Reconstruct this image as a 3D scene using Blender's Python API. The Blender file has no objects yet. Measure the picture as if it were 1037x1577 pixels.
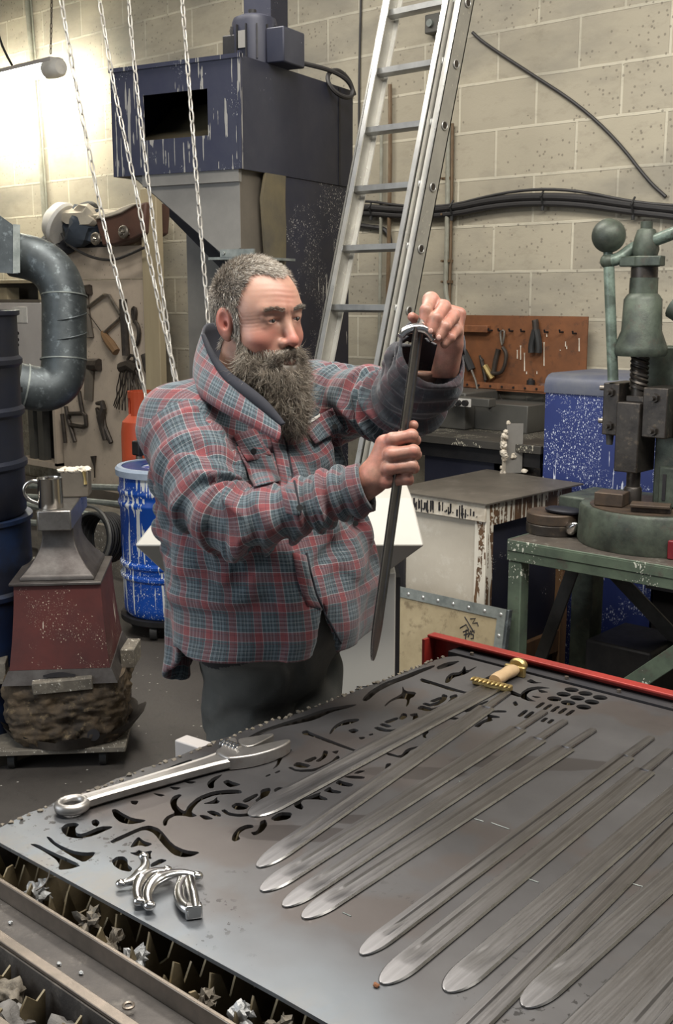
import bpy, math, random
import numpy as np
from mathutils import Vector, Matrix, noise as mnoise
from mathutils.bvhtree import BVHTree
R = math.radians
PI = math.pi
SC = bpy.context.scene
COL = SC.collection

# ------------------------------------------------------------------ camera
# the world: X along the back wall, Y towards it, Z up (metres)
FPX = 1738.0; CAM_H = 1.65; PITCH = R(10.8); YAW = R(42)
cam_d = bpy.data.cameras.new('camera'); cam = bpy.data.objects.new('camera', cam_d); COL.objects.link(cam)
cam.location = (0, 0, CAM_H); cam.rotation_euler = (R(90) - PITCH, 0, YAW)
cam_d.sensor_fit = 'VERTICAL'; cam_d.sensor_height = 36.0; cam_d.lens = 36.0 * FPX / 1577.0
cam_d.clip_start = 0.02; cam_d.clip_end = 60
SC.camera = cam

# ------------------------------------------------------------------ world, lights, exposure
SC.view_settings.view_transform = 'Standard'; SC.view_settings.look = 'None'
SC.view_settings.gamma = 1.0; SC.view_settings.exposure = 0.0; SC.view_settings.use_curve_mapping = False
W = bpy.data.worlds.new('workshop_air'); SC.world = W; W.use_nodes = True
W.node_tree.nodes['Background'].inputs[0].default_value = (0.85, 0.92, 1.0, 1)
W.node_tree.nodes['Background'].inputs[1].default_value = 0.20
LAMP_GLOW = 120.0

def area(name, loc, target, sx, sy, power, col):
    l = bpy.data.lights.new(name, 'AREA'); l.shape = 'RECTANGLE'; l.size = sx; l.size_y = sy
    l.energy = power; l.color = col
    o = bpy.data.objects.new(name, l); COL.objects.link(o); o.location = loc
    o.rotation_euler = (Vector(target) - Vector(loc)).to_track_quat('-Z', 'Y').to_euler()
    return o
area('overhead_strip_light', (-1.2, 1.0, 4.0), (-1.6, 1.6, 0), 2.4, 0.5, 138, (1.0, 0.955, 0.88))
area('overhead_strip_light', (-3.6, 2.9, 4.0), (-3.6, 3.2, 0), 2.4, 0.5, 118, (1.0, 0.955, 0.88))
area('overhead_strip_light', (0.3, 2.6, 4.0), (-1.0, 3.2, 0.6), 2.4, 0.5, 110, (1.0, 0.955, 0.88))
area('open_door_daylight', (-3.4, -1.2, 2.0), (-1.9, 1.8, 1.0), 2.2, 2.2, 60, (0.86, 0.93, 1.0))

# ------------------------------------------------------------------ where a point of the photograph lies on a plane of the room
_f = Vector((-math.sin(YAW) * math.cos(PITCH), math.cos(YAW) * math.cos(PITCH), -math.sin(PITCH)))
_r = Vector((math.cos(YAW), math.sin(YAW), 0)); _u = _r.cross(_f); _C = Vector((0, 0, CAM_H))
RH = Vector((math.cos(YAW), math.sin(YAW), 0)); FH = Vector((-math.sin(YAW), math.cos(YAW), 0)); UP = Vector((0, 0, 1))
def _ray(x, y): return _f + _r * ((x - 518.5) / FPX) - _u * ((y - 788.5) / FPX)
def pz(x, y, z): d = _ray(x, y); return _C + d * ((z - CAM_H) / d.z)
def py(x, y, Y): d = _ray(x, y); return _C + d * (Y / d.y)
def px(x, y, X): d = _ray(x, y); return _C + d * (X / d.x)
def pd(x, y, D): return _C + _ray(x, y) * D

# ------------------------------------------------------------------ materials
class NT:
    def __init__(s, name):
        s.m = bpy.data.materials.new(name); s.m.use_nodes = True; s.t = s.m.node_tree
        s.b = s.t.nodes['Principled BSDF']; s.tc = s.n('ShaderNodeTexCoord')
    def n(s, typ, **kw):
        nd = s.t.nodes.new(typ)
        for k, v in kw.items():
            if k.startswith('_'): setattr(nd, k[1:], v)
        for k, v in kw.items():
            if k.startswith('_'): continue
            k = int(k[1:]) if k[0] == 'i' and k[1:].isdigit() else k.replace('__', ' ')
            s.set(nd.inputs[k], v)
        return nd
    def set(s, inp, v):
        if isinstance(v, bpy.types.NodeSocket): s.t.links.new(v, inp)
        elif isinstance(v, bpy.types.Node): s.t.links.new(v.outputs[0], inp)
        elif isinstance(v, (tuple, list)) and inp.type == 'RGBA': inp.default_value = (*v[:3], 1)
        else: inp.default_value = v
    def coord(s, scale=(1, 1, 1), kind='Object', rot=(0, 0, 0), loc=(0, 0, 0)):
        return s.n('ShaderNodeMapping', Vector=s.tc.outputs[kind], Scale=scale, Rotation=rot, Location=loc).outputs[0]
    def noise(s, scale, vec=None, detail=4, rough=0.6, dist=0):
        return s.n('ShaderNodeTexNoise', Vector=vec if vec is not None else s.tc.outputs['Object'], Scale=scale, Detail=detail, Roughness=rough, Distortion=dist).outputs[0]
    def voro(s, scale, vec=None, rnd=1.0):
        return s.n('ShaderNodeTexVoronoi', Vector=vec if vec is not None else s.tc.outputs['Object'], Scale=scale, Randomness=rnd).outputs[0]
    def ramp(s, fac, a, b):      # 0 below a, 1 above b
        return s.n('ShaderNodeMapRange', i0=fac, i1=a, i2=b, i3=0.0, i4=1.0).outputs[0]
    def mix(s, fac, a, b, mode='MIX'):
        nd = s.t.nodes.new('ShaderNodeMix'); nd.data_type = 'RGBA'; nd.blend_type = mode
        s.set(nd.inputs[0], fac); s.set(nd.inputs[6], a); s.set(nd.inputs[7], b); return nd.outputs[2]
    def math(s, op, a, b=0.0, c=0.0):
        return s.n('ShaderNodeMath', _operation=op, i0=a, i1=b, i2=c).outputs[0]
    def sep(s, v): return s.n('ShaderNodeSeparateXYZ', i0=v).outputs
    def comb(s, x, y, z): return s.n('ShaderNodeCombineXYZ', i0=x, i1=y, i2=z).outputs[0]
    def bump(s, h, strength=0.3, dist=0.01, normal=None):
        kw = dict(Height=h, Strength=strength, Distance=dist)
        if normal is not None: kw['Normal'] = normal
        return s.n('ShaderNodeBump', **kw).outputs[0]
    def done(s, color, rough=0.6, metal=0.0, normal=None, **kw):
        s.set(s.b.inputs['Base Color'], color); s.set(s.b.inputs['Roughness'], rough); s.set(s.b.inputs['Metallic'], metal)
        if normal is not None: s.set(s.b.inputs['Normal'], normal)
        for k, v in kw.items(): s.set(s.b.inputs[k.replace('__', ' ')], v)
        return s.m

def worn(name, c1, c2, rough=0.6, metal=0.0, scale=6, lo=0.35, hi=0.7, bump=0.15, bscale=60, splat=None, drip=None, c3=None, streak=None, zstretch=1.0):
    """paint or metal in two tones of wear; splat=(colour, scale, radius, cover) droplets; drip=(colour, density) runs"""
    t = NT(name)
    v = t.coord((1, 1, zstretch))
    f = t.ramp(t.noise(scale, v, 6, 0.65), lo, hi)
    col = t.mix(f, c1, c2)
    if c3:
        col = t.mix(t.ramp(t.noise(scale * 2.7, t.coord(loc=(3, 1, 7)), 8, 0.7), 0.55, 0.68), col, c3)
    if splat:
        sc, s_, rad, cov = splat
        w = t.n('ShaderNodeMapping', Vector=t.n('ShaderNodeVectorMath', _operation='ADD', i0=t.tc.outputs['Object'],
                i1=t.n('ShaderNodeVectorMath', _operation='SCALE', i0=t.n('ShaderNodeTexNoise', Vector=t.tc.outputs['Object'], Scale=s_ * 0.9).outputs[1], Scale=.9 / s_).outputs[0]).outputs[0], Scale=(1, 1, 0.55)).outputs[0]
        m = t.math('LESS_THAN', t.voro(s_, w), rad * 1.25)
        m2 = t.math('LESS_THAN', t.voro(s_ * 2.3, w), rad * 1.05)
        m = t.math('MAXIMUM', m, m2)
        g = t.math('GREATER_THAN', t.noise(2.2, t.coord(loc=(5, 2, 1)), 5, 0.7), cov)
        col = t.mix(t.math('MULTIPLY', m, g), col, sc)
    if drip:
        dc, dens = drip
        d = t.noise(70, t.coord((1, 1, 0.045), loc=(2, 5, 0)), 2, 0.5)
        g = t.noise(7, t.coord((1, 1, 0.6), loc=(7, 3, 3)), 4, 0.6)
        m = t.math('GREATER_THAN', t.math('ADD', d, t.math('MULTIPLY', g, 0.8)), dens)
        col = t.mix(m, col, dc)
    rg = t.math('ADD', rough - 0.08, t.math('MULTIPLY', t.noise(scale * 3), 0.16))
    nrm = t.bump(t.noise(bscale, None, 6, 0.65), bump, 0.004) if bump else None
    return t.done(col, rg, metal, nrm)

def plain(name, c, rough=0.5, metal=0.0, **kw):
    t = NT(name)
    col = t.mix(t.ramp(t.noise(14, None, 5), 0.3, 0.75), c, tuple(x * 0.78 for x in c))
    return t.done(col, rough, metal, **kw)

M = {}
M['aluminium'] = worn('aluminium', (.62, .62, .60), (.42, .42, .41), .38, .85, 9, bump=.05)
M['alu_edge'] = worn('bright_aluminium', (.82, .82, .80), (.66, .66, .64), .30, .8, 9, bump=.05)
M['alu_web'] = worn('dull_aluminium', (.40, .385, .34), (.30, .29, .26), .5, .45, 7, bump=.08, splat=((.5, .47, .4), 60, .14, .55))
M['galv'] = worn('galvanised_duct', (.105, .120, .125), (.042, .049, .053), .50, .6, 8, .3, .75, bump=.1, c3=(.21, .24, .25))
M['galv_pale'] = worn('galvanised_frame', (.30, .32, .30), (.15, .17, .16), .55, .5, 16, bump=.2)
M['navy'] = worn('navy_painted_steel', (.013, .015, .030), (.022, .023, .036), .5, .15, 5, bump=.08, splat=((.30, .30, .30), 95, .11, .60))
M['navy_front'] = worn('navy_hood_front', (.019, .021, .044), (.032, .034, .054), .5, .15, 6, bump=.08, splat=((.3, .3, .3), 90, .15, .55), drip=((.26, .25, .23), 1.04))
M['navy_splat'] = worn('navy_panel_flecked', (.015, .017, .034), (.028, .028, .036), .55, .1, 4, bump=.08, splat=((.46, .45, .42), 100, .155, .53), drip=((.42, .41, .38), 1.15))
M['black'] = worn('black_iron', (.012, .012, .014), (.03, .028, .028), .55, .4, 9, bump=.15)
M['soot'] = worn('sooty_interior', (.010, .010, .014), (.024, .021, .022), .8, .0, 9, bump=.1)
M['grey_sheet'] = worn('grey_dusty_sheet', (.19, .18, .165), (.255, .243, .22), .6, .2, 4, bump=.06)
M['grey_sheet_dark'] = worn('brown_grey_sheet', (.105, .090, .072), (.145, .125, .10), .6, .2, 4, bump=.06)
M['khaki_sheet'] = worn('khaki_stained_plate', (.135, .11, .062), (.075, .066, .05), .6, .1, 5, bump=.1)
M['timber'] = worn('raw_timber_post', (.40, .335, .215), (.29, .235, .15), .7, 0, 6, bump=.15, zstretch=.1)
M['timber_dark'] = worn('brown_timber', (.20, .105, .045), (.10, .058, .032), .65, 0, 8, bump=.2, zstretch=.15, splat=((.55, .52, .44), 60, .16, .56))
M['timber_splash'] = worn('plaster_splashed_timber', (.175, .095, .045), (.075, .045, .027), .65, 0, 10, bump=.2, splat=((.66, .62, .53), 48, .32, .5), drip=((.70, .66, .57), .90))
M['ply'] = worn('stained_plywood', (.52, .43, .335), (.40, .33, .26), .75, 0, 3, bump=.1, c3=(.42, .34, .27), splat=((.12, .1, .08), 30, .07, .45))
M['dark_wood'] = worn('dark_plank', (.085, .072, .056), (.13, .11, .086), .7, 0, 5, bump=.2)
M['rust'] = worn('rusty_brown_panel', (.215, .082, .030), (.125, .050, .021), .65, .1, 6, bump=.12, c3=(.085, .038, .02))
M['rust_ledge'] = worn('rusty_ledge', (.26, .10, .040), (.14, .055, .025), .65, .1, 20, bump=.3)
M['blue_poly'] = worn('blue_drum_plastic', (.005, .062, .36), (.007, .078, .43), .33, 0, 3, bump=.02, splat=((.80, .82, .82), 90, .15, .52), drip=((.74, .76, .75), .985))
M['blue_lid'] = plain('blue_lid', (.02, .055, .22), .4)
M['lid_ring'] = worn('pale_lid_ring', (.42, .50, .62), (.32, .39, .50), .5, 0, 12)
M['blue_locker'] = worn('blue_flecked_cover', (.013, .024, .125), (.018, .034, .155), .5, .1, 4, bump=.05, splat=((.46, .50, .62), 105, .205, .44), drip=((.60, .63, .72), 1.13))
M['blue_locker_top'] = worn('worn_blue_top', (.075, .085, .13), (.14, .145, .16), .5, .1, 6, bump=.1)
M['old_blue'] = worn('old_blue_drum', (.007, .022, .070), (.010, .013, .024), .5, .2, 4, .38, .62, bump=.1, splat=((.3, .3, .3), 40, .06, .55))
M['old_dark'] = worn('dark_blue_drum', (.007, .010, .022), (.014, .014, .018), .5, .25, 5, bump=.1)
M['press_green'] = worn('press_green_paint', (.088, .108, .082), (.036, .043, .036), .48, .2, 9, .38, .62, bump=.25, bscale=45, c3=(.070, .066, .052))
M['press_pale'] = worn('worn_pale_green', (.19, .25, .205), (.085, .11, .09), .42, .2, 16, .4, .6, bump=.2, c3=(.06, .055, .045))
M['bench_green'] = worn('bench_green_paint', (.115, .155, .110), (.060, .080, .062), .55, .1, 8, bump=.15, c3=(.09, .085, .07), splat=((.62, .63, .55), 60, .2, .56), drip=((.60, .60, .50), 1.14))
M['brace_dark'] = worn('dark_grey_brace', (.045, .046, .046), (.085, .082, .078), .55, .3, 10, bump=.15)
M['worn_top'] = worn('worn_bench_steel', (.14, .12, .10), (.085, .074, .066), .5, .5, 9, bump=.15, c3=(.25, .24, .21))
M['steel_dark'] = worn('dark_machined_steel', (.075, .066, .058), (.038, .034, .032), .42, .7, 12, bump=.15, c3=(.13, .105, .08))
M['steel_rusty'] = worn('brown_steel', (.115, .080, .055), (.055, .045, .038), .5, .5, 14, bump=.2)
M['plate'] = worn('dusty_steel_plate', (.155, .137, .115), (.105, .094, .080), .5, .4, 5, bump=.08, c3=(.19, .17, .145))
M['panel_cream'] = worn('scuffed_cream_panel', (.60, .55, .46), (.50, .45, .37), .6, 0, 4, bump=.03, c3=(.66, .62, .54))
M['tin_board'] = worn('stained_wood_board', (.40, .33, .205), (.27, .215, .125), .6, 0, 6, bump=.06, c3=(.17, .13, .075))
M['white_plastic'] = worn('off_white_casing', (.45, .435, .395), (.40, .385, .35), .5, 0, 2, bump=.02, splat=((.30, .29, .27), 60, .07, .62))
M['white_crust'] = worn('plaster_crust', (.72, .66, .56), (.50, .43, .33), .8, 0, 30, bump=.6)
M['paint_red'] = worn('red_painted_angle', (.34, .034, .026), (.23, .024, .020), .35, .15, 9, bump=.06, splat=((.6, .25, .2), 50, .08, .6))
M['stand_red'] = worn('oxblood_stand', (.110, .030, .026), (.065, .024, .023), .5, .2, 5, bump=.12, splat=((.52, .43, .33), 120, .135, .54), drip=((.62, .55, .46), 1.17))
M['iron'] = worn('bare_anvil_iron', (.125, .115, .108), (.055, .045, .042), .46, .65, 10, bump=.12)
M['anvil_face'] = worn('bright_anvil_face', (.31, .295, .28), (.19, .178, .168), .3, .85, 14, bump=.06)
M['anvil_body'] = worn('stained_anvil_waist', (.105, .085, .078), (.065, .035, .034), .5, .5, 6, bump=.15)
M['clay'] = worn('burnt_timber_block', (.095, .066, .038), (.022, .017, .013), .85, 0, 12, .35, .65, bump=1.0, bscale=24, c3=(.17, .125, .07))
M['hoop'] = worn('bent_iron_skirt', (.062, .052, .043), (.036, .031, .028), .6, .4, 7, bump=.3)
M['old_board'] = worn('grey_weathered_board', (.17, .15, .12), (.09, .08, .066), .75, 0, 12, bump=.35, c3=(.24, .215, .17), splat=((.5, .48, .42), 60, .14, .52))
M['chrome'] = worn('polished_steel', (.62, .61, .60), (.48, .47, .46), .20, 1.0, 8, bump=.0)
M['wrench'] = worn('worn_chrome_wrench', (.37, .352, .335), (.25, .238, .225), .40, .85, 12, bump=.05, c3=(.30, .27, .25))
M['mug'] = worn('stainless_mug', (.58, .55, .50), (.46, .43, .39), .2, 1.0, 5, bump=.0)
M['chain'] = worn('bright_chain_link', (.46, .44, .40), (.30, .28, .25), .45, .45, 30, bump=.0)
M['rubber'] = plain('black_rubber', (.018, .018, .018), .6)
M['cable'] = plain('dark_cable', (.028, .026, .026), .55)
M['conduit'] = worn('grey_green_conduit', (.30, .30, .25), (.19, .18, .14), .6, .1, 12)
M['copper'] = worn('brown_pipe', (.13, .085, .05), (.20, .14, .085), .45, .3, 14)
M['orange'] = worn('orange_cylinder', (.52, .085, .030), (.42, .062, .024), .42, 0, 5, bump=.05)
M['lime'] = plain('lime_plastic', (.17, .25, .02), .5)
M['brass'] = worn('brass', (.52, .39, .17), (.33, .24, .10), .36, .85, 30, bump=.3, bscale=200)
M['grip'] = worn('pale_wooden_grip', (.46, .33, .19), (.36, .24, .13), .5, 0, 20, bump=.15)
M['slag'] = worn('slag', (.22, .19, .15), (.10, .088, .072), .7, .3, 26, bump=.9, bscale=40, c3=(.22, .19, .14))
M['slag_grey'] = worn('grey_slag', (.18, .17, .16), (.095, .09, .085), .8, .1, 22, bump=1.0, bscale=35)
M['slag_white'] = worn('pale_dross', (.52, .53, .53), (.30, .30, .30), .5, .4, 30, bump=1.0, bscale=50)
M['slat'] = worn('burnt_brass_slat', (.34, .27, .155), (.17, .14, .10), .5, .5, 13, bump=.2)
M['bed'] = worn('cutting_bed_steel', (.105, .093, .084), (.062, .056, .053), .6, .35, 10, bump=.35, c3=(.15, .135, .12), splat=((.35, .34, .32), 60, .07, .60))
M['bed_edge'] = worn('rubbed_bed_edge', (.24, .20, .165), (.14, .12, .10), .42, .7, 15, bump=.12)
M['leather'] = worn('brown_leather', (.105, .050, .035), (.065, .034, .026), .6, 0, 6, bump=.15)
M['cloth_cream'] = plain('cream_cloth', (.56, .50, .40), .85)
M['cloth_black'] = plain('black_cloth', (.014, .014, .018), .9)
M['canvas'] = plain('dark_canvas', (.03, .04, .055), .9)
M['paper'] = plain('paper', (.62, .60, .56), .8)
M['grey_cabinet'] = worn('pale_grey_cabinet', (.52, .49, .47), (.43, .40, .385), .6, .1, 3, bump=.05)
M['machine_grey'] = worn('dark_grey_machine', (.068, .066, .060), (.095, .092, .082), .5, .2, 5, bump=.08)
M['dust_top'] = worn('dust_flecked_table', (.072, .066, .056), (.045, .042, .038), .5, .2, 6, bump=.1, splat=((.48, .45, .36), 90, .24, .50))
M['crimson'] = plain('crimson_box', (.17, .012, .020), .4)
M['tool_iron'] = worn('old_tool_iron', (.045, .038, .033), (.085, .07, .058), .5, .6, 20, bump=.2)
M['tool_bright'] = worn('worn_tool_steel', (.30, .27, .23), (.16, .14, .12), .4, .8, 20, bump=.1)
M['wood_handle'] = plain('tool_handle', (.20, .115, .055), .5)

# ------------------------------------------------------------------ mesh building
class MB:
    def __init__(s): s.v = []; s.f = []; s.mi = []; s.k = 0
    def mat(s, k): s.k = k; return s
    def add(s, vs, fs):
        n = len(s.v); s.v += [Vector(v) for v in vs]
        for f in fs: s.f.append([n + i for i in f]); s.mi.append(s.k)
        return s
    def box(s, a, b, mtx=None):
        (x0, y0, z0), (x1, y1, z1) = a, b
        vs = [Vector(p) for p in ((x0, y0, z0), (x1, y0, z0), (x1, y1, z0), (x0, y1, z0), (x0, y0, z1), (x1, y0, z1), (x1, y1, z1), (x0, y1, z1))]
        if mtx is not None: vs = [mtx @ v for v in vs]
        return s.add(vs, [(3, 2, 1, 0), (4, 5, 6, 7), (0, 1, 5, 4), (1, 2, 6, 5), (2, 3, 7, 6), (3, 0, 4, 7)])
    def cbox(s, c, size, rot=(0, 0, 0)):
        m = Matrix.Translation(c) @ (Matrix.Rotation(rot[2], 4, 'Z') @ Matrix.Rotation(rot[1], 4, 'Y') @ Matrix.Rotation(rot[0], 4, 'X'))
        h = [q / 2 for q in size]
        return s.box((-h[0], -h[1], -h[2]), (h[0], h[1], h[2]), m)
    def loft(s, rings, cap=True, closed_path=False):
        n = len(rings[0]); vs = [p for r in rings for p in r]; fs = []
        K = len(rings)
        for i in range(K if closed_path else K - 1):
            a, b = i * n, ((i + 1) % K) * n
            for j in range(n): fs.append((a + j, a + (j + 1) % n, b + (j + 1) % n, b + j))
        if cap and not closed_path:
            fs.append(tuple(range(n - 1, -1, -1))); fs.append(tuple((K - 1) * n + j for j in range(n)))
        return s.add(vs, fs)
    def tube(s, pts, r, n=10, cap=True, closed=False, flat=1.0, up=None):
        pts = [Vector(p) for p in pts]; K = len(pts)
        rr = r if isinstance(r, (list, tuple)) else [r] * K
        rings = []; prev = None
        for i in range(K):
            if closed: t = pts[(i + 1) % K] - pts[i - 1]
            else: t = pts[min(i + 1, K - 1)] - pts[max(i - 1, 0)]
            if t.length < 1e-9: t = Vector((0, 0, 1))
            t.normalize()
            if prev is None:
                a = Vector(up) if up is not None else (Vector((0, 0, 1)) if abs(t.z) < .9 else Vector((1, 0, 0)))
            else: a = prev
            u = (a - t * a.dot(t)).normalized(); prev = u; w = t.cross(u)
            rings.append([pts[i] + (u * math.cos(q) * flat + w * math.sin(q)) * rr[i] for q in [2 * PI * j / n for j in range(n)]])
        return s.loft(rings, cap, closed)
    def cyl(s, a, b, r, r2=None, n=24): return s.tube([a, b], [r, r if r2 is None else r2], n)
    def lathe(s, prof, c=(0, 0, 0), n=40, mtx=None, cap=True):
        rings = []
        for r_, z in prof:
            ring = [Vector((r_ * math.cos(2 * PI * j / n), r_ * math.sin(2 * PI * j / n), z)) for j in range(n)]
            rings.append([(mtx @ p if mtx is not None else p) + Vector(c) for p in ring])
        return s.loft(rings, cap)
    def sphere(s, c, r, n=20, m=12, mtx=None):
        rx, ry, rz = (r, r, r) if not isinstance(r, (tuple, list)) else r
        rings = []
        for i in range(m + 1):
            a = -PI / 2 + PI * i / m; q = max(math.cos(a), 1e-4)
            ring = [Vector((rx * q * math.cos(2 * PI * j / n), ry * q * math.sin(2 * PI * j / n), rz * math.sin(a))) for j in range(n)]
            rings.append([(mtx @ p if mtx is not None else p) + Vector(c) for p in ring])
        return s.loft(rings)
    def prism(s, poly, ext):
        """closed outline (3D points) pushed along ext"""
        n = len(poly); poly = [Vector(p) for p in poly]; e = Vector(ext)
        vs = poly + [p + e for p in poly]
        fs = [tuple(range(n - 1, -1, -1)), tuple(range(n, 2 * n))] + [(i, (i + 1) % n, n + (i + 1) % n, n + i) for i in range(n)]
        return s.add(vs, fs)
    def lump(s, c, r, seed, amp=.35, sub=3, sq=(1, 1, 1)):
        import bmesh
        bm = bmesh.new(); bmesh.ops.create_icosphere(bm, subdivisions=sub, radius=1)
        vs = []
        for v in bm.verts:
            p = v.co.copy(); k = 1 + amp * mnoise.noise(p * 1.6 + Vector((seed * 7.1, seed * 3.3, 0))) * 1.6 + amp * .6 * mnoise.noise(p * 4.5 + Vector((0, seed * 5.1, 0)))
            vs.append(Vector((p.x * sq[0], p.y * sq[1], p.z * sq[2])) * k * r + Vector(c))
        fs = [[v.index for v in f.verts] for f in bm.faces]; bm.free()
        return s.add(vs, fs)
    def build(s, name, mats, parent=None, bevel=0, local=False, ang=35, label=None, segs=2, smooth=True):
        me = bpy.data.meshes.new(name)
        vs = s.v
        if parent is not None and not local:
            inv = LOCM[parent.as_pointer()].inverted(); vs = [inv @ v for v in vs]
        me.from_pydata([tuple(v) for v in vs], [], s.f)
        if not isinstance(mats, (list, tuple)): mats = [mats]
        for m in mats: me.materials.append(M[m] if isinstance(m, str) else m)
        if len(mats) > 1: me.polygons.foreach_set('material_index', s.mi)
        import bmesh
        bm = bmesh.new(); bm.from_mesh(me); bmesh.ops.recalc_face_normals(bm, faces=bm.faces); bm.to_mesh(me); bm.free()
        if smooth:
            me.polygons.foreach_set('use_smooth', [True] * len(me.polygons)); me.set_sharp_from_angle(angle=R(ang))
        o = bpy.data.objects.new(name, me); COL.objects.link(o)
        if parent is not None:
            o.parent = parent; LOCM[o.as_pointer()] = LOCM[parent.as_pointer()]
        else: LOCM[o.as_pointer()] = Matrix()
        if bevel:
            b = o.modifiers.new('edge', 'BEVEL'); b.width = bevel; b.segments = segs; b.limit_method = 'ANGLE'; b.angle_limit = R(40)
        if label: o['label'] = label
        return o
LOCM = {}
_keep = []
def thing(name, label, cat, loc=(0, 0, 0), rz=0, group=None):
    o = bpy.data.objects.new(name, None); COL.objects.link(o); o.empty_display_size = .1
    o.location = loc; o.rotation_euler = (0, 0, rz); o['label'] = label; o['category'] = cat
    if group: o['group'] = group
    LOCM[o.as_pointer()] = Matrix.Translation(loc) @ Matrix.Rotation(rz, 4, 'Z'); _keep.append(o)
    return o
def rebase(o):
    """put a one-mesh thing's origin at the middle of its base"""
    me = o.data; co = np.empty(len(me.vertices) * 3); me.vertices.foreach_get('co', co); co = co.reshape(-1, 3)
    c = Vector(((co[:, 0].min() + co[:, 0].max()) / 2, (co[:, 1].min() + co[:, 1].max()) / 2, co[:, 2].min()))
    me.transform(Matrix.Translation(-c)); o.location = c
    return o
def tag(o, label, cat, group=None, kind=None):
    rebase(o)
    o['label'] = label; o['category'] = cat
    if group: o['group'] = group
    if kind: o['kind'] = kind
    return o
def struct(o): o['kind'] = 'structure'; return o
def tint(o, k=0):
    return o
def copy_tree(o, parent=None):
    c = o.copy(); COL.objects.link(c)
    if parent is not None: c.parent = parent
    for ch in list(o.children): copy_tree(ch, c)
    return c
def smoothpts(p, k=2):
    p = [Vector(q) for q in p]
    for _ in range(k):
        q = [p[0]]
        for a, b in zip(p, p[1:]): q += [a * .75 + b * .25, a * .25 + b * .75]
        p = q + [p[-1]]
    return p
def chaikin(p, k=1):
    p = [Vector(q) for q in p]
    for _ in range(k):
        q = []
        for i in range(len(p)):
            a, b = p[i], p[(i + 1) % len(p)]; q += [a * .8 + b * .2, a * .2 + b * .8]
        p = q
    return p
def text_obj(name, s, size, mtx, mat, depth=.0006, parent=None):
    c = bpy.data.curves.new(name, 'FONT'); c.body = s; c.size = size; c.extrude = depth; c.align_x = 'CENTER'; c.align_y = 'CENTER'
    o = bpy.data.objects.new(name, c); COL.objects.link(o); bpy.context.view_layer.update()
    me = bpy.data.meshes.new_from_object(o.evaluated_get(bpy.context.evaluated_depsgraph_get())); bpy.data.objects.remove(o)
    me.transform(mtx if parent is None else LOCM[parent.as_pointer()].inverted() @ mtx)
    me.materials.clear(); me.materials.append(M[mat]); o = bpy.data.objects.new(name, me); COL.objects.link(o)
    if parent is not None: o.parent = parent; LOCM[o.as_pointer()] = LOCM[parent.as_pointer()]
    return o
# ================================================================== THE ROOM
YW = 4.8
def wall_material():
    t = NT('painted_blockwork')
    s = t.sep(t.tc.outputs['Object'])
    u = t.math('ADD', s[0], 20.0 + WALL_U); v = t.math('SUBTRACT', s[2], .1875 - .2265 * 2 + WALL_V)
    wob = t.noise(6, None, 2)
    vec = t.comb(u, t.math('ADD', v, t.math('MULTIPLY', wob, .006)), 0.0)
    b = t.n('ShaderNodeTexBrick', Vector=vec, Color1=(.395, .355, .27), Color2=(.325, .292, .225), Mortar=(.51, .47, .37), Scale=1.0,
            Mortar__Size=.0075, Mortar__Smooth=.3, Bias=0.0, Brick__Width=.445, Row__Height=.2265, _offset=.5)
    col = b.outputs[0]
    soot = t.ramp(t.noise(.9, t.coord((1, 1, 2.6), loc=(3, 0, 2)), 6, .6), .45, .66)
    col = t.mix(t.math('MULTIPLY', soot, .85), col, (.19, .178, .15))
    grime = t.ramp(t.noise(9, t.coord((1, 1, 2)), 8, .75), .52, .75)
    col = t.mix(t.math('MULTIPLY', grime, .45), col, (.20, .175, .13))
    pit = t.math('MULTIPLY', t.math('LESS_THAN', t.voro(34), .20), t.math('GREATER_THAN', t.noise(3, t.coord(loc=(1, 2, 3)), 4), .50))
    col = t.mix(t.math('MULTIPLY', pit, .6), col, (.13, .11, .085))
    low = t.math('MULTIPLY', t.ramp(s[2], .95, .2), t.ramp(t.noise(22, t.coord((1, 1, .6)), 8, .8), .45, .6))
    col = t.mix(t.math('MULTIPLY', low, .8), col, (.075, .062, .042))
    h = t.math('ADD', t.math('MULTIPLY', b.outputs[1], .9), t.math('MULTIPLY', t.noise(70, None, 8, .75), .45))
    h = t.math('SUBTRACT', h, t.math('MULTIPLY', pit, .35))
    return t.done(col, .78, 0, t.bump(h, .55, .006))
WALL_U = 0.0; WALL_V = 0.0
WALL_U = -((py(764, 235, YW).x + 20.0) % .445) + .0
M['blocks'] = wall_material()

def floor_material():
    t = NT('dirty_concrete_floor')
    f = t.ramp(t.noise(1.6, None, 8, .7), .3, .7)
    col = t.mix(f, (.038, .032, .028), (.068, .060, .053))
    col = t.mix(t.ramp(t.noise(14, None, 8, .8), .55, .72), col, (.024, .021, .019))
    sp = t.math('MULTIPLY', t.math('LESS_THAN', t.voro(26), .10), t.math('GREATER_THAN', t.noise(3, None, 3), .5))
    col = t.mix(sp, col, (.40, .38, .34))
    return t.done(col, t.math('ADD', .55, t.math('MULTIPLY', f, .25)), 0, t.bump(t.noise(40, None, 8, .8), .5, .01))
M['floor'] = floor_material()
M['ceiling'] = plain('pale_ceiling', (.5, .5, .48), .9)

struct(MB().box((-9, YW, -.02), (4, YW + .2, 4.3)).build('wall_back', 'blocks', smooth=False))
struct(MB().box((-9.2, -3.5, -.02), (-9, YW + .2, 4.3)).build('wall_left', 'blocks', smooth=False))
struct(MB().box((-9.2, -3.5, -.2), (4, YW + .2, 0)).build('floor', 'floor', smooth=False))
struct(MB().box((-9.2, -3.5, 4.3), (4, YW + .2, 4.5)).build('ceiling', 'ceiling', smooth=False))

def wallpath(pts, off, k=2): return smoothpts([py(x, y, YW - off) for x, y in pts], k)

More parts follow.
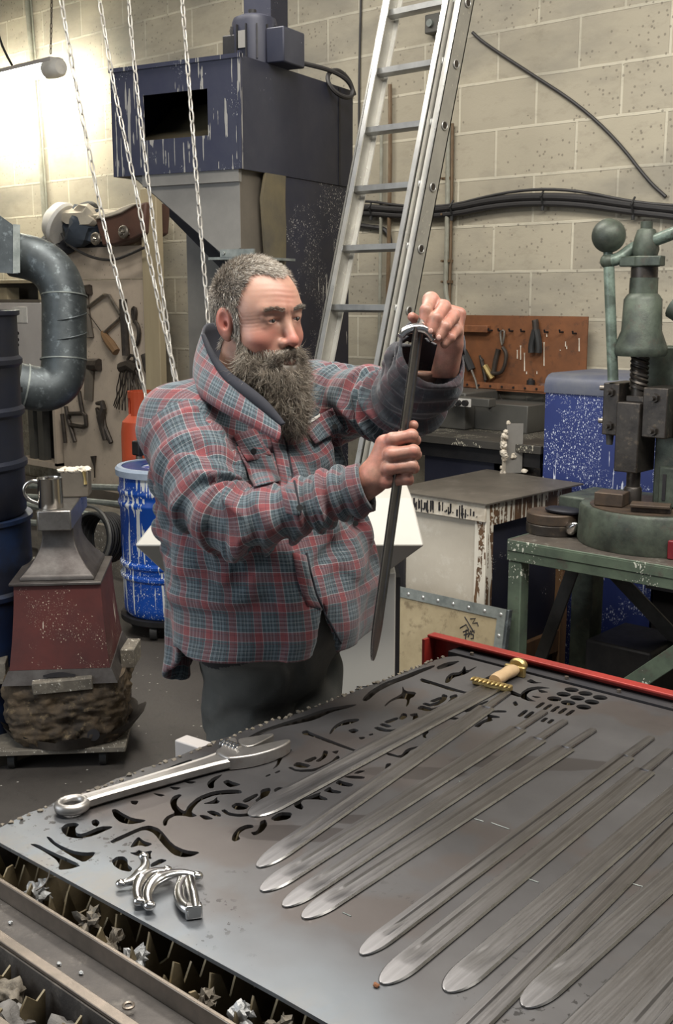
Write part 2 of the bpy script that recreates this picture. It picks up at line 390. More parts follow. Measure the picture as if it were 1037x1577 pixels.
# cables and pipes on the back wall
th = thing('cable_bundle', 'thick bundle of black cables sagging along the block wall behind the ladder', 'cable', py(800, 305, YW - .03))
m = MB(); path = wallpath([(540, 322), (565, 319), (620, 324), (690, 322), (760, 307), (830, 302), (900, 305), (970, 315), (1037, 322), (1100, 330)], .035)
m.tube(path, .019, 10); m.tube([p + Vector((0, .004, -.030)) for p in path], .016, 10); m.build('thick_cable', 'cable', th)
MB().tube([p + Vector((0, -.01, .023 + .010 * math.sin(i * .35))) for i, p in enumerate(path)], .007, 8).build('thin_cable', 'cable', th)
for i in range(6, len(path) - 4, 8):
    m = MB(); q = path[i]; m.tube([q + Vector((0, 0, .034)), q + Vector((0, -.03, .0)), q + Vector((0, 0, -.052))], .005, 6); m.cyl(q + Vector((0, -.01, -.045)), q + Vector((0, -.01, -.065)), .008, n=8); m.build('cable_tie', 'rubber', th)

def cable(name, pts, r, mat, label, cat='cable', off=.012, k=2, closed=False):
    return tag(MB().tube(wallpath(pts, off, k), r, 8).build(name, mat), label, cat)
cable('hanging_cable', [(728, 50), (745, 66), (820, 115), (890, 160), (950, 215), (1000, 280), (1026, 303)], .008, 'cable', 'thin dark cable curving diagonally down the block wall right of the ladder')
cable('hanging_cable', [(556, -30), (556, 0), (554, 80), (553, 160), (552, 330)], .006, 'cable', 'thin black cable dropping straight down the wall beside the dark hood')
cable('hanging_cable', [(545, 346), (575, 350), (592, 352), (600, 362), (601, 380)], .013, 'cable', 'short dark cable below the thick bundle, seen through the ladder rungs')
cable('wall_pipe', [(601, 130), (601, 250), (599, 380), (597, 470), (595, 580)], .011, 'copper', 'brown vertical pipe seen between the ladder rungs', 'pipe', .03, 0)
cable('wall_pipe', [(588, 200), (587, 330), (585, 470), (583, 580)], .009, 'conduit', 'pale conduit beside the brown pipe seen between the ladder rungs', 'pipe', .03, 0)
cable('wall_pipe', [(697, 190), (696, 300), (694, 400), (692, 478)], .008, 'copper', 'thin brown vertical pipe on the wall just right of the ladder', 'pipe', .02, 0)
th = thing('wall_conduit', 'grey conduit with clips and a curled lower end beside the raised hand', 'conduit', py(688, 480, YW - .02))
MB().tube(wallpath([(691, 190), (690, 300), (688, 400), (686, 440), (690, 470), (704, 486), (712, 510), (714, 548), (709, 572), (697, 584), (684, 580), (676, 565)], .03, 2), .013, 10).build('tube', 'conduit', th)
for y in (205, 275, 330, 402, 434):
    m = MB(); c = py(690, y, YW - .02); m.cbox(c, (.045, .03, .014)); m.cyl(c + Vector((-.02, 0, 0)), c + Vector((-.02, -.03, 0)), .006, n=8); m.build('clip', 'copper', th)
th = thing('wall_switch_box', 'small grey switch box on the block wall beside the ladder top', 'switch box', py(671, 50, YW))
c = py(672, 37, YW - .03); MB().cbox(c, (.10, .06, .09)).build('box', 'machine_grey', th, bevel=.006)
MB().cyl(c + Vector((-.01, -.03, 0)), c + Vector((-.01, -.045, 0)), .018, n=16).build('button', 'galv_pale', th)
th = thing('vertical_conduit', 'metal conduit running down the glowing wall at the left', 'conduit', py(60, 200, YW))
m = MB(); m.tube(wallpath([(40, -20), (48, 80), (60, 210), (68, 330), (76, 440)], .02, 0), .018, 10); m.tube(wallpath([(46, -20), (54, 80), (65, 210), (73, 330), (80, 440)], .02, 0), .007, 8)
m.build('tube', 'conduit', th)
cable('hanging_cable', [(-8, 30), (0, 62), (10, 85), (20, 103)], .008, 'cable', 'short black cable at the top left corner leading to the glowing lamp', off=.3)

# glowing tube lamp, top left, hung on a chain
def emit(name, col, s):
    m = bpy.data.materials.new(name); m.use_nodes = True; b = m.node_tree.nodes['Principled BSDF']
    b.inputs['Emission Color'].default_value = (*col, 1); b.inputs['Emission Strength'].default_value = s; b.inputs['Base Color'].default_value = (.9, .9, .9, 1); return m
M['tube_glow'] = emit('lamp_glow', (1.0, .95, .80), LAMP_GLOW)
e = py(88, 104, YW - .36); s = Vector((-1.5, 0, 0))
th = thing('strip_lamp', 'glowing strip lamp hanging by a chain in front of the wall at top left', 'lamp', e + Vector((-.7, 0, -.05)))
MB().tube([e + s, e + Vector((-.06, 0, 0))], .042, 20).build('glowing_diffuser', 'tube_glow', th)
MB().lathe([(.058, -.10), (.062, -.03), (.060, .02), (.045, .045), (.0, .052)], e, 28, Matrix.Rotation(R(90), 4, 'Y')).build('end_cap', 'paper', th)
MB().box((e.x - 1.5, e.y - .05, e.z + .035), (e.x - .0, e.y + .05, e.z + .06)).build('housing', 'grey_cabinet', th)

# ---------------- chains
def chain_mesh(name, pts, pitch, wire, mat='chain', parent=None):
    """real links along a path"""
    pts = smoothpts(pts, 2); d = [0]
    for a, b in zip(pts, pts[1:]): d.append(d[-1] + (b - a).length)
    def at(s):
        for i in range(len(d) - 1):
            if d[i + 1] >= s:
                k = (s - d[i]) / max(d[i + 1] - d[i], 1e-9); return pts[i].lerp(pts[i + 1], k), (pts[i + 1] - pts[i]).normalized()
        return pts[-1], (pts[-1] - pts[-2]).normalized()
    m = MB(); n = int(d[-1] / pitch); L = pitch / 2 + wire * .95; wd = wire * 2.3
    for i in range(n):
        c, t = at((i + .5) * pitch); a = Vector((.83, .55, .1)); u = (a - t * a.dot(t)).normalized(); w = t.cross(u)
        ang = .5 + (PI / 2 if i % 2 else 0) + .25 * math.sin(i * 1.7); q = u * math.cos(ang) + w * math.sin(ang)
        loop = []
        for j in range(10):
            g = 2 * PI * j / 10; x = math.cos(g); y = math.sin(g)
            loop.append(c + t * (max(-1, min(1, x * 1.15)) * (L - wd) + x * wd) + q * y * wd)
        m.tube(loop, wire, 6, closed=True)
    return m.build(name, mat, parent)
_c = pd(438, 960, 3.28); CHB = Vector((_c.x, _c.y, 0)) - RH * .16 + FH * .12 + Vector((0, 0, 1.112))    # the loose ends lie on the white casing
specs = [([(86, -60), (100, 40), (130, 200), (165, 370), (200, 500), (222, 600), (245, 690)], 3.25, 'hoist chain hanging furthest left, in front of the glowing wall'),
         ([(144, -60), (158, 30), (178, 150), (205, 270), (230, 400), (252, 500), (268, 570), (290, 650)], 3.35, 'hoist chain second from the left, running down beside the timber post'),
         ([(194, -60), (200, 30), (212, 150), (228, 280), (245, 410), (260, 520), (268, 580), (284, 650)], 3.42, 'hoist chain third from the left, meeting its neighbour behind the shoulder'),
         ([(276, -60), (283, 30), (293, 150), (303, 280), (313, 400), (319, 470), (324, 540), (330, 620)], 3.3, 'hoist chain hanging closest to the head of the bearded man')]
for pts, D, lab in specs:
    t0_, t1_ = pd(*pts[0], D), pd(*pts[1], D); top_ = t0_ + (t0_ - t1_) * ((4.28 - t0_.z) / (t0_.z - t1_.z))
    tag(chain_mesh('hanging_chain', [top_] + [pd(x, y, D) for x, y in pts] + [CHB + RH * (.03 * (D - 3.3) * 10) + Vector((0, 0, .05)), CHB + RH * (.03 * (D - 3.3) * 10)], .0345, .0026), lab, 'chain', 'hoist chains hanging from above')
tag(chain_mesh('lamp_chain', [py(81, -40, YW - .36) * 1.0 + Vector((0, 0, 4.28 - py(81, -40, YW - .36).z)), py(80, -40, YW - .36), py(79, 40, YW - .36), py(78, 88, YW - .36)], .03, .0028, 'tool_iron'), 'thin dark chain holding up the glowing strip lamp', 'chain')

# ---------------- tool board at the left, shelf timber, post
YB = 4.58
def bp(x, y, off=0): return py(x, y, YB - off)
a = bp(84, 384); b = bp(229, 381); c = bp(84, 733); 
th = thing('tool_board', 'stained plywood tool board with hand tools hung on it, left of the chains', 'tool board', ((a.x + b.x) / 2, YB, 0))
MB().box((a.x, YB, .35), (b.x + .02, YB + .02, a.z - .21)).build('lower_panel', 'ply', th)
MB().box((a.x, YB - .001, a.z - .205), (b.x + .02, YB + .02, a.z)).build('upper_panel', 'ply', th)
MB().box((a.x - .9, YB + .0, 0), (b.x + .3, YB + .05, .35)).build('skirting_plank', 'dark_wood', th)
th = thing('timber_post', 'upright raw timber post behind the crossing chains', 'post', (bp(240, 500).x, YB - .03, 0))
q0, q1 = bp(228, 320), bp(252, 320)
MB().box((q0.x, YB - .06, 0), (q1.x, YB - .01, 2.30)).build('post', 'timber', th, bevel=.004)
MB().box((q0.x - .05, YB - .012, 0), (q0.x, YB, 2.22)).build('batten', 'timber', th)

def onboard(name, label, cat, at, group=None): return thing(name, label, cat, bp(*at, .02), 0, group)
def bt(pts, r, off=.02, k=0, n=8): return MB().tube(smoothpts([bp(x, y, off) for x, y in pts], k), r, n)
S4 = 3.457
def z4(*pts): return [(x / S4, 400 + y / S4) for x, y in pts]
t = onboard('coping_saw', 'bent-wire frame saw with dark handle hung on the tool board', 'saw', (160, 500))
bt(z4((455, 265), (470, 250), (555, 187), (580, 190), (640, 290), (640, 312), (548, 395)), .011).build('frame', 'tool_bright', t)
bt(z4((455, 265), (545, 390)), .003).build('blade', 'tool_iron', t)
bt(z4((545, 385), (560, 410), (590, 450), (620, 492)), [.014, .026, .033, .028]).build('handle', 'wood_handle', t)
def hammer(label, head, shaft, rs):
    t = onboard('hammer', label, 'hammer', (shaft[0][0] / S4, 400 + shaft[0][1] / S4))
    bt(z4(*head), rs[0]).build('head', 'tool_iron', t); bt(z4(*shaft), rs[1], .018).build('shaft', 'dark_wood', t)
hammer('black cross hammer hung beside the bend of the duct', [(462, 560), (530, 560)], [(483, 540), (478, 640), (474, 745)], (.042, .036))
hammer('long dark hammer partly behind the upright duct', [(440, 165), (480, 160)], [(450, 165), (462, 290), (482, 415)], (.035, .028))
t = onboard('flat_file', 'long black file hanging behind the leftmost hoist chain', 'file', (192, 480)); bt(z4((655, 210), (662, 340), (672, 510)), .026).build('blade', 'tool_iron', t)
t = onboard('hook_tool', 'looped iron hook hung at the top right of the tool board', 'hook', (207, 490))
bt(z4((715, 335), (720, 300), (722, 262), (710, 256), (706, 280), (712, 320), (735, 350), (742, 390), (735, 440), (722, 455)), .013, k=1).build('hook', 'tool_iron', t)
t = onboard('tongs', 'black iron tongs hung open low on the tool board', 'tongs', (160, 640))
bt(z4((515, 790), (540, 840), (555, 890), (592, 975)), [.012, .03, .02, .016]).build('jaw_arm', 'tool_iron', t)
bt(z4((515, 765), (545, 762), (552, 790), (535, 840), (545, 900), (560, 960)), [.012, .02, .022, .028, .02, .016], .035).build('jaw_arm', 'tool_iron', t)
t = onboard('tongs', 'thin black tongs hung below the bend of the duct', 'tongs', (100, 640))
bt(z4((330, 820), (340, 900), (348, 975)), .014).build('jaw_arm', 'tool_iron', t); bt(z4((350, 780), (362, 850), (400, 970)), .014).build('jaw_arm', 'tool_iron', t)
t = onboard('clamp', 'dark bent clamp hung low beside the thin tongs', 'clamp', (120, 640))
bt(z4((420, 700), (430, 760), (440, 815), (455, 830), (460, 880), (440, 890), (375, 880), (362, 850), (370, 820), (440, 818)), .015).build('frame', 'tool_iron', t)
t = onboard('wire_bundle', 'bundle of black wire whips hanging from a ring on the tool board', 'wire bundle', (205, 560))
bt(z4((690, 560), (680, 530), (695, 508), (715, 512), (718, 535), (700, 560)), .010, .03).build('ring', 'tool_iron', t)
m = bt(z4((645, 575), (690, 560), (735, 590)), .035, .03)
rnd = random.Random(4)
for i in range(16):
    x0 = 648 + i * 5.6; pts = [(x0, 580)]
    for j in range(1, 7): pts.append((x0 + (i - 8) * .9 * j + rnd.uniform(-7, 7), 580 + j * (34 + rnd.uniform(-3, 4))))
    m.tube(smoothpts([bp(*p, .03 + rnd.uniform(0, .02)) for p in z4(*pts)], 1), .0045, 5)
m.build('wires', 'tool_iron', t)
t = onboard('shears', 'black leaf shears hung beside the timber post', 'shears', (225, 570))
bt(z4((765, 505), (790, 580), (808, 650)), [.02, .03, .012]).build('blade', 'tool_iron', t); bt(z4((780, 505), (800, 600), (805, 672)), [.012, .02, .01], .03).build('blade', 'tool_iron', t)
t = onboard('hook_tool', 'small nail hook at the foot of the tool board', 'hook', (145, 720)); bt(z4((497, 1045), (503, 1100), (505, 1160)), [.022, .006, .005]).build('hook', 'tool_iron', t)

# clutter on top of the board
def ob(x, y, off): return py(x, y, YB - off)
S3 = 4.3208
def z3(x, y): return (x / S3, 290 + y / S3)
tag(MB().lump(ob(*z3(480, 355), -.02), .16, 3, .5, 3, (1.6, .6, .55)).lump(ob(*z3(370, 350), .0), .10, 9, .5, 3, (1.3, .6, .6)).build('dark_rags', 'cloth_black'), 'heap of black rags on top of the tool board', 'rags')
t = thing('respirator', 'white domed mask with a strap on top of the tool board', 'mask', ob(*z3(410, 330), .05))
c = ob(*z3(405, 232), .10)
MB().lathe([(.0, .10), (.07, .095), (.12, .06), (.145, .0), (.135, -.02)], c, 28, Matrix.Rotation(R(-60), 4, 'Y') @ Matrix.Rotation(R(20), 4, 'X')).build('shell', 'paper', t)
MB().tube(smoothpts([ob(*z3(*p), .11) for p in ((410, 300), (440, 360), (520, 420), (640, 470), (760, 480), (860, 440), (960, 395))], 2), .009, 8).build('strap', 'cable', t)
tag(MB().lump(ob(*z3(560, 195), .03), .16, 5, .45, 3, (1.5, .6, .5)).lump(ob(*z3(660, 205), .02), .12, 8, .4, 3, (1.5, .6, .35)).build('cream_cloth', 'cloth_cream'), 'crumpled cream cloth between the mask and the leather box', 'cloth')
tag(MB().lump(ob(*z3(545, 270), .06), .13, 15, .3, 3, (1.3, .6, .9)).build('folded_hat', 'canvas'), 'dark blue folded hat under the cream cloth', 'hat')
tag(MB().tube(smoothpts([ob(*z3(*p), .03) for p in ((500, 160), (530, 118), (590, 98), (630, 108), (640, 135))], 2), .016, 8).build('leather_strap', 'cable'), 'arched black strap above the cream cloth', 'strap')
t = thing('leather_box', 'brown leather bag with tied rings lying tilted above the tool board', 'bag', ob(*z3(800, 380), .05))
P_ = [ob(*z3(*p), .10) for p in ((632, 205), (750, 180), (910, 105), (968, 90), (955, 300), (880, 340), (760, 375), (680, 385))]
MB().prism(P_, (0, .2, 0)).build('body', 'leather', t, bevel=.012)
P_ = [ob(*z3(*p), .12) for p in ((625, 205), (720, 192), (800, 165), (905, 103), (880, 98), (800, 128), (760, 150), (660, 178))]
MB().prism(P_, (0, .24, 0)).build('lid_flap', 'cloth_cream', t, bevel=.006)
for q in ((830, 290), (645, 335)):
    c = ob(*z3(*q), .12); m = MB(); m.tube([c + Vector((math.cos(a) * .035, -.01, math.sin(a) * .03)) for a in [i * PI / 6 for i in range(12)]], .012, 8, closed=True); m.lump(c, .03, 2, .4, 2); m.build('ring', 'tool_bright', t)

# pale cabinet and shelf behind the duct, far left
t = thing('pale_cabinet', 'pale grey cabinet with a pinned sheet of paper behind the duct', 'cabinet', (py(30, 520, 4.7).x, 4.6, 0))
a0, a1 = py(-60, 466, 4.45), py(64, 466, 4.45)
MB().box((a0.x, 4.45, .95), (a1.x, 4.75, a1.z)).build('body', 'grey_cabinet', t, bevel=.006)
p0, p1 = py(18, 473, 4.445), py(42, 497, 4.445)
MB().box((p0.x, 4.444, p1.z), (p1.x, 4.449, p0.z)).build('paper_sheet', 'paper', t)
for y in (513, 523, 531): c = py(28, y, 4.45); MB().cyl(c, c + Vector((0, -.01, 0)), .012, n=10).build('knob', 'black', t)
t = thing('wooden_shelf_box', 'open wooden shelf box on top of the pale cabinet', 'shelf', (a0.x + .4, 4.6, a1.z))
zt = py(30, 436, 4.45).z
MB().box((a0.x, 4.45, zt), (a1.x - .02, 4.75, zt + .02)).build('top_board', 'timber', t)
MB().box((a0.x, 4.45, a1.z + .001), (a1.x - .02, 4.75, a1.z + .02)).build('bottom_board', 'dark_wood', t)
MB().box((a1.x - .05, 4.46, a1.z + .02), (a1.x - .03, 4.75, zt)).build('side_board', 'timber', t)
MB().box((a0.x, 4.73, a1.z + .02), (a1.x - .05, 4.75, zt)).build('back_board', 'dark_wood', t)
tag(MB().box((py(8, 450, 4.5).x - .3, 4.5, a1.z + .02), (py(8, 450, 4.5).x + .02, 4.6, zt - .03)).build('cardboard_box', 'timber'), 'tan box in the wooden shelf, far left', 'box')
t = thing('dark_recess_rack', 'low dark rack with upright boards below the bend of the duct', 'rack', (py(60, 650, 4.6).x, 4.62, .35))
b0, b1 = py(20, 628, 4.55), py(84, 705, 4.55)
MB().box((b0.x, 4.68, b1.z - .04), (b1.x, 4.70, b0.z + .1)).build('back_panel', 'soot', t)
m = MB(); m.box((b1.x, 4.55, b1.z - .06), (b1.x + .03, 4.70, b0.z + .1)); m.box((b0.x, 4.55, b1.z - .08), (b1.x + .03, 4.70, b1.z - .04)); m.build('frame', 'ply', t)
m = MB()
for x in (52, 66): c = py(x, 660, 4.6); m.box((c.x - .035, 4.58, b1.z - .04), (c.x + .03, 4.64, b0.z + .08))
m.build('standing_board', 'machine_grey', t)
t = thing('scrap_bars', 'grey pipes and bars lying along the floor behind the anvil', 'metal bars', (-5.6, 4.2, 0)) 
m = MB()
for i, (y0, y1, r_) in enumerate(((745, 752, .02), (760, 778, .018), (775, 800, .016), (770, 812, .02), (800, 818, .022))):
    m.tube([py(22, y0 + 3, 4.15 - .03 * i), py(110, (y0 + y1) / 2, 4.15 - .03 * i), py(205, y1, 4.15 - .03 * i)], r_, 8)
m.build('bars', 'galv_pale', t)
m = MB(); cc = pd(70, 870, 5.2)
m.box((-6.2, 4.0, 0), (-4.9, 4.4, .30)); m.build('dusty_block', 'old_board', t)
# wire reel and lime crate behind the blue drum
t = thing('wire_reel', 'dark ribbed coil of cable standing left of the blue drum', 'coil', (-4.9, 3.75, 0))
c = pd(155, 828, 5.75); rot = Matrix.Rotation(R(80), 4, 'X') @ Matrix.Rotation(R(12), 4, 'Y')
m = MB()
for i in range(9): m.tube([c + rot @ Vector((math.cos(a) * (.115 + .004 * (i % 2)), math.sin(a) * .125, -.07 + i * .018)) for a in [j * PI / 14 for j in range(28)]], .0085, 6, closed=True)
m.build('coil', 'rubber', t)
m = MB(); m.tube([c + rot @ Vector((math.cos(a) * .15, math.sin(a) * .16, .10)) for a in [j * PI / 14 for j in range(28)]], .010, 6, closed=True); m.build('rim', 'machine_grey', t)
a0 = pz(168, 884, 0); t_ = MB().box((a0.x, a0.y, 0), (a0.x + .22, a0.y + .2, .26)).build('lime_crate', 'lime', bevel=.01); tag(t_, 'lime green crate squeezed beside the blue drum', 'crate')
# ================================================================== MACHINES AND STORES ALONG THE BACK WALL
# ---------------- forge hood with its stand
HX, HY, HZ0, HZ1, HW, HD, HR = -3.333, 3.147, 2.140, 2.555, .643, .90, .216
th = thing('forge_hood', 'big navy steel forge hood with a square mouth, grey funnel and tall flecked body', 'forge hood', (HX, HY, 0), HR)
def hl(*p): return LOCM[th.as_pointer()] @ Vector(p)
t_ = .006
# local frame: the near front corner is the origin, x to the left is negative, y runs back
m = MB()
w0, w1 = -.643, 0
ox0, ox1, oz0, oz1 = -.475, -.155, HZ0 + .135, HZ1 - .105      # the mouth
m.box((w0, 0, HZ0), (ox0, t_, HZ1)); m.box((ox1, 0, HZ0), (w1, t_, HZ1)); m.box((ox0, 0, HZ0), (ox1, t_, oz0)); m.box((ox0, 0, oz1), (ox1, t_, HZ1))
m.build('front_panel', 'navy_front', th, local=True)
m = MB(); m.box((-t_, t_, HZ0), (0, HD, HZ1)); m.build('side_panel', 'navy', th, local=True)
MB().box((w0, t_, HZ0), (w0 + t_, HD, HZ1)).build('side_panel', 'navy', th, local=True)
MB().box((w0, 0, HZ1), (0, HD, HZ1 + t_)).build('top_panel', 'navy', th, local=True)
MB().box((w0 + t_, HD - t_, HZ0), (-t_, HD, HZ1)).build('back_panel', 'soot', th, local=True)
m = MB(); m.box((w0 + t_, t_, HZ0), (-t_, HD - t_, HZ0 + t_)); m.prism([(w0 + .02, .02, HZ0 + .05), (w0 + .02, .40, HZ0 + .05), (w0 + .02, .40, HZ0 + .33)], (.60, 0, 0)); m.build('floor_and_light_catcher', 'khaki_sheet', th, local=True)  # hood floor, plus a slope added behind the mouth to catch light
m = MB(); m.box((-.008, -.004, HZ0), (.004, .008, HZ1 + .02)); m.box((w0 - .004, -.006, HZ1 - .004), (.004, .02, HZ1 + .012)); m.build('edge_angle', 'navy_front', th, local=True)
m = MB(); m.box((0, HD - .13, HZ0), (.004, HD - .12, HZ1)); m.build('side_seam', 'black', th, local=True)
# flange and funnel
MB().box((-.50, .010, HZ0 - .045), (-.02, .030, HZ0)).build('funnel_flange', 'grey_sheet', th, local=True)
m = MB(); m.prism([(-.56, .03, HZ0 - .001), (-.03, .03, HZ0 - .001), (-.03, .03, HZ0 - .30), (-.12, .03, HZ0 - .32)], (0, .004, 0)); m.build('funnel_front', 'grey_sheet', th, local=True)
m = MB(); m.box((-.034, .034, HZ0 - .32), (-.03, .44, HZ0)); m.build('funnel_side', 'grey_sheet_dark', th, local=True)
m = MB(); m.prism([(-.56, .03, HZ0), (-.12, .03, HZ0 - .32), (-.12, .45, HZ0 - .32), (-.56, .45, HZ0)], (0, 0, -.004)); m.build('funnel_slope', 'soot', th, local=True)
m = MB(); m.box((-.16, -.01, HZ0 - .345), (.06, .30, HZ0 - .335)); m.box((-.10, -.012, HZ0 - .335), (.06, .0, HZ0 - .305)); m.cyl((-.08, -.02, HZ0 - .32), (-.08, .0, HZ0 - .32), .006); m.build('shelf_plate', 'galv_pale', th, local=True)
MB().box((-.50, .30, 0), (-.10, .315, HZ0 - .02)).build('grey_back_sheet', 'grey_sheet', th, local=True)
MB().prism([(-.45, .12, HZ0 - .16), (-.08, .12, HZ0 - .47), (-.08, .12, HZ0 - .34), (-.18, .12, HZ0 - .33), (-.45, .12, HZ0 - .10)], (0, .004, 0)).build('chute_plate', 'soot', th, local=True)
MB().box((-.12, .10, .0), (.02, .12, HZ0 - .35)).build('leg_panel', 'soot', th, local=True)
m = MB(); m.loft([[(.0, .14, z), (.0, .31, z), (-.01 , .31, z), (-.01, .14, z)] if False else [(x0, .15 + dy, z), (x0, .32, z), (x0 - .012, .32, z), (x0 - .012, .15 + dy, z)] for z, x0, dy in ((HZ0, .004, .02), (HZ0 - .10, -.0, -.004), (HZ0 - .22, .004, .002), (HZ0 - .35, .001, .02), (HZ0 - .5, 0, .045), (HZ0 - 1.0, 0, .05))])
m.build('khaki_plate', 'khaki_sheet', th, local=True)
MB().box((-.50, .325, .0), (-.004, HD - .03, HZ0 - .002)).build('body', 'navy_splat', th, local=True)
# chimney and motor
MB().box((-.395, .62, HZ1), (-.255, .76, 4.25)).build('chimney', 'navy', th, local=True)
mo = thing('hood_motor', 'black electric motor standing on top of the navy hood', 'motor', hl(-.06, .20, HZ1 + t_), HR)
def ml(m): return m
m = MB(); m.lathe([(.0, .20), (.055, .198), (.085, .185), (.092, .165), (.092, .0), (0, 0)], (-.035, .05, 0), 28, Matrix.Identity(4)); m.build('motor_body', 'navy', mo, local=True)
m = MB()
for k in range(14):
    a = k * 2 * PI / 14; m.cbox((-.035 + math.cos(a) * .094, .05 + math.sin(a) * .094, .085), (.014, .005, .13), (0, 0, a))
m.build('cooling_rib', 'black', mo, local=True); mo.children[-1]['kind'] = 'stuff'
m = MB(); m.cyl((-.045, .05, .20), (-.045, .05, .222), .016); m.build('top_bolt', 'black', mo, local=True)
MB().box((.05, -.0, 0), (.135, .16, .135)).build('terminal_box', 'navy', mo, local=True, bevel=.006)
MB().box((-.048, -.050, .06), (-.015, -.046, .125)).build('label_plate', 'grey_sheet', mo, local=True)
MB().box((-.14, -.03, 0), (-.04, .12, .12)).build('side_box', 'black', mo, local=True, bevel=.006)
q = hl(.08, .30, HZ1 + .10)
cp = [pd(408, 80, 4.62), pd(440, 92, 4.7), pd(470, 98, 4.78), pd(510, 108, 4.9), pd(535, 122, 4.95), pd(545, 140, 4.98), pd(540, 152, 4.96), pd(520, 146, 4.9), pd(505, 128, 4.88), pd(505, 112, 4.9), pd(520, 106, 4.95), pd(538, 122, 5.0), pd(546, 146, 5.05)]
tag(MB().tube(smoothpts(cp, 2), .010, 8).build('motor_cable', 'cable'), 'dark cable looping from the hood motor over the right end of the hood', 'cable')

# ---------------- galvanised duct, far left
th = thing('ventilation_duct', 'fat galvanised duct bending down and back towards the blue barrels', 'duct', pd(60, 640, 5.3))
D_ = 5.35; rad = 34 * D_ / 1738
m = MB(); m.tube(smoothpts([pd(22, 392, D_ + .02), pd(60, 400, D_), pd(85, 420, D_), pd(98, 450, D_), pd(99, 480, D_)], 3), rad, 32); m.build('upper_elbow', 'galv', th)
MB().tube([pd(99, 458, D_), pd(99, 556, D_)], rad * 1.0, 32).build('straight_section', 'galv', th)
m = MB(); m.tube(smoothpts([pd(99, 552, D_), pd(96, 585, D_), pd(76, 600, D_ - .02), pd(50, 598, D_ - .05), pd(25, 592, D_ - .08)], 3), [rad] * 25 if False else rad, 32); m.build('lower_elbow', 'galv', th)
for a, b in (((99, 455), (99, 457)), ((98, 553), (98, 555)), ((40, 596), (37.5, 595.5))): MB().tube([pd(*a, D_ - (.06 if a[0] < 50 else 0)), pd(*b, D_ - (.063 if a[0] < 50 else 0))], rad * 1.05, 32).build('seam_band', 'galv_pale', th)
for i in range(2):
    y = 488 + 30 * i; MB().tube([pd(99 + 34.5 * math.cos(a), y + 6 * -math.cos(a) + 4 * math.sin(a), D_ - rad * 1.01 * math.sin(a)) for a in [j * PI / 10 for j in range(11)]], .004, 6).build('spiral_seam', 'galv', th)
x0, x1 = pd(-70, 330, D_ + .0), pd(18, 330, D_)
m = MB(); rg = []
for (xx, yt, yb) in ((-70, 290, 440), (0, 332, 420), (28, 352, 422)):
    rg.append([pd(xx, yt, D_ - .13), pd(xx, yb, D_ - .13), pd(xx, yb, D_ + .15), pd(xx, yt, D_ + .15)])
m.loft(rg); m.build('square_transition', 'galv', th)
MB().loft([[pd(20, 345, D_ - .14), pd(20, 421, D_ - .14), pd(20, 421, D_ + .15), pd(20, 345, D_ + .15)], [pd(31, 346, D_ - .14), pd(31, 420, D_ - .14), pd(31, 420, D_ + .15), pd(31, 346, D_ + .15)]]).build('flange', 'galv_pale', th)

# ---------------- barrels at the left edge
def drum_prof(r, h, ribs):
    p = [(0, 0), (r * .96, 0), (r, .015)]
    for z in ribs: p += [(r, z - .02), (r + .012, z - .008), (r + .012, z + .008), (r, z + .02)]
    return p + [(r, h - .02), (r + .010, h - .015), (r + .010, h), (r - .02, h), (r - .02, h - .015), (0, h - .015)]
c0 = pd(-58, 985, 4.25); c0.z = 0
th = thing('steel_barrel', 'old blue steel barrel standing at the left edge of the picture', 'barrel', c0); rb = .27
MB().lathe(drum_prof(rb, .86, (.29, .58)), c0, 56).build('barrel_body', 'old_blue', th)
c1 = c0 + Vector((0, 0, .862)); th = thing('steel_barrel', 'dark barrel stacked on top of the old blue one, joined to the duct', 'barrel', c1)
MB().lathe(drum_prof(rb * .96, .74, (.19, .38, .56)), c1, 56).build('barrel_body', 'old_dark', th)
MB().lathe([(.0, 0), (.20, 0), (.19, .12), (.12, .20), (.0, .22)], c1 + Vector((0, 0, .735)), 40).build('domed_top', 'old_dark', th)
m = MB(); k = pd(20, 600, 4.2); m.cbox(k, (.05, .05, .02)); m.cyl(k, k + Vector((.03, -.03, .0)), .008, n=8); m.build('clamp_bolt', 'black', th)
a0 = pd(0, 985, 4.05); th_ = MB().box((a0.x - .3, a0.y - .1, 0), (a0.x + .07, a0.y + .35, .05)).build('pallet_board', 'dark_wood'); tag(th_, 'flat dark board on the floor under the left barrels', 'board')

# ---------------- blue drum on wheels with an orange cylinder behind
c0 = Vector((-4.305, 3.54, 0))
th = thing('drum_dolly', 'low black wheeled dolly under the bright blue drum', 'dolly', c0)
MB().lathe([(0, .075), (.255, .075), (.255, .10), (0, .10)], c0, 40).build('deck', 'black', th)
for k in range(4):
    a = k * PI / 2 + 2.0 ; q = c0 + Vector((math.cos(a) * .21, math.sin(a) * .21, .04)); 
    wq = MB().cyl(q + Vector((-.012, -.012, 0)), q + Vector((.012, .012, 0)), .04, n=20).build('caster', 'rubber', th)
c0 = c0 + Vector((0, 0, .102)); H_ = .725; r_ = .245
th = thing('blue_drum', 'bright blue plastic drum streaked with white drips', 'drum', c0)
p = [(0, 0), (r_ * .90, 0), (r_ * .96, .02), (r_ * .97, .05)]
for z in (.20, .26, .56, .62): p += [(r_ * (.97 + .03 * z), z - .02), (r_ * 1.02, z - .006), (r_ * 1.02, z + .006), (r_ * (.97 + .03 * z), z + .02)]
p += [(r_ * .985, H_ - .05), (r_ * .98, H_), (0, H_)]
MB().lathe(p, c0, 64).build('drum_body', 'blue_poly', th)
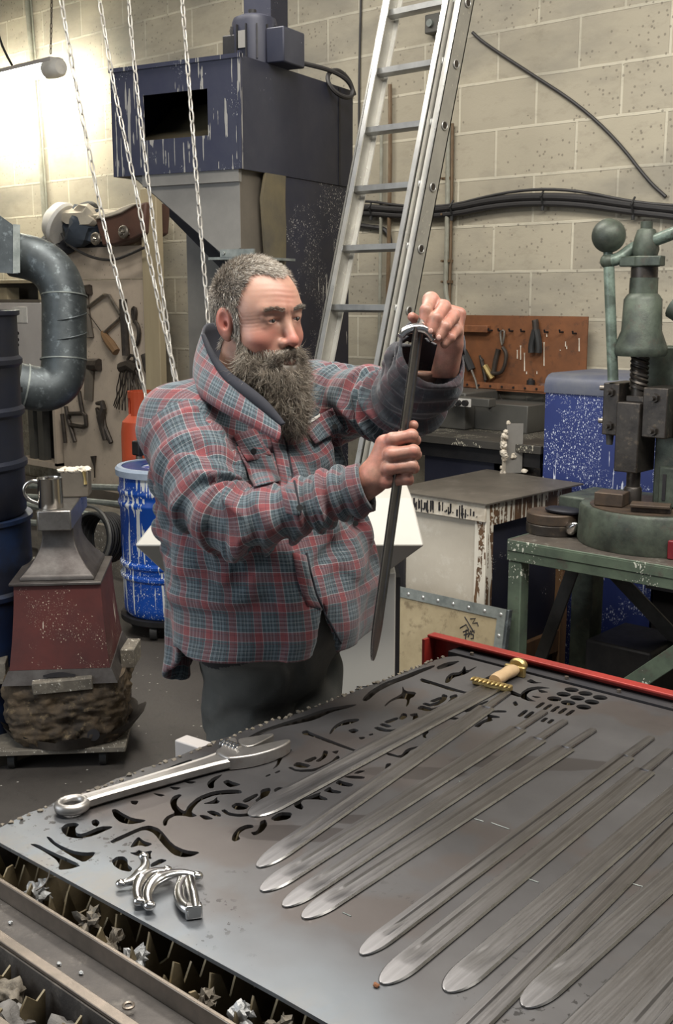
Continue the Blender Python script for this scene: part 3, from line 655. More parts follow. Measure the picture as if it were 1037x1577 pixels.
MB().lathe([(r_ * .97, H_ - .03), (r_ * 1.05, H_ - .03), (r_ * 1.06, H_ - .0), (r_ * 1.02, H_ + .012), (r_ * .93, H_ + .012), (r_ * .93, H_ - .0)], c0, 64, cap=False).build('lid_ring', 'lid_ring', th)
MB().lathe([(0, H_ - .012), (r_ * .5, H_ - .010), (r_ * .55, H_ + .006), (r_ * .93, H_ + .006), (r_ * .93, H_ - .012)], c0, 64).build('lid', 'blue_lid', th)
c0 = Vector((-4.72, 4.10, 0)); c_ = pd(222, 720, 6.05); c0.x, c0.y = c_.x, c_.y
th = thing('gas_cylinder', 'orange gas cylinder with a cut-away collar behind the blue drum', 'gas cylinder', c0)
zt = pd(213, 634, 6.05).z; rr = .115
MB().lathe([(0, .02), (rr * .9, .02), (rr, .05), (rr, zt - .10), (rr * .93, zt - .045), (rr * .6, zt - .006), (0, zt)], c0, 40).build('cylinder_body', 'orange', th)
zc = pd(213, 600, 6.05).z; m = MB(); n = 20; r1 = .075
for k in range(n):
    if k in (3, 4, 5, 12, 13, 14): 
        z0, z1 = zc - .035, zc
    else: z0, z1 = zt - .02, zc
    a, b = 2 * PI * k / n, 2 * PI * (k + 1) / n
    m.prism([c0 + Vector((math.cos(q) * rq, math.sin(q) * rq, z0)) for q, rq in ((a, r1), (b, r1), (b, r1 - .008), (a, r1 - .008))], (0, 0, z1 - z0))
m.build('collar', 'orange', th)
m = MB(); q = c0 + Vector((0, 0, zt)); m.cyl(q, q + Vector((0, 0, .06)), .02, n=12); m.cyl(q + Vector((-.03, 0, .05)), q + Vector((.03, 0, .05)), .014, n=10); m.build('valve', 'brass', th)
q = pd(214, 690, 5.75); th = thing('regulator', 'small black and chrome regulator hanging beside the orange cylinder', 'regulator', q)
MB().cbox(q, (.06, .05, .075)).build('body', 'black', th, bevel=.008); MB().cyl(q + Vector((0, 0, -.04)), q + Vector((0, 0, -.13)), .017, n=12).build('stem', 'tool_bright', th)

# ---------------- ladder
th = thing('extension_ladder', 'tall double aluminium ladder leaning back behind the bearded man', 'ladder', (-3.163, 3.05, 0))
LX, LW = -3.163, .287; d = Vector((0, -.292, -1)).normalized(); P0 = Vector((LX, 3.869, 2.804)); nrm = Vector((0, 1, -.292)).normalized()
def lpt(s): return P0 + d * s
smax = P0.z / abs(d.z); smin = -1.35
def stile(name, x0, x1, off, dep):
    a, b = lpt(smin) + nrm * off, lpt(smax) + nrm * off
    m = MB().mat(0)
    q = lambda c, x, y: Vector((x, 0, 0)) + Vector((0, c.y, c.z)) + nrm * y
    for (xx0, xx1, y0, y1, k) in ((x0, x1, -dep / 2, -dep / 2 + .006, 1), (x0, x1, dep / 2 - .006, dep / 2, 1), ((x0 if name == 'l' else x1 - .006), (x0 + .006 if name == 'l' else x1), -dep / 2, dep / 2, 0)):
        m.mat(k).loft([[q(c, xx0, y0), q(c, xx1, y0), q(c, xx1, y1), q(c, xx0, y1)] for c in (a, b)])
    return m.build('stile', ['alu_web', 'alu_edge'], th)
stile('l', LX - .028, LX, 0, .085)
stile('r', LX + LW, LX + LW + .028, 0, .085)
stile('r', LX + LW + .036, LX + LW + .064, .030, .085)
stile('l', LX - .064, LX - .036, .030, .085)
n0 = -5
for i in range(n0, 12):
    c = lpt(.25 * i)
    if c.z < .1: break
    m = MB(); a_ = Vector((LX - .032, c.y, c.z)); b_ = Vector((LX + LW + .034, c.y, c.z)); ring = []
    for q in ((-.018, -.012), (-.018, .010), (.0, .016), (.018, .010), (.018, -.012), (0, -.015)): ring.append(nrm * q[0] + Vector((0, 0, 1)) * q[1])
    m.loft([[a_ + r__ for r__ in ring], [b_ + r__ for r__ in ring]]); o = m.build('rung', 'aluminium', th, ang=20)
    for xx, off in ((LX + LW + .0285, 0), (LX + LW + .0645, .03)):
        e = Vector((xx, c.y, c.z)) + nrm * off
        MB().tube([e, e + Vector((.006, 0, 0))], [.017, .013], 16).build('rung_end', 'tool_iron', o)
        # pressed rim of the rung end
        MB().tube([e + Vector((.004, math.cos(a) * .016, math.sin(a) * .016)) for a in [j * PI / 8 for j in range(16)]], .003, 6, closed=True).build('rung_rim', 'aluminium', o)

# ---------------- rust-brown tool panel on the wall
th = thing('pegboard', 'rust-brown metal tool panel fixed to the block wall right of the raised hand', 'pegboard', py(808, 545, 4.74))
YP = 4.735
def wp(x, y, off=0): return py(x, y, YP - off)
a, b, c = wp(711, 485), wp(906, 487), wp(711, 592)
MB().box((a.x, YP, c.z), (b.x, YP + .008, a.z)).build('back_panel', 'rust', th)
S_ = 4.714
def z7(x, y): return (700 + x / S_, 470 + y / S_)
e0, e1 = wp(*z7(40, 560), .045), wp(*z7(1000, 620), .045)
m = MB(); m.box((a.x - .015, YP - .05, c.z - .015), (b.x + .005, YP, c.z - .007)); m.box((a.x - .015, YP - .05, c.z - .010), (b.x + .005, YP - .043, c.z + .022)); m.build('ledge', 'rust_ledge', th)
for i in range(8):
    x = 95 + i * 84; q = wp(*z7(x, 573 + i * 5.5), .051); q.z = c.z + .006
    MB().cyl(q, q + Vector((0, -.006, 0)), .005, n=8).build('rivet', 'black', th)
q0, q1 = wp(*z7(45, 145), .03), wp(*z7(238, 200), .03)
MB().box((q0.x, YP - .03, q1.z), (q1.x, YP, q0.z)).build('wooden_bar', 'rust_ledge', th, bevel=.003)
for x, y in ((275, 183), (345, 185), (425, 187), (510, 190), (680, 195), (790, 195), (885, 205)):
    q = wp(*z7(x, y)); m = MB(); m.tube([q, q + Vector((0, -.03, 0)), q + Vector((0, -.034, .012))], .0045, 6); m.build('peg', 'black', th)
m = MB(); rnd = random.Random(2)
for x, y0, y1 in ((458, 325, 388), (482, 293, 395), (510, 345, 478), (652, 268, 440), (635, 268, 300), (907, 240, 335), (808, 262, 300), (817, 295, 318), (672, 205, 230), (525, 480, 500), (600, 478, 500), (770, 322, 330)):
    a_, b_ = wp(*z7(x, y0), .001), wp(*z7(x, y1), .001); MB().tube([a_, a_.lerp(b_, .15), b_], [.0045, .0022, .0032], 6).build('paint_run', 'white_crust', th)
def tp(name, label, cat, at): return thing(name, label, cat, wp(*z7(*at), .02))
t = tp('pliers', 'black-handled pliers hanging head up in the middle of the rust-brown panel', 'pliers', (590, 240))
g = lambda pts, r, off=.02, k=1, n=8: MB().tube(smoothpts([wp(*z7(*p), off) for p in pts], k), r, n)
g([(585, 108), (590, 130), (592, 180)], [.012, .016, .019, .02, .015][:5] if False else .016).build('jaws', 'tool_iron', t)
g([(588, 180), (572, 240), (560, 300), (562, 345)], .017).build('handle', 'rubber', t); g([(595, 180), (608, 240), (615, 300), (612, 345)], .017).build('handle', 'rubber', t)
t = tp('hand_brace', 'bent crank brace with a brass-coloured head on the rust-brown panel', 'brace', (340, 350))
g([(345, 185), (335, 200), (340, 260), (350, 300), (368, 190), (352, 182)], .006).build('hook_wire', 'tool_bright', t)
g([(350, 305), (380, 345), (372, 420), (350, 480), (320, 498), (262, 492)], .0095).build('crank', 'tool_iron', t)
g([(222, 440), (250, 490), (278, 535)], .016).build('head', 'brass', t); g([(205, 405), (190, 380), (215, 460), (228, 545)], .010).build('stem', 'tool_iron', t)
g([(320, 320), (300, 400), (285, 480)], .013, .012).build('grip', 'tool_iron', t)
t = tp('screwdriver', 'dark screwdriver leaning at the left end of the rust-brown panel', 'screwdriver', (100, 400))
g([(62, 335), (100, 410), (125, 470)], .022, .03, 0).build('handle', 'rubber', t); g([(125, 470), (155, 550), (175, 640)], .006, .055, 0).build('shaft', 'tool_bright', t)
for (x0, y0, x1, y1, lab) in ((185, 365, 262, 745, 'thin black spike left of the brace, passing through the ledge'), (325, 640, 360, 718, 'thin black spike poking out below the ledge of the rust-brown panel')):
    a_, b_ = wp(*z7(x0, y0), .02), wp(*z7(x1, y1), .02); tag(MB().tube([a_, b_], [.006, .003], 8).build('metal_spike', 'tool_iron'), lab, 'spike')
t = tp('small_socket', 'small dark socket standing on the ledge under the pliers', 'socket', (555, 560)); q = wp(*z7(555, 568), .025); q.z = c.z - .006
MB().cyl(q, q + Vector((0, 0, .05)), .020, n=16).build('body', 'black', t); MB().cyl(q + Vector((0, 0, .05)), q + Vector((0, 0, .058)), .012, n=16).build('drive_end', 'tool_iron', t)
q = wp(*z7(655, 550), .025); q.z = c.z - .006; tag(MB().lump(q + Vector((0, 0, .022)), .022, 4, .3, 2, (1.6, .8, .8)).build('rag_ball', 'leather'), 'small brown lump on the ledge beside the blue cover', 'lump')

# ---------------- low flecked table with the grey machine head
z_ = 1.02
th = thing('flecked_table', 'dark steel machine table flecked with pale dust behind the wooden cabinet', 'table', (-2.9, 4.4, 0))
fl, fr = pz(632, 664, z_), pz(842, 691, z_)
MB().box((-3.35, 4.15, z_ - .035), (-2.56, 4.72, z_)).build('table_top', 'dust_top', th, bevel=.002)
MB().box((-3.33, 4.18, z_ - .10), (-2.58, 4.70, z_ - .036)).build('apron', 'black', th)
MB().box((-3.22, 4.20, .0), (-2.83, 4.66, z_ - .101)).build('navy_body', 'navy', th)
MB().box((-2.80, 4.22, .0), (-2.60, 4.66, z_ - .101)).build('brown_body', 'steel_dark', th)
th = thing('machine_head', 'dark grey machine head with a small two-knob control box on the flecked table', 'machine', (-3.3, 4.5, z_))
h0, h1 = py(640, 600, 4.42), py(717, 600, 4.42)
MB().box((h0.x - .12, 4.42, z_), (h1.x, 4.70, h0.z)).build('head_body', 'machine_grey', th, bevel=.008)
q0, q1 = py(688, 610, 4.36), py(753, 628, 4.36)
MB().box((q0.x, 4.36, q1.z), (q1.x, 4.419 , q0.z)).build('control_box', 'machine_grey', th, bevel=.004)
s0, s1 = py(701, 613, 4.355), py(725, 627, 4.355)
pl = MB().box((s0.x, 4.354, s1.z), (s1.x, 4.3598, s0.z)).build('control_plate', 'paper', th)
for xx in (707.5, 718.5): q = py(xx, 620.5, 4.354); MB().cyl(q, q + Vector((0, -.02, 0)), .014, n=16).build('knob', 'black', pl)
tag(MB().box((h1.x, 4.5, z_), (h1.x + .30, 4.74, z_ + .13)).build('grey_plinth', 'machine_grey', bevel=.004), 'grey block beside the machine head against the wall', 'block')
tag(MB().tube([py(754, 612, 4.5), py(755, 625, 4.5), py(757, 628, 4.5)], .012, 8).build('black_bracket', 'black'), 'black bracket at the right end of the control box', 'bracket')

# ---------------- flecked blue cover
th = thing('blue_cover', 'tall deep blue machine cover flecked with white, behind the press handle', 'machine cover', (-2.3, 4.3, 0))
x0, x1, zt = -2.545, -2.02, py(842, 577, 4.15).z
prof = [(4.15, 0), (4.15, zt - .05), (4.158, zt - .025), (4.175, zt - .010), (4.20, zt), (4.55, zt), (4.60, zt - .03), (4.60, 0)]
MB().prism([(x0, y, z) for y, z in prof], (x1 - x0, 0, 0)).build('cover_body', 'blue_locker', th)
MB().prism([(x0 - .004, y, z) for y, z in ((4.145, zt - .075), (4.145, zt - .045), (4.153, zt - .018), (4.172, zt - .002), (4.20, zt + .006), (4.56, zt + .006), (4.56, zt - .004), (4.20, zt - .006), (4.16, zt - .03), (4.152, zt - .075))], (x1 - x0 + .008, 0, 0)).build('rubbed_top', 'blue_locker_top', th)

# ---------------- wooden cabinet with a steel plate
th = thing('wooden_cabinet', 'wooden cabinet splashed with white plaster, cream panel in its front', 'cabinet', (-2.6, 3.8, 0))
X0, X1, Y0, Y1, ZT = -2.80, -2.36, 3.46, 4.08, .885
post = .052
for (x, y, mt) in ((X0, Y0, 'soot'), (X1 - post, Y0, 'timber_splash'), (X1 - post, Y1 - post, 'timber_dark'), (X0, Y1 - post, 'timber_dark')):
    MB().box((x, y, 0), (x + post, y + post, ZT)).build('corner_post', mt, th, bevel=.003)
MB().box((X0, Y0 - .012, ZT - .065), (X1 + .003, Y0 - .0005, ZT)).build('front_rail', 'white_crust', th, bevel=.002)
MB().box((X1 - .01, Y0 + post, ZT - .085), (X1, Y1 - post, ZT)).build('side_rail', 'timber_splash', th)
MB().box((X1 - .03, Y0 + post, .18), (X1 - .005, Y1 - post, .27)).build('side_rail', 'timber_dark', th)
MB().box((X1 - .040, Y0 + post, .27), (X1 - .032, Y1 - post, ZT - .085)).build('side_panel', 'navy_splat', th)
MB().box((X1 - .040, Y0 + post, .0), (X1 - .032, Y1 - post, .18)).build('side_panel', 'black', th)
MB().box((X0 + post - .03, Y0 + .010, .0), (X1 - post, Y0 + .018, ZT - .067)).build('cream_panel', 'panel_cream', th)
m = MB(); rnd = random.Random(7)
for i in range(46):
    x = X0 + .05 + rnd.random() * (X1 - X0 - .06); l = rnd.uniform(.008, .05) if rnd.random() < .6 else .012
    m.tube([(x, Y0 - .0135, ZT - rnd.uniform(.01, .05)), (x, Y0 - .0135, ZT - .04 - l * .5)], rnd.uniform(.0018, .004), 5)
m.build('dark_drips', 'soot', th); th.children[-1]['kind'] = 'stuff'
m = MB(); pt = [pz(632, 752, .9), pz(742, 771, .9), pz(900, 742, .9), pz(772, 716, .9)]
P_ = [Vector((-2.83, 3.44, .887)), Vector((-2.345, 3.436, .887)), Vector((-2.318, 4.10, .887)), Vector((-2.84, 4.16, .887))]
tag(MB().prism(P_, (0, 0, .006)).build('steel_plate', 'plate'), 'dusty brown steel plate lying on the wooden cabinet', 'plate')
q = pz(788, 728, .893); th = thing('crusted_bracket', 'white plaster-crusted angle bracket standing on the steel plate', 'bracket', q)
zt = py(788, 652, q.y).z
l_, r_ = pz(765, 727, .893), pz(801, 728, .893); b0 = Vector((l_.x, q.y, .893)); rd = RH
ww = 36 * 4.4 / 1738
pth = [q - rd * ww * .5 + rd * ww * .22, q + rd * ww * .5]
MB().prism([pth[0] - FH * .004, pth[1] - FH * .004 + UP * .0, pth[1] + FH * .004, pth[0] + FH * .004], (0, 0, zt - .893)).build('plate_face', 'grey_sheet', th)
m = MB().prism([q - rd * ww * .5 - FH * .035, q - rd * ww * .28 - FH * .005, q - rd * ww * .28 + FH * .006, q - rd * ww * .5 - FH * .022], (0, 0, (zt - .893) * .8))
rnd = random.Random(3)
for i in range(22): m.lump(q - rd * ww * rnd.uniform(.3, .52) - FH * rnd.uniform(.01, .035) + UP * rnd.uniform(.0, (zt - .893) * .85), rnd.uniform(.007, .014), i, .3, 2)
m.lump(q - rd * ww * .22 + UP * (zt - .89), .010, 3, .2, 2); m.lump(q + rd * ww * .05 - FH * .008 + UP * .075, .012, 3, .4, 2); m.lump(q + rd * ww * .62 + UP * .008, .014, 5, .3, 2, (1.2, 1, .8)); m.build('crust', 'white_crust', th)

# ---------------- framed board in front of the cabinet
th = thing('framed_board', 'stained board in a riveted grey metal frame with scrawled marks, leaning on the cabinet', 'framed board', (-2.45, 3.3, 0))
tilt = Matrix.Translation((0, 3.20, 0)) @ Matrix.Rotation(R(-9), 4, 'X')
zl = 0.56; xa, xb = py(560, 925, 3.27).x, py(776, 965, 3.27).x
def tb(m_): return m_
MB().box((xa, 0, 0), (xb, .012, zl), tilt).build('board', 'tin_board', th)
MB().box((xa, -.004, zl - .035), (xb, -.0005, zl + .004), tilt).build('frame_strip', 'galv_pale', th)
MB().box((xb - .035, -.0045, 0), (xb, -.0008, zl - .035), tilt).build('frame_strip', 'galv_pale', th)
MB().box((xb, -.004, 0), (xb + .012, .02, zl + .004), tilt).build('edge_channel', 'galv', th, bevel=.003)
for i in range(7): q = tilt @ Vector((xb - .02 - i * .07, -.005, zl - .018)); MB().sphere(q, (.007, .003, .007), 10, 6).build('rivet', 'alu_edge', th)
for i in range(1, 6): q = tilt @ Vector((xb - .018, -.005, zl - .02 - i * .075)); MB().sphere(q, (.007, .003, .007), 10, 6).build('rivet', 'alu_edge', th)
def mk(pts, r=.0022): return [tilt @ Vector((xb + x, -.001, zl + z)) for x, z in pts]
m = MB()
for s in ([(-.175, -.055), (-.125, -.105)], [(-.19, -.10), (-.165, -.082), (-.15, -.10)], [(-.15, -.058), (-.128, -.052), (-.138, -.072), (-.118, -.066), (-.112, -.078)],
          [(-.175, -.112), (-.155, -.100), (-.150, -.112), (-.17, -.122)], [(-.162, -.10), (-.160, -.135)], [(-.15, -.125), (-.142, -.10)], [(-.145, -.112), (-.128, -.112)], [(-.126, -.098), (-.136, -.100), (-.138, -.112), (-.128, -.114), (-.127, -.126), (-.138, -.128)]):
    m.tube(mk(s), .0021, 5)
m.build('scrawled_mark', 'soot', th); th.children[-1]['kind'] = 'stuff'
# ================================================================== PRESS BENCH, WHITE CASING, ANVIL
ZB = .80; BY = 3.335; BX = -2.175
th = thing('press_bench', 'green angle-iron bench with a worn steel top carrying the green screw press', 'bench', (-1.6, 3.6, 0))
BR, BB = -.75, 3.95
MB().box((BX, BY, ZB - .012), (BR, BB, ZB)).build('bench_top', 'worn_top', th)
MB().box((BX - .002, BY - .006, ZB - .075), (BR, BY - .0005, ZB + .001)).build('front_rail', 'bench_green', th, bevel=.003)
MB().box((BX - .006, BY, ZB - .075), (BX - .0005, BB, ZB + .001)).build('end_rail', 'bench_green', th)
MB().box((BX, BY - .010, ZB - .036), (BR, BY - .0065, ZB - .006)).build('rail_strip', 'bench_green', th)
MB().box((BX, BY, .0), (BX + .055, BY + .055, ZB - .076)).build('leg', 'bench_green', th, bevel=.004)
MB().box((BX + .02, 3.75, .0), (BX + .11, 3.84, ZB - .013)).build('leg', 'press_green', th, bevel=.006)
MB().box((-.82, BY, 0), (-.76, BY + .06, ZB - .076)).build('leg', 'bench_green', th, bevel=.004)
MB().box((-.82, 3.8, 0), (-.76, 3.86, ZB - .013)).build('leg', 'bench_green', th, bevel=.004)
def bar(a, b, w, t_, mat, name='brace'):
    a, b = Vector(a), Vector(b); d_ = (b - a).normalized(); s_ = d_.cross(Vector((0, 1, 0))).normalized() * (w / 2); e_ = Vector((0, t_, 0))
    return MB().loft([[p - s_, p + s_, p + s_ + e_, p - s_ + e_] for p in (a, b)]).build(name, mat, th, bevel=.002)
Yb = 3.62
bar(py(885, 868, Yb), py(815, 1060, Yb), .05, .012, 'brace_dark')
bar(py(925, 862, Yb + .12), py(1060, 1005, Yb + .12), .055, .012, 'brace_dark')
_a, _b = py(1070, 990, BY - .014), py(905, 1099, BY - .014); bar(_b + (_a - _b) * ((-.80 - _b.x) / (_a.x - _b.x)), _b, .062, .012, 'bench_green')
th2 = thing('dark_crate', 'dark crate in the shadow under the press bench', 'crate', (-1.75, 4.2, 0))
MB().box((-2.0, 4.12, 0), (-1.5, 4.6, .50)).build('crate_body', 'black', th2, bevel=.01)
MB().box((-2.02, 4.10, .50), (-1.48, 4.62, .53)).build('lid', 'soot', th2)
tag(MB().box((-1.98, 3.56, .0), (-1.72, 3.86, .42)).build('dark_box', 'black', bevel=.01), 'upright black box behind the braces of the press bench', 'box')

# ---- screw press
PX, PY = -1.838, 3.60
th = thing('fly_press', 'old green screw press with a ball weight on its lever', 'press', (PX, PY, ZB))
def ring_(cx, cy, z, rx, ry, n=40, fl=None): return [Vector((cx + rx * math.cos(2 * PI * j / n), cy + ry * math.sin(2 * PI * j / n), z)) for j in range(n)]
# base: rounded front block on a flange
zb1 = ZB + .135
def dpoly(z, r, back):
    p = []
    for j in range(25):
        a = PI + PI * j / 24; p.append(Vector((PX + .065 + r * math.cos(a), PY + .02 + r * .92 * math.sin(a), z)))
    p += [Vector((PX + .065 + r, PY + back, z)), Vector((PX + .065 - r, PY + back, z))]; return p
MB().loft([dpoly(ZB + .0005, .255, .25), dpoly(ZB + .012, .26, .25), dpoly(zb1 - .01, .255, .25), dpoly(zb1, .248, .25)]).build('base', 'press_green', th)
MB().box((PX - .30, PY - .0, ZB + .0005), (PX - .17, PY + .26, zb1 - .004)).build('base_shoulder', 'press_green', th, bevel=.008)
m = MB()
for (x, y, w, d_) in ((PX - .10, PY - .12, .07, .022), (PX + .01, PY - .10, .05, .05)): m.box((x, y, zb1 + .0002), (x + w, y + d_, zb1 + .0012))
m.build('t_slot', 'soot', th)
MB().lathe([(0, 0), (.20, 0), (.20, .003), (0, .003)], (PX + .06, PY, zb1), 40).build('worn_table', 'steel_rusty', th)
zz = zb1 + .0035
# frame: head casting, guide block, column
zc = lambda y, D=None: (PY_(y))
def zy(y): return py(990, y, PY).z
hx, hy = PX, PY
MB().lathe([(0, 0), (.084, 0), (.090, .012), (.089, .030), (.068, .085), (.064, .190), (.054, .205), (.048, .210), (.047, .262), (0, .262)], (hx, hy, zy(548)), 40).build('head_casting', 'press_green', th)
z0 = zy(548); zg1, zg0 = zy(596), zy(668)
MB().cyl((hx, hy, z0), (hx, hy, zg1 - .03), .026, n=24).build('screw_core', 'steel_dark', th)
m = MB()
for s in range(3):
    m.tube([Vector((hx + math.cos(a) * .027, hy + math.sin(a) * .027, zg1 - .01 + (z0 - zg1 + .01) * k / 60)) for k, a in [(k, -k * .26 + s * 2 * PI / 3) for k in range(61)]], .006, 5)
m.build('screw_thread', 'steel_dark', th)
# C frame at the back right
fr = []
m = MB()
def fbox(x0, y0, z0, x1, y1, z1, mat, name, bv=.008): return MB().box((hx + x0, hy + y0, z0), (hx + x1, hy + y1, z1)).build(name, mat, th, bevel=bv)
fbox(-.075, .115, zg0 - .0, .16, .20, z0 + .03, 'press_green', 'back_web')
fbox(.060, .02, zb1 - .002, .36, .24, zg0 + .01, 'press_green', 'column')
fbox(.135, -.01, zg0, .30, .22, zg1 + .0, 'press_pale', 'guide_casting', .012)
fbox(-.105, -.055, zg0 - .008, -.045, .10, zg1 + .012, 'steel_dark', 'guide_plate', .004)
fbox(.045, -.055, zg0 - .005, .135, .10, zg1 + .004, 'steel_dark', 'guide_plate', .004)
fbox(-.044, -.070, zg0 - .13, .044, .06, zg1 - .05, 'steel_dark', 'ram', .004)
fbox(-.030, -.030, zg1 - .05, .044, .05, zg1 - .03, 'steel_dark', 'ram_cap', .002)
m = MB(); pts = [Vector((hx + .09, hy + .05, z0 + .17)), Vector((hx + .16, hy + .05, z0 + .13)), Vector((hx + .20, hy + .05, z0 + .02)), Vector((hx + .21, hy + .05, zg1 + .04)), Vector((hx + .22, hy + .08, zg0))]
m.tube(smoothpts(pts, 2), [.05] * 40 if False else .045, 14); m.build('arch_rib', 'press_green', th)
for (dx, z) in ((-.075, zg1 - .02), (-.075, zg0 + .025), (.09, zg1 - .03), (.09, zg0 + .02)):
    c = Vector((hx + dx, hy - .0555, z)); MB().tube([c, c + Vector((0, -.014, 0))], .016, 6).build('nut', 'steel_dark', th, ang=20); MB().cyl(c + Vector((0, -.0145, 0)), c + Vector((0, -.03, 0)), .008, n=10).build('stud', 'steel_dark', th)
for z in (zg1 - .01, zg0 + .035):
    c = Vector((hx - .1055, hy - .01, z)); MB().cyl(c, c + Vector((-.035, 0, 0)), .009, n=10).build('side_stud', 'tool_bright', th)
c = Vector((hx - .085, hy - .03, zg0 - .009)); MB().cyl(c, c + Vector((0, 0, -.035)), .014, .011, n=14).build('lock_knob', 'brace_dark', th)
c = Vector((hx + .0, hy - .005, zg0 - .1305)); MB().cyl(c, c + Vector((0, 0, -.055)), .024, n=24).build('tool_holder', 'steel_dark', th)
MB().lathe([(0, 0), (.031, 0), (.031, .052), (.027, .058), (0, .058)], (c.x, c.y, zz), 24).build('punch', 'steel_dark', th)
MB().cyl((c.x, c.y, zz + .058), (c.x, c.y, zg0 - .186), .026, n=24).build('punch_shank', 'tool_bright', th)
fbox(.10, -.02, zb1 + .004, .17, .019, zb1 + .145, 'press_green', 'column_lug', .006)
fbox(.118, -.024, zb1 + .03, .130, -.0205, zb1 + .12, 'soot', 'slot', 0)
# lever with ball
zt = z0 + .262
MB().cyl((hx, hy, zt), (hx, hy, zt + .035), .045, n=28).build('screw_neck', 'steel_dark', th)
m = MB(); m.tube([Vector((hx, hy, zt + .036)), Vector((hx, hy, zt + .072))], .052, 28); m.cbox((hx + .005, hy - .03, zt + .054), (.15, .04, .034)); m.build('clamp_collar', 'press_green', th, bevel=.004)
MB().cyl((hx - .075, hy - .03, zt + .055), (hx - .100, hy - .03, zt + .055), .012, n=12).build('clamp_bolt', 'press_pale', th)
MB().lathe([(0, 0), (.040, 0), (.046, .02), (.038, .06), (.030, .085), (.020, .09), (.020, .112), (0, .114)], (hx, hy, zt + .073), 28).build('lever_boss', 'press_green', th)
bc = py(938, 363, PY - .05); zl = py(938, 402, PY - .05).z
e1 = Vector((bc.x + .005, bc.y, zl)); rise = Vector((hx, hy, zt + .115))
MB().tube(smoothpts([e1, e1 + (rise - e1) * .3 + Vector((0, 0, -.01)), rise + Vector((-.04, 0, -.01)), rise + Vector((.05, 0, .012)), rise + Vector((.16, .02, .055)), rise + Vector((.34, .04, .07))], 2), [.021] * 2 + [.02] * 100 if False else .021, 16).build('lever_arm', 'press_pale', th)
MB().sphere(bc, .0575, 36, 24).build('ball_weight', 'press_green', th)
MB().cyl(bc + Vector((0, 0, -.05)), Vector((bc.x, bc.y, zl - .012)), .016, n=16).build('ball_neck', 'press_pale', th)
MB().sphere((bc.x, bc.y, zl), .026, 16, 12).build('elbow_joint', 'press_green', th)
hb = py(943, 586, PY - .05)
MB().cyl((bc.x + .006, bc.y, zl - .02), (hb.x + .004, bc.y, hb.z), .0185, n=20).build('drop_handle', 'press_pale', th)

# things lying on the press bed and bench
def loose(name, mb, mat, label, cat, bevel=0, group=None): return tag(mb.build(name, mat, bevel=bevel), label, cat, group)
q = pz(940, 778, zz); m = MB(); m.cbox(q + Vector((-.0, .01, .024)), (.10, .085, .046), (0, 0, R(12))); loose('steel_block', m, 'steel_rusty', 'brown square steel block left of the punch on the press bed', 'block', .003)
q = pz(1002, 788, zz); th2 = thing('slotted_block', 'brown slotted steel block right of the punch on the press bed', 'block', q)
rot = (0, 0, R(22)); MB().cbox(q + Vector((0, 0, .022)), (.13, .075, .010), rot).build('plate', 'steel_rusty', th2, bevel=.002)
MB().cbox(q + Vector((0, .006, .0085)), (.13, .060, .0165), rot).build('lower_plate', 'steel_dark', th2, bevel=.002)
q = pz(832, 822, ZB); q += Vector((.02, .06, 0))
th2 = thing('round_anvil_block', 'thick two-tier steel disc on the left end of the green bench', 'disc', q)
MB().lathe([(0, .0005), (.098, .0005), (.100, .003), (.100, .036), (.098, .038), (0, .038)], q, 48).build('lower_disc', 'steel_dark', th2)
MB().lathe([(0, .0385), (.096, .0385), (.099, .042), (.099, .074), (.096, .078), (0, .078)], q, 48).build('upper_disc', 'steel_rusty', th2)
qq = q + Vector((.045, -.01, .0785)); th2 = thing('tin_lid', 'dark blue oval tin lid lying on the thick steel disc', 'lid', qq)
MB().lathe([(0, 0), (.050, 0), (.062, .006), (.064, .012), (.055, .018), (.03, .022), (0, .023)], qq, 40, Matrix.Diagonal((1.15, .72, 1, 1))).build('lid_body', 'old_dark', th2)
for (x, y, r_, lab) in ((853, 824, 0, 'bright pointed steel finial in front of the steel disc'), (877, 827, 1, 'bright leaning steel finial beside the green press base')):
    q = pz(x, y, ZB); m = MB(); m.lathe([(0, 0), (.020, 0), (.024, .012), (.018, .035), (.008, .052), (0, .056)], q + Vector((0, 0, .0245)), 24, Matrix.Rotation(R(50), 4, 'Y') @ Matrix.Rotation(R(20 * r_), 4, 'X')); loose('steel_finial', m, 'chrome', lab, 'finial')
q = pz(1001, 852, ZB); m = MB(); m.cyl(q + Vector((0, 0, .0005)), q + Vector((0, 0, .016)), .010, n=14); m.sphere(q + Vector((0, 0, .022)), .009, 14, 10); m.cyl(q + Vector((0, 0, .026)), q + Vector((0, 0, .036)), .004, n=8); loose('brass_finial', m, 'brass', 'tiny brass finial standing on the green bench front edge', 'finial')
q = pz(1048, 862, ZB); m = MB(); m.cbox(q + Vector((.02, .02, .032)), (.12, .08, .063), (0, 0, R(6))); loose('crimson_box', m, 'crimson', 'crimson box at the right edge of the picture on the green bench', 'box', .004)
q = pz(1022, 853, ZB); m = MB(); m.tube([q + Vector((-.02, 0, .012)), q + Vector((.015, 0, .012))], [.003, .008], 10); m.sphere(q + Vector((.01, 0, .010)), .0095, 10, 8); loose('brass_nozzle', m, 'brass', 'small brass nozzle pointing left beside the crimson box', 'nozzle')

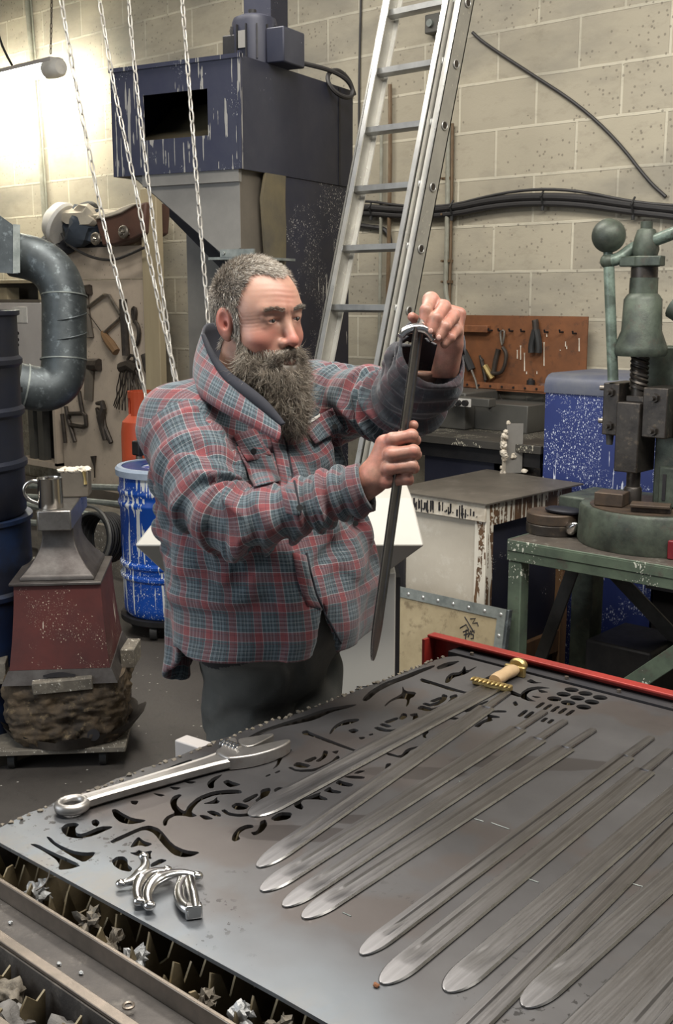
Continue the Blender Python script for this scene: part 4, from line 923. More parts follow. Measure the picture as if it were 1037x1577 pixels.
# ---------------- white faceted casing behind the man
wc = pd(438, 960, 3.28); wc.z = 0
th = thing('white_casing', 'off-white faceted machine casing standing behind the man', 'machine casing', wc, YAW)
def rect(z, w, y0, y1, dx=0): return [(-w + dx, y0, z), (w + dx, y0, z), (w + dx, y1, z), (-w + dx, y1, z)]
m = MB(); m.loft([[Vector(p) for p in rect(z, w, a, b, dx)] for z, w, a, b, dx in ((.885, .30, -.10, .26, -.02), (1.000, .385, -.23, .34, -.0), (1.105, .33, -.10, .26, .03))]); m.build('faceted_hood', 'white_plastic', th, local=True, bevel=.004)
MB().loft([[Vector(p) for p in rect(z, .27, -.06, .20, .05)] for z in (0, .884)]).build('lower_body', 'white_plastic', th, local=True, bevel=.004)
m = MB(); m.box((.321, -.02, .15), (.335, .15, .86)); m.build('side_channel', 'soot', th, local=True)
m = MB()
for i in range(11): m.box((.205 + .006 * math.sin(i * 2.1), -.0612, .455 + i * .009), (.242 + .008 * math.sin(i * 1.3), -.0602, .4575 + i * .009))
m.build('cooling_slot', 'soot', th, local=True); th.children[-1]['kind'] = 'stuff'

# ---------------- anvil on its red stand
AR = R(47.5); base = (pz(8, 1183, 0) + pz(178, 1188, 0)) / 2 + FH * .19
AX, AY = base.x, base.y
dl = thing('wheeled_dolly', 'flat wooden dolly on small wheels carrying the anvil stand', 'dolly', (AX, AY, 0), AR)
MB().box((-.265, -.20, .062), (.215, .25, .082)).build('deck', 'old_board', dl, local=True, bevel=.003)
for (x, y) in ((-.19, -.15), (.13, -.15), (-.19, .19), (.13, .19)):
    w_ = MB().cyl((x - .012, y, .031), (x + .012, y, .031), .031, n=20).build('wheel', 'rubber', dl, local=True)
    MB().loft([[(x - .02, y - .02, z), (x + .02, y - .02, z), (x + .02, y + .02, z), (x - .02, y + .02, z)] for z in (.055, .0615)]).build('wheel_fork', 'galv_pale', w_, local=True)
zt0 = .0825
sk = thing('bent_iron_tray', 'bent iron tray wrapped round the foot of the burnt timber block', 'tray', (AX, AY, zt0), AR)
pts = []
for j in range(41):
    a = -PI * .98 + j * PI * 1.35 / 40; pts.append((math.cos(a), math.sin(a)))
m = MB(); rings = []
for j, (cx, sy) in enumerate(pts):
    wob = .012 * math.sin(j * .9) + .008 * math.sin(j * 2.3); fl = .03 * max(0, math.sin((j - 14) / 12)) if j > 14 else 0
    r0 = Vector((cx * (.205 + wob * .4), sy * .205, .0)) ; o_ = Vector((.005, 0, 0))
    r1 = Vector((cx * (.232 + wob + fl), sy * (.222 + wob + fl), .035 + fl * .9 + wob * .8))
    th_ = Vector((cx, sy, 0)) * .005
    rings.append([r0 + Vector((0, 0, .002)), r1, r1 + th_ + Vector((0, 0, .003)), r0 + th_ * 2 + Vector((0, 0, .0))])
m.loft(rings); m.build('curled_rim', 'hoop', sk, local=True)
MB().lathe([(0, 0), (.21, 0), (.212, .004), (0, .004)], (0, 0, 0), 40).build('tray_floor', 'hoop', sk, local=True)
MB().box((.185, .10, .0), (.195, .23, .0045)).build('spike', 'hoop', sk, local=True)
# burnt block: noisy tapered block
import bmesh
tb_ = thing('burnt_block', 'charred crumbling timber block under the red anvil stand', 'timber block', (AX, AY, zt0 + .0045), AR)
def noisy_block(h, prof, amp, seed, n=110, k=44, sx=1, sy=1, dx=0):
    m = MB(); rings = []
    for i in range(k + 1):
        t = i / k; r_ = np.interp(t, [p[0] for p in prof], [p[1] for p in prof]); ring = []
        for j in range(n):
            a = 2 * PI * j / n; c_, s_ = math.cos(a), math.sin(a); sq = (abs(c_) ** 5 + abs(s_) ** 5) ** (-1 / 5.)
            p = Vector((c_ * sq * r_ * sx + dx, s_ * sq * r_ * sy, t * h)); q = p * 14 + Vector((seed, 0, 0))
            k_ = amp * (mnoise.noise(q) * 1.2 + .8 * mnoise.noise(q * 2.3) + .7 * mnoise.noise(q * 5)) * min(1, 3.5 * (1 - t) + .12)
            p += Vector((c_, s_, 0)) * k_; ring.append(p)
        rings.append(ring)
    m.loft(rings); return m
noisy_block(.240, [(0, .185), (.1, .200), (.5, .21), (.8, .215), (1, .213)], .016, 3).build('charred_body', 'clay', tb_, local=True, ang=80)
MB().cyl((.105, -.19, .045), (.105, -.205, .045), .022, n=16).build('knot_hole', 'soot', tb_, local=True)
zs0 = zt0 + .0045 + .2405
wd = thing('timber_wedge', 'grey timber wedge packed in front of the foot of the red stand', 'wedge', (AX, AY, zs0), AR)
MB().cbox((.01, -.222, .0), (.205, .03, .045), (R(10), R(-3), R(3))).build('wedge', 'old_board', wd, local=True, bevel=.003)
wd = thing('timber_offcut', 'square timber offcut at the back right corner of the red stand', 'offcut', (AX, AY, zs0), AR)
MB().cbox((.225, .02, .03), (.05, .14, .07), (0, 0, R(-6))).build('offcut', 'old_board', wd, local=True, bevel=.003)
wd = thing('timber_offcut', 'grey timber offcut at the left side of the red stand', 'offcut', (AX, AY, zs0), AR)
MB().cbox((-.232, -.02, .005), (.04, .16, .08), (0, 0, R(4))).build('offcut', 'old_board', wd, local=True, bevel=.003)
# the stand
stz = zs0 + .0005; st = thing('anvil_stand', 'flared oxblood red steel anvil stand spotted with plaster', 'anvil stand', (AX, AY, stz), AR)
hs = .345
def srect(z, w, y0, y1, dx=0): return [Vector((-w + dx, y0, z)), Vector((w + dx, y0, z)), Vector((w + dx, y1, z)), Vector((-w + dx, y1, z))]
rings = []
for k in range(9):
    t = k / 8; fl = .048 * (1 - t) ** 1.6; rings.append(srect(.05 + (hs - .05) * t, .148 + fl * .5, -.175 - fl * .6, .20 + fl))
m = MB(); m.loft(rings); m.build('flared_body', 'stand_red', st, local=True, ang=50)
m = MB()
r1 = srect(.0, .198, -.222, .25); r2 = srect(.0495, .176, -.206, .24)
m.loft([r1, r2]); m.build('foot_skirt', 'iron', st, local=True)
m = MB(); m.loft([[Vector((x, -.224 + .0003 * z, z)) for x, z in ()] for _ in ()]) if False else None
m = MB(); m.prism([(-.055 + .11 * j / 8, -.2225, .036 + .010 * math.sin(PI * j / 8)) for j in range(9)] + [(.055, -.2225, .028), (-.055, -.2225, .028)], (0, -.002, 0)); m.build('foot_slot', 'soot', st, local=True)
m = MB(); m.box((-.162, -.188, hs), (.151, .215, hs + .010)); m.build('top_flange', 'iron', st, local=True, bevel=.002)
# the anvil
az = stz + hs + .0105; an = thing('anvil', 'worn grey iron anvil on the red stand, narrow heel towards the camera', 'anvil', (AX, AY, az), AR)
rings = []
for z, w, y0, y1 in ((0, .128, -.158, .20), (.012, .126, -.156, .198), (.02, .118, -.148, .19), (.045, .096, -.128, .165), (.08, .074, -.108, .14), (.11, .060, -.094, .125), (.14, .054, -.088, .13), (.165, .055, -.090, .15), (.175, .056, -.095, .16)):
    rings.append(srect(z, w, y0, y1, -.003))
m = MB(); m.loft(rings); m.build('waist', 'iron', an, local=True, ang=50, bevel=.003)
hz = .245
MB().box((-.060, -.155, .1755), (.054, .30, hz)).build('heel_body', 'anvil_face', an, local=True, bevel=.004)
m = MB(); m.prism([(-.0605, -.156, .262), (.0545, -.156, .262), (.0545, -.156, hz + .001), (-.0605, -.156, hz + .001)], (0, .0006, 0))
MB().loft([[Vector((x * s_, y, .235 + z * s_)) for x, z in [(.052 * math.cos(a), .04 * math.sin(a)) for a in [2 * PI * j / 20 for j in range(20)]]] for y, s_ in ((.3005, 1), (.36, .92), (.42, .75), (.48, .5), (.52, .22), (.53, .05))]).build('horn', 'iron', an, local=True)
faz = az + hz + .0005
# mug and wooden block on the anvil
mg = thing('steel_mug', 'polished steel mug with a looped handle standing on the anvil', 'mug', LOCM[an.as_pointer()] @ Vector((-.022, -.085, hz + .0005)), AR)
MB().lathe([(0, 0), (.042, 0), (.043, .003), (.0425, .10), (.0445, .104), (.0415, .104), (.0405, .099), (.0400, .006), (0, .005)], (0, 0, 0), 48).build('mug_body', 'mug', mg, local=True)
MB().tube(smoothpts([(-.040, 0, .090), (-.066, 0, .094), (-.088, 0, .076), (-.090, 0, .050), (-.074, 0, .026), (-.041, 0, .014)], 2), .0052, 12, flat=1.4).build('handle', 'mug', mg, local=True)
bk = thing('wooden_block', 'brown wooden block with a crusted pale top behind the steel mug', 'block', LOCM[an.as_pointer()] @ Vector((.035, .16, hz + .0005)), AR)
MB().box((-.050, -.05, 0), (.050, .05, .096)).build('block_body', 'dark_wood', bk, local=True, bevel=.004)
m = MB()
for i in range(14): m.lump(Vector((-.046 + i * .0070, -.035 + .05 * ((i * 7) % 5) / 5, .098)), .012, i, .4, 2, (1.3, 1.6, .7))
m.build('crusted_top', 'white_crust', bk, local=True)
m = MB(); m.tube([(.036, -.052, .095), (.038, -.053, .07), (.040, -.053, .048)], [.007, .004, .007], 8); m.build('resin_drip', 'brass', bk, local=True)
# ================================================================== CUTTING BED, SHEET AND BLADES
ZS = .80; TS = .006
NX0, NX1, NY0, NY1 = -1.545, .95, .893, 2.132     # the steel sheet
bed = thing('cutting_bed', 'heavy dark steel cutting bed with a rubbed rail, under the cut steel sheet', 'cutting bed', (-.3, 1.4, 0))
MB().box((-1.56, .829, .742), (.98, .836, .780)).build('near_rail', ['bed_edge'], bed, bevel=.0015)
MB().box((-1.75, .776, .735), (.98, .8285, .7505)).build('walk_plate', 'bed', bed, bevel=.001)
MB().box((-1.75, .760, .7515), (.98, .776, .7575)).build('flat_bar', 'bed_edge', bed, bevel=.001)
MB().box((-1.75, .757, .60), (.98, .7595, .7515)).build('pit_wall', 'bed', bed)
MB().box((-1.75, .663, .60), (.98, .6685, .7515)).build('pit_wall', 'bed', bed)
MB().box((-1.75, .652, .7515), (.98, .668, .7575)).build('flat_bar', 'bed_edge', bed, bevel=.001)
MB().box((-1.75, .40, .735), (.98, .6515, .7505)).build('walk_plate', 'bed', bed)
MB().box((-1.75, .40, .59), (.98, 2.20, .5985)).build('slag_tray', 'soot', bed)
MB().box((-1.57, .836, .60), (-1.562, 2.16, .779)).build('end_plate', 'bed', bed)
for (x, y) in ((-1.50, .50), (.85, .50), (-1.50, 2.1), (.85, 2.1)): MB().box((x - .04, y - .04, 0), (x + .04, y + .04, .589)).build('leg', 'bed', bed)
q = pz(128 * .7 + 100, 1545, .752); q = pz(198, 1552, .7575)
MB().tube([q + Vector((math.cos(a) * .0065, math.sin(a) * .0065, .003)) for a in [j * PI / 8 for j in range(16)]], .0022, 6, closed=True).build('welded_nut', 'bed_edge', bed)
rl = thing('red_rail', 'red painted angle-iron rail along the far side of the cutting bed', 'rail', (-.3, 2.2, .6))
RY = 2.165
MB().box((-1.645, RY, .815), (.98, RY + .030, .822)).build('top_flange', 'paint_red', rl, bevel=.002)
MB().box((-1.645, RY + .024, .60), (.98, RY + .030, .8145)).build('web', 'paint_red', rl, bevel=.001)
MB().box((-1.645, RY - .02, .60), (-1.637, RY + .0235, .8145)).build('end_plate', 'paint_red', rl)
MB().box((-1.56, RY - .026, .60), (.98, RY + .020, .803)).build('dark_channel', 'soot', rl)
for i in range(9): q = Vector((-1.50 + i * .13, RY - .012, .8035)); MB().cyl(q, q + Vector((0, 0, .006)), .005, n=6).build('bolt', 'bed_edge', rl)

# slats with burnt teeth
rnd = random.Random(11)
NS = 13
ORD = ['first', 'second', 'third', 'fourth', 'fifth', 'sixth', 'seventh', 'eighth', 'ninth', 'tenth', 'eleventh', 'twelfth', 'thirteenth']
for i in range(NS):
    x = -1.525 + i * .0645 + rnd.uniform(-.006, .006); lean = rnd.uniform(-.012, .012)
    prof = [(.842, .62)]
    y = .842; 
    if i % 3 == 2: seq = [(.840, .728), (.843, .772), (.853, .780), (.862, .752), (.872, .748), (.880, .786), (.896, .780)]
    elif i % 3 == 1: seq = [(.840, .715), (.842, .758), (.850, .772), (.858, .762), (.866, .778), (.876, .772), (.882, .742), (.896, .765)]
    else: seq = [(.840, .740), (.848, .786), (.862, .738), (.866, .742), (.878, .790), (.894, .742)]
    prof += [(a, b + rnd.uniform(-.008, .006)) for a, b in seq]
    y = .91
    while y < 2.10: prof += [(y, .735 + rnd.uniform(-.01, .01)), (y + .022, .785 + rnd.uniform(-.012, .004))]; y += .044
    prof += [(2.12, .735), (2.12, .62)]
    th = thing('support_slat', 'burnt toothed slat under the near sheet edge, %s from its left corner' % ORD[i], 'slat', (x, 1.48, .62), 0, 'toothed slats under the cut sheet')
    m = MB(); m.prism([Vector((x + (z - .62) * lean * 6, yy, z)) for yy, z in prof], (.0035, 0, 0)); m.build('slat_blade', 'slat', th)
    if i % 2 == 0 or i in (5, 9):
        yy = .86 + rnd.uniform(-.012, .02); zt = .758 + rnd.uniform(-.01, .008); m = MB(); m.lump((x + .002, yy, zt), .015, i + 3, .9, 3, (1, .8, 1.1)).lump((x + .004, yy + .010, zt + .010), .009, i + 33, .9, 2).lump((x, yy - .012, zt - .018), .010, i + 13, .8, 2)
        m.build('dross', 'slag_white' if i in (0, 2, 6, 9) else 'slag', th)
MB().box((-1.75, .66, .64), (.98, .756, .672)).build('slag_bed', 'soot', bed)
pitg = 'grey slag lumps in the pit between the rails'
for i in range(26):
    if i < 11: x = -1.42 + i * .055 + rnd.uniform(-.01, .01); y = .715 + rnd.uniform(-.03, .03)
    else: x = -1.44 + rnd.random() * .62; y = .71 + rnd.uniform(-.035, .035)
    s_ = rnd.uniform(.016, .027)
    o = MB().lump((x, y, (.716 if i < 11 else .690) + rnd.uniform(-.012, .010)), s_, i * 3, .45, 3, (1, 1, rnd.uniform(.8, 1.3))).build('slag_lump', 'slag_grey' if i % 3 else 'slag', ang=60)
    tag(o, 'rough grey slag lump in the dark pit between the two rubbed bars', 'slag', pitg)
for i in range(9):
    x = -1.46 + i * .083; m = MB(); m.prism([Vector((x + (z - .68) * .15, yy, z)) for yy, z in ((.670, .675), (.672, .735), (.685, .748), (.694, .722), (.708, .716), (.722, .746), (.738, .730), (.750, .742), (.754, .675))], (.0035, 0, 0))
    tag(m.build('pit_plate', 'slat'), 'jagged burnt plate standing across the slag pit, %s from the left' % ORD[i], 'plate', 'jagged plates across the pit')
for i, (x, y) in enumerate(((-1.36, .80), (-1.22, .787), (-1.18, .795))):
    tag(MB().lump((x, y, .7535), .0028, i, .3, 2, (1.3, 1, .9)).build('metal_spatter', 'slag_white'), 'tiny bright bead of metal on the dark walk plate, %s' % ('furthest left', 'in the middle', 'furthest right')[i], 'spatter', 'bright beads on the walk plate')
q0 = pz(72, 1372, .781); tag(MB().tube(smoothpts([q0 + Vector((-.01, -.012, .002)), q0 + Vector((0, -.004, .010)), q0 + Vector((.002, .004, .022)), q0 + Vector((.0, .006, .03))], 2), .0012, 6).build('wire_offcut', 'tool_bright'), 'short bright wire offcut curling over the near rail', 'wire')

# ---------- the sheet with its cut-outs
def fr(x0, y0, s, pts): return [(x0 + a / s, y0 + b / s) for a, b in pts]
A = lambda *p: fr(0, 1100, 2.5925, p)
B = lambda *p: fr(350, 1000, 2.9629, p)
C_ = lambda *p: fr(637, 970, 2.5925, p)
HOLES = [
 A((115,517),(150,518),(200,545),(330,603),(280,618),(232,622),(238,600),(222,578),(170,545)),
 A((183,488),(200,490),(225,515),(290,545),(340,552),(383,549),(370,570),(335,592),(300,575),(250,545),(205,515)),
 A((243,455),(262,437),(300,432),(318,440),(300,455),(305,475),(330,478),(400,447),(452,447),(445,455),(375,485),(320,497),(270,490),(250,472)),
 A((445,380),(465,378),(490,395),(530,415),(585,422),(570,432),(520,440),(480,432),(455,410)),
 A((437,505),(560,450),(600,443),(640,458),(690,520),(740,543),(803,550),(770,567),(730,572),(690,560),(650,520),(615,475),(585,462),(560,465),(450,517)),
 A((553,487),(572,505),(612,517),(585,530),(560,522),(518,534),(532,510)),
 A((445,585),(465,568),(495,567),(510,580),(510,600),(530,615),(520,630),(480,622),(455,605)),
 A((515,552),(545,551),(555,541),(570,551),(610,543),(600,560),(608,580),(575,570),(545,565)),
 A((600,598),(640,576),(670,583),(640,598),(602,612)),
 A((240,380),(330,335),(380,323),(418,325),(400,335),(350,345),(250,390)),
 A((522,270),(540,265),(560,270),(550,280),(530,280)),
 A((628,235),(700,200),(765,178),(768,190),(700,218),(640,243)),
 A((520,345),(555,345),(545,362),(525,358)), A((605,313),(665,322),(640,330)), A((670,288),(728,292),(700,304)), A((722,266),(790,268),(762,279)),
 A((365,425),(385,418),(400,432),(388,450),(368,442)),
 A((678,350),(690,328),(715,318),(728,322),(708,340),(705,360),(720,378),(740,388),(750,365),(790,330),(850,307),(920,300),(962,302),(968,315),(930,318),(860,322),(800,345),(772,375),(765,392),(790,405),(765,412),(730,405),(700,405),(672,420),(665,445),(652,445),(650,425),(668,405),(700,393),(685,375)),
 A((805,358),(850,345),(868,328),(868,342),(880,347),(868,358)),
 A((793,402),(820,402),(857,418),(815,422)), A((822,388),(850,383),(880,395),(885,410),(850,405)),
 A((825,275),(850,252),(890,238),(880,250),(855,270),(855,295),(835,297)),
 A((888,270),(910,260),(925,268),(965,280),(940,288),(915,292)),
 # round motifs with bars, along the far half
 B((-30,735),(-10,728),(10,745),(60,752),(110,745),(125,748),(100,762),(50,765),(0,757)),
 B((15,715),(45,697),(105,712),(85,731),(40,733)), B((65,690),(135,655),(145,667),(85,702)), B((125,690),(152,668),(152,640),(195,630),(200,645),(172,690),(145,702)),
 B((210,640),(235,627),(262,632),(245,650),(255,668),(240,675),(225,660)), B((280,628),(300,617),(318,622),(305,633)),
 B((275,540),(290,535),(320,550),(400,545),(470,515),(505,482),(515,492),(510,505),(460,537),(400,558),(320,560)),
 B((298,530),(320,512),(385,528),(365,541),(330,540)), B((345,510),(400,487),(413,497),(375,517)), B((400,510),(432,490),(440,460),(462,465),(455,490),(420,515)), B((475,467),(512,460),(500,478),(488,474)),
 B((190,478),(215,460),(232,455),(235,425),(245,425),(248,452),(297,455),(290,470),(262,480),(250,500),(235,530),(205,550),(225,525),(232,495),(215,492),(170,495),(130,515),(108,535),(105,525),(130,503)),
 B((172,578),(195,567),(200,573),(180,583)), B((215,562),(240,550),(243,558),(222,567)),
 B((8,472),(60,420),(150,370),(220,345),(350,305),(450,270),(540,255),(600,250),(560,266),(480,285),(400,322),(330,338),(240,355),(160,384),(80,432),(20,474)),
 B((617,225),(650,190),(720,150),(800,122),(880,90),(950,70),(945,82),(890,105),(830,132),(760,157),(690,192),(640,236),(620,235)),
 B((465,385),(478,360),(500,340),(540,320),(600,315),(605,325),(560,341),(510,350),(490,367),(472,388)),
 B((548,370),(580,360),(605,370),(575,385)), B((597,402),(625,398),(632,404),(612,413)), B((645,388),(665,382),(668,390),(650,395)),
 B((340,375),(365,368),(380,378),(500,425),(605,465),(595,471),(490,436),(380,394),(345,389)),
 B((667,357),(690,352),(740,368),(800,357),(850,332),(872,300),(876,322),(830,353),(780,371),(735,378),(690,371)),
 B((692,345),(710,335),(755,350),(735,358)), B((712,330),(775,308),(785,317),(735,340)), B((782,318),(798,290),(820,293),(822,310),(800,322)), B((830,297),(860,290),(862,300),(845,308)),
 B((880,135),(900,135),(1037,185),(1037,195),(950,165),(885,148)),
 B((775,215),(800,200),(800,165),(812,190),(865,195),(855,215),(835,225),(830,250),(815,265),(822,235),(815,225),(780,225),(745,240),(722,262),(718,255),(745,230)),
 B((867,262),(885,262),(905,272),(950,267),(1000,247),(1030,215),(1037,232),(990,263),(945,281),(900,283)),
 B((888,250),(905,242),(948,255),(925,262)), B((920,236),(975,215),(985,224),(945,243)), B((978,212),(985,203),(1008,210),(1000,230),(982,235)),
 B((303,705),(330,690),(380,668),(400,660),(430,650),(420,665),(460,680),(455,690),(410,685),(350,685),(335,700),(350,720),(340,733),(310,722)),
 B((437,645),(470,625),(480,640),(525,648),(515,658),(470,655)), B((492,610),(510,595),(530,603),(580,615),(565,628),(520,622)), B((530,582),(560,575),(630,580),(625,591),(570,590)), B((575,567),(600,552),(635,553),(600,568)),
 B((20,870),(25,845),(50,815),(85,800),(118,800),(122,813),(85,820),(62,835),(50,850),(62,865),(35,878)), B((105,835),(135,830),(148,805),(150,785),(175,775),(185,800),(165,830),(125,852)), B((195,772),(240,742),(300,745),(285,775),(220,785)),
 B((722,480),(735,470),(790,488),(820,452),(880,440),(860,452),(835,462),(818,485),(795,497)), B((720,545),(725,522),(750,518),(745,538),(730,550)), B((890,385),(915,370),(922,378),(905,393),(912,406),(895,403)),
 # the far corner
 C_((425,270),(430,250),(460,230),(505,225),(555,233),(500,236),(465,246),(450,262),(470,278),(495,286),(460,285)),
 C_((495,234),(545,250),(505,252)), C_((468,262),(515,268),(490,274)),
 C_((240,385),(270,365),(300,352),(285,335),(345,345),(345,352),(310,352),(320,362),(280,372),(262,390)), C_((310,330),(330,320),(372,322),(372,330),(335,330)),
 C_((195,325),(250,300),(300,280),(298,288),(255,310),(215,330)), C_((140,355),(160,348),(185,352),(165,360)),
 C_((12,317),(30,300),(75,312),(60,322)), C_((60,298),(105,283),(120,258),(135,262),(133,280),(90,306)), C_((140,266),(172,255),(178,266),(155,282)),
 C_((125,212),(130,190),(150,172),(190,168),(205,140),(212,165),(260,142),(225,168),(200,180),(160,190),(140,212)),
 C_((30,192),(50,198),(200,245),(240,252),(200,256),(60,212),(32,203)), C_((265,202),(310,180),(345,165),(342,180),(300,198)),
 C_((350,240),(372,232),(440,262),(425,270),(370,252)), C_((450,205),(470,195),(490,208),(520,212),(475,215)), C_((395,290),(410,283),(420,300),(405,305)),
 C_((0,338),(15,330),(20,350),(5,370),(-5,365)),
 C_((90,148),(130,130),(190,122),(160,140),(100,160)),
]
for (x, y) in ((632,239),(600,257),(687,254),(563,275),(655,272),(746,270),(618,291),(713,288),(680,308)):
    HOLES.append(('c', 637 + x / 2.5925, 970 + y / 2.5925))
for i in range(5): x = 483 + 30 * i; y = 310 + 7.5 * i; HOLES.append(C_((x, y), (x + 30, y - 22), (x + 47, y - 19), (x + 16, y + 4)))
for i in range(3): x = 412 + 26 * i; y = 344 + 6 * i; HOLES.append(C_((x, y), (x + 33, y - 26), (x + 50, y - 22), (x + 16, y + 5)))
for i in range(2): x = 505 + 26 * i; y = 365 + 6 * i; HOLES.append(C_((x, y), (x + 20, y - 16), (x + 36, y - 12), (x + 14, y + 5)))

def sheet_material():
    t = NT('mill_scale_steel')
    n1 = t.ramp(t.noise(2.3, t.coord(loc=(4, 1, 0)), 6, .6), .35, .68)
    col = t.mix(n1, (.085, .082, .085), (.135, .131, .133))
    n2 = t.ramp(t.noise(5.5, t.coord(loc=(1, 7, 0)), 3, .5), .55, .62)
    col = t.mix(t.math('MULTIPLY', n2, .45), col, (.105, .082, .070))
    s = t.sep(t.tc.outputs['Object'])
    # bluish daylight reflection painted into the colour towards the near edge, with worn dark streaks
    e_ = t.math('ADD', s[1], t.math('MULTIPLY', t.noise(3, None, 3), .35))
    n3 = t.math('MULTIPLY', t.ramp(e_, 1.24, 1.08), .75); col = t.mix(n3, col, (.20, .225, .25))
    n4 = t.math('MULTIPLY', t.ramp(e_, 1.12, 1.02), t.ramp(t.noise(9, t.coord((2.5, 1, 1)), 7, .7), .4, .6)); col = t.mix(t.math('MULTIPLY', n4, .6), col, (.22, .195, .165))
    for (cx, cy), (rx, ry) in (((455, 1283), (.115, .030)), ((545, 1262), (.05, .018)), ((640, 1190), (.10, .03)), ((820, 1175), (.16, .035))):
        c = pz(cx, cy, ZS); q = t.n('ShaderNodeVectorMath', _operation='SUBTRACT', i0=t.tc.outputs['Object'], i1=tuple(c)).outputs[0]
        q = t.sep(t.n('ShaderNodeMapping', Vector=q, Rotation=(0, 0, R(-38))).outputs[0]); 
        dd = t.math('ADD', t.math('POWER', t.math('ABSOLUTE', t.math('DIVIDE', q[0], rx)), 2.0), t.math('POWER', t.math('ABSOLUTE', t.math('DIVIDE', q[1], ry)), 2.0))
        dd = t.math('ADD', dd, t.math('MULTIPLY', t.noise(14, None, 4), .9)); col = t.mix(t.math('MULTIPLY', t.ramp(dd, 1.45, 1.30), .75), col, (.058, .050, .048))
    fl = t.math('MULTIPLY', t.math('GREATER_THAN', t.noise(60, None, 3, .6), .60), t.math('MULTIPLY', t.ramp(t.noise(4, t.coord(loc=(2, 2, 5)), 2), .50, .56), t.ramp(e_, 1.42, 1.34)))
    col = t.mix(fl, col, (.05, .048, .048))
    rg = t.math('ADD', .34, t.math('MULTIPLY', t.noise(7, None, 6, .7), .26))
    return t.done(col, rg, .72, t.bump(t.noise(55, None, 5, .6), .05, .003))
M['sheet'] = sheet_material()
def cut_sheet():
    from mathutils.geometry import delaunay_2d_cdt
    loops = []
    out = [(NX0 - .004, NY0 - .006), (NX0 + .012, NY0 - .018), (-.90, NY0 - .004), (NX1, NY0 - .004), (NX1, NY1), (NX0 + .02, NY1), (NX0, NY1 - .03)]
    y = NY1 - .05; k = 0; rr = random.Random(5)
    while y > NY0 + .05:
        out.append((NX0 - (rr.uniform(.001, .006) if k % 2 else 0) - (.016 if y < 1.55 else 0), y)); y -= .012 if y > 1.45 else .03; k += 1
    loops.append(out)
    for h in HOLES:
        if h[0] == 'c':
            c = pz(h[1], h[2], ZS); r_ = .0155; loops.append([(c.x + math.cos(a) * r_, c.y + math.sin(a) * r_) for a in [j * PI / 12 for j in range(24)]])
        else:
            pts = [pz(x, y, ZS) for x, y in h]; loops.append([(p.x, p.y) for p in chaikin([Vector((p.x, p.y, 0)) for p in pts], 1)])
    vs = []; es = []
    for l in loops:
        n = len(vs); vs += [Vector(p) for p in l]; es += [(n + i, n + (i + 1) % len(l)) for i in range(len(l))]
    V_, E_, F_, _a, _b, _c = delaunay_2d_cdt(vs, es, [], 0, 1e-6)
    F = np.array([list(f) for f in F_]); P = np.array([tuple(v) for v in V_]); cen = P[F].mean(1)
    def inside(l):
        l = np.array(l); r_ = np.zeros(len(cen), bool); x, y = cen[:, 0], cen[:, 1]
        for (x0, y0), (x1, y1) in zip(l, np.roll(l, -1, 0)):
            if y0 != y1: r_ ^= ((y0 > y) != (y1 > y)) & (x < (x1 - x0) * (y - y0) / (y1 - y0) + x0)
        return r_
    keep = inside(loops[0])
    for l in loops[1:]: keep &= ~inside(l)
    F = F[keep]; N = len(P); vv = [(x, y, ZS) for x, y in P] + [(x, y, ZS - TS) for x, y in P]
    ff = [tuple(f) for f in F] + [tuple(N + i for i in f[::-1]) for f in F]; ed = {}
    for f in F:
        for a, b in zip(f, np.roll(f, -1)): ed[(a, b)] = 1
    for a, b in ed:
        if (b, a) not in ed: ff.append((b, a, N + a, N + b))
    m = MB(); m.add(vv, [[int(i) for i in f] for f in ff]); return m.build('cut_steel_sheet', 'sheet', smooth=False)
sh = cut_sheet(); sh['label'] = 'large dark steel sheet with swirling cut-outs lying on the cutting bed'; sh['category'] = 'steel sheet'

rnd = random.Random(9); m = MB()
for i in range(70):
    yy = NY0 + .02 + i * .0172; m.lump((NX0 - .012 + rnd.uniform(-.004, .004) + (.008 if yy > 1.55 else 0), yy + rnd.uniform(-.005, .005), ZS + .001), rnd.uniform(.0025, .0055), i, .4, 1, (1.2, 1.2, .8))
sl = m.build('edge_dross', 'slag', sh); sl['kind'] = 'stuff'
for (x0, y0, x1, y1) in ((731, 1261, 745, 1265), (757, 1267, 785, 1277), (932, 1328, 945, 1333), (975, 1361, 992, 1366), (707, 1203, 713, 1206), (528, 1405, 541, 1411), (815, 1354, 830, 1359)):
    a, b = pz(x0, y0, ZS + .0006), pz(x1, y1, ZS + .0006); MB().tube([a, b], .0009, 5).build('bright_scratch', 'galv_pale', sh)
q = pz(294, 1150, .78); MB().cbox(q + Vector((.02, 0, -.01)), (.09, .035, .05), (0, 0, .1)).build('end_block', 'grey_cabinet', bed, bevel=.003)
# ================================================================== BLADES, WRENCH, GUARDS ON THE SHEET
def blade_material(name, c1, c2, c3):
    t = NT(name); s = t.sep(t.tc.outputs['Object'])
    # brushed along the blade; browner heat colour towards the tang (local y runs tip to tang)
    br = t.noise(50, t.coord((6, .12, 1)), 3, .6)
    k = t.ramp(t.math('ADD', s[1], t.math('MULTIPLY', t.noise(6, None, 3), .25)), .10, .62)
    col = t.mix(k, c1, c2); col = t.mix(t.math('MULTIPLY', t.ramp(t.noise(9, t.coord((3, 1, 1)), 5, .7), .5, .7), .6), col, c3)
    col = t.mix(t.math('MULTIPLY', t.ramp(br, .35, .75), .22), col, tuple(min(1, x * 1.7) for x in c1))
    return t.done(col, t.math('ADD', .26, t.math('MULTIPLY', br, .22)), .88, t.bump(br, .12, .001))
M['blade'] = blade_material('ground_blade_steel', (.235, .23, .235), (.135, .125, .12), (.085, .078, .076))
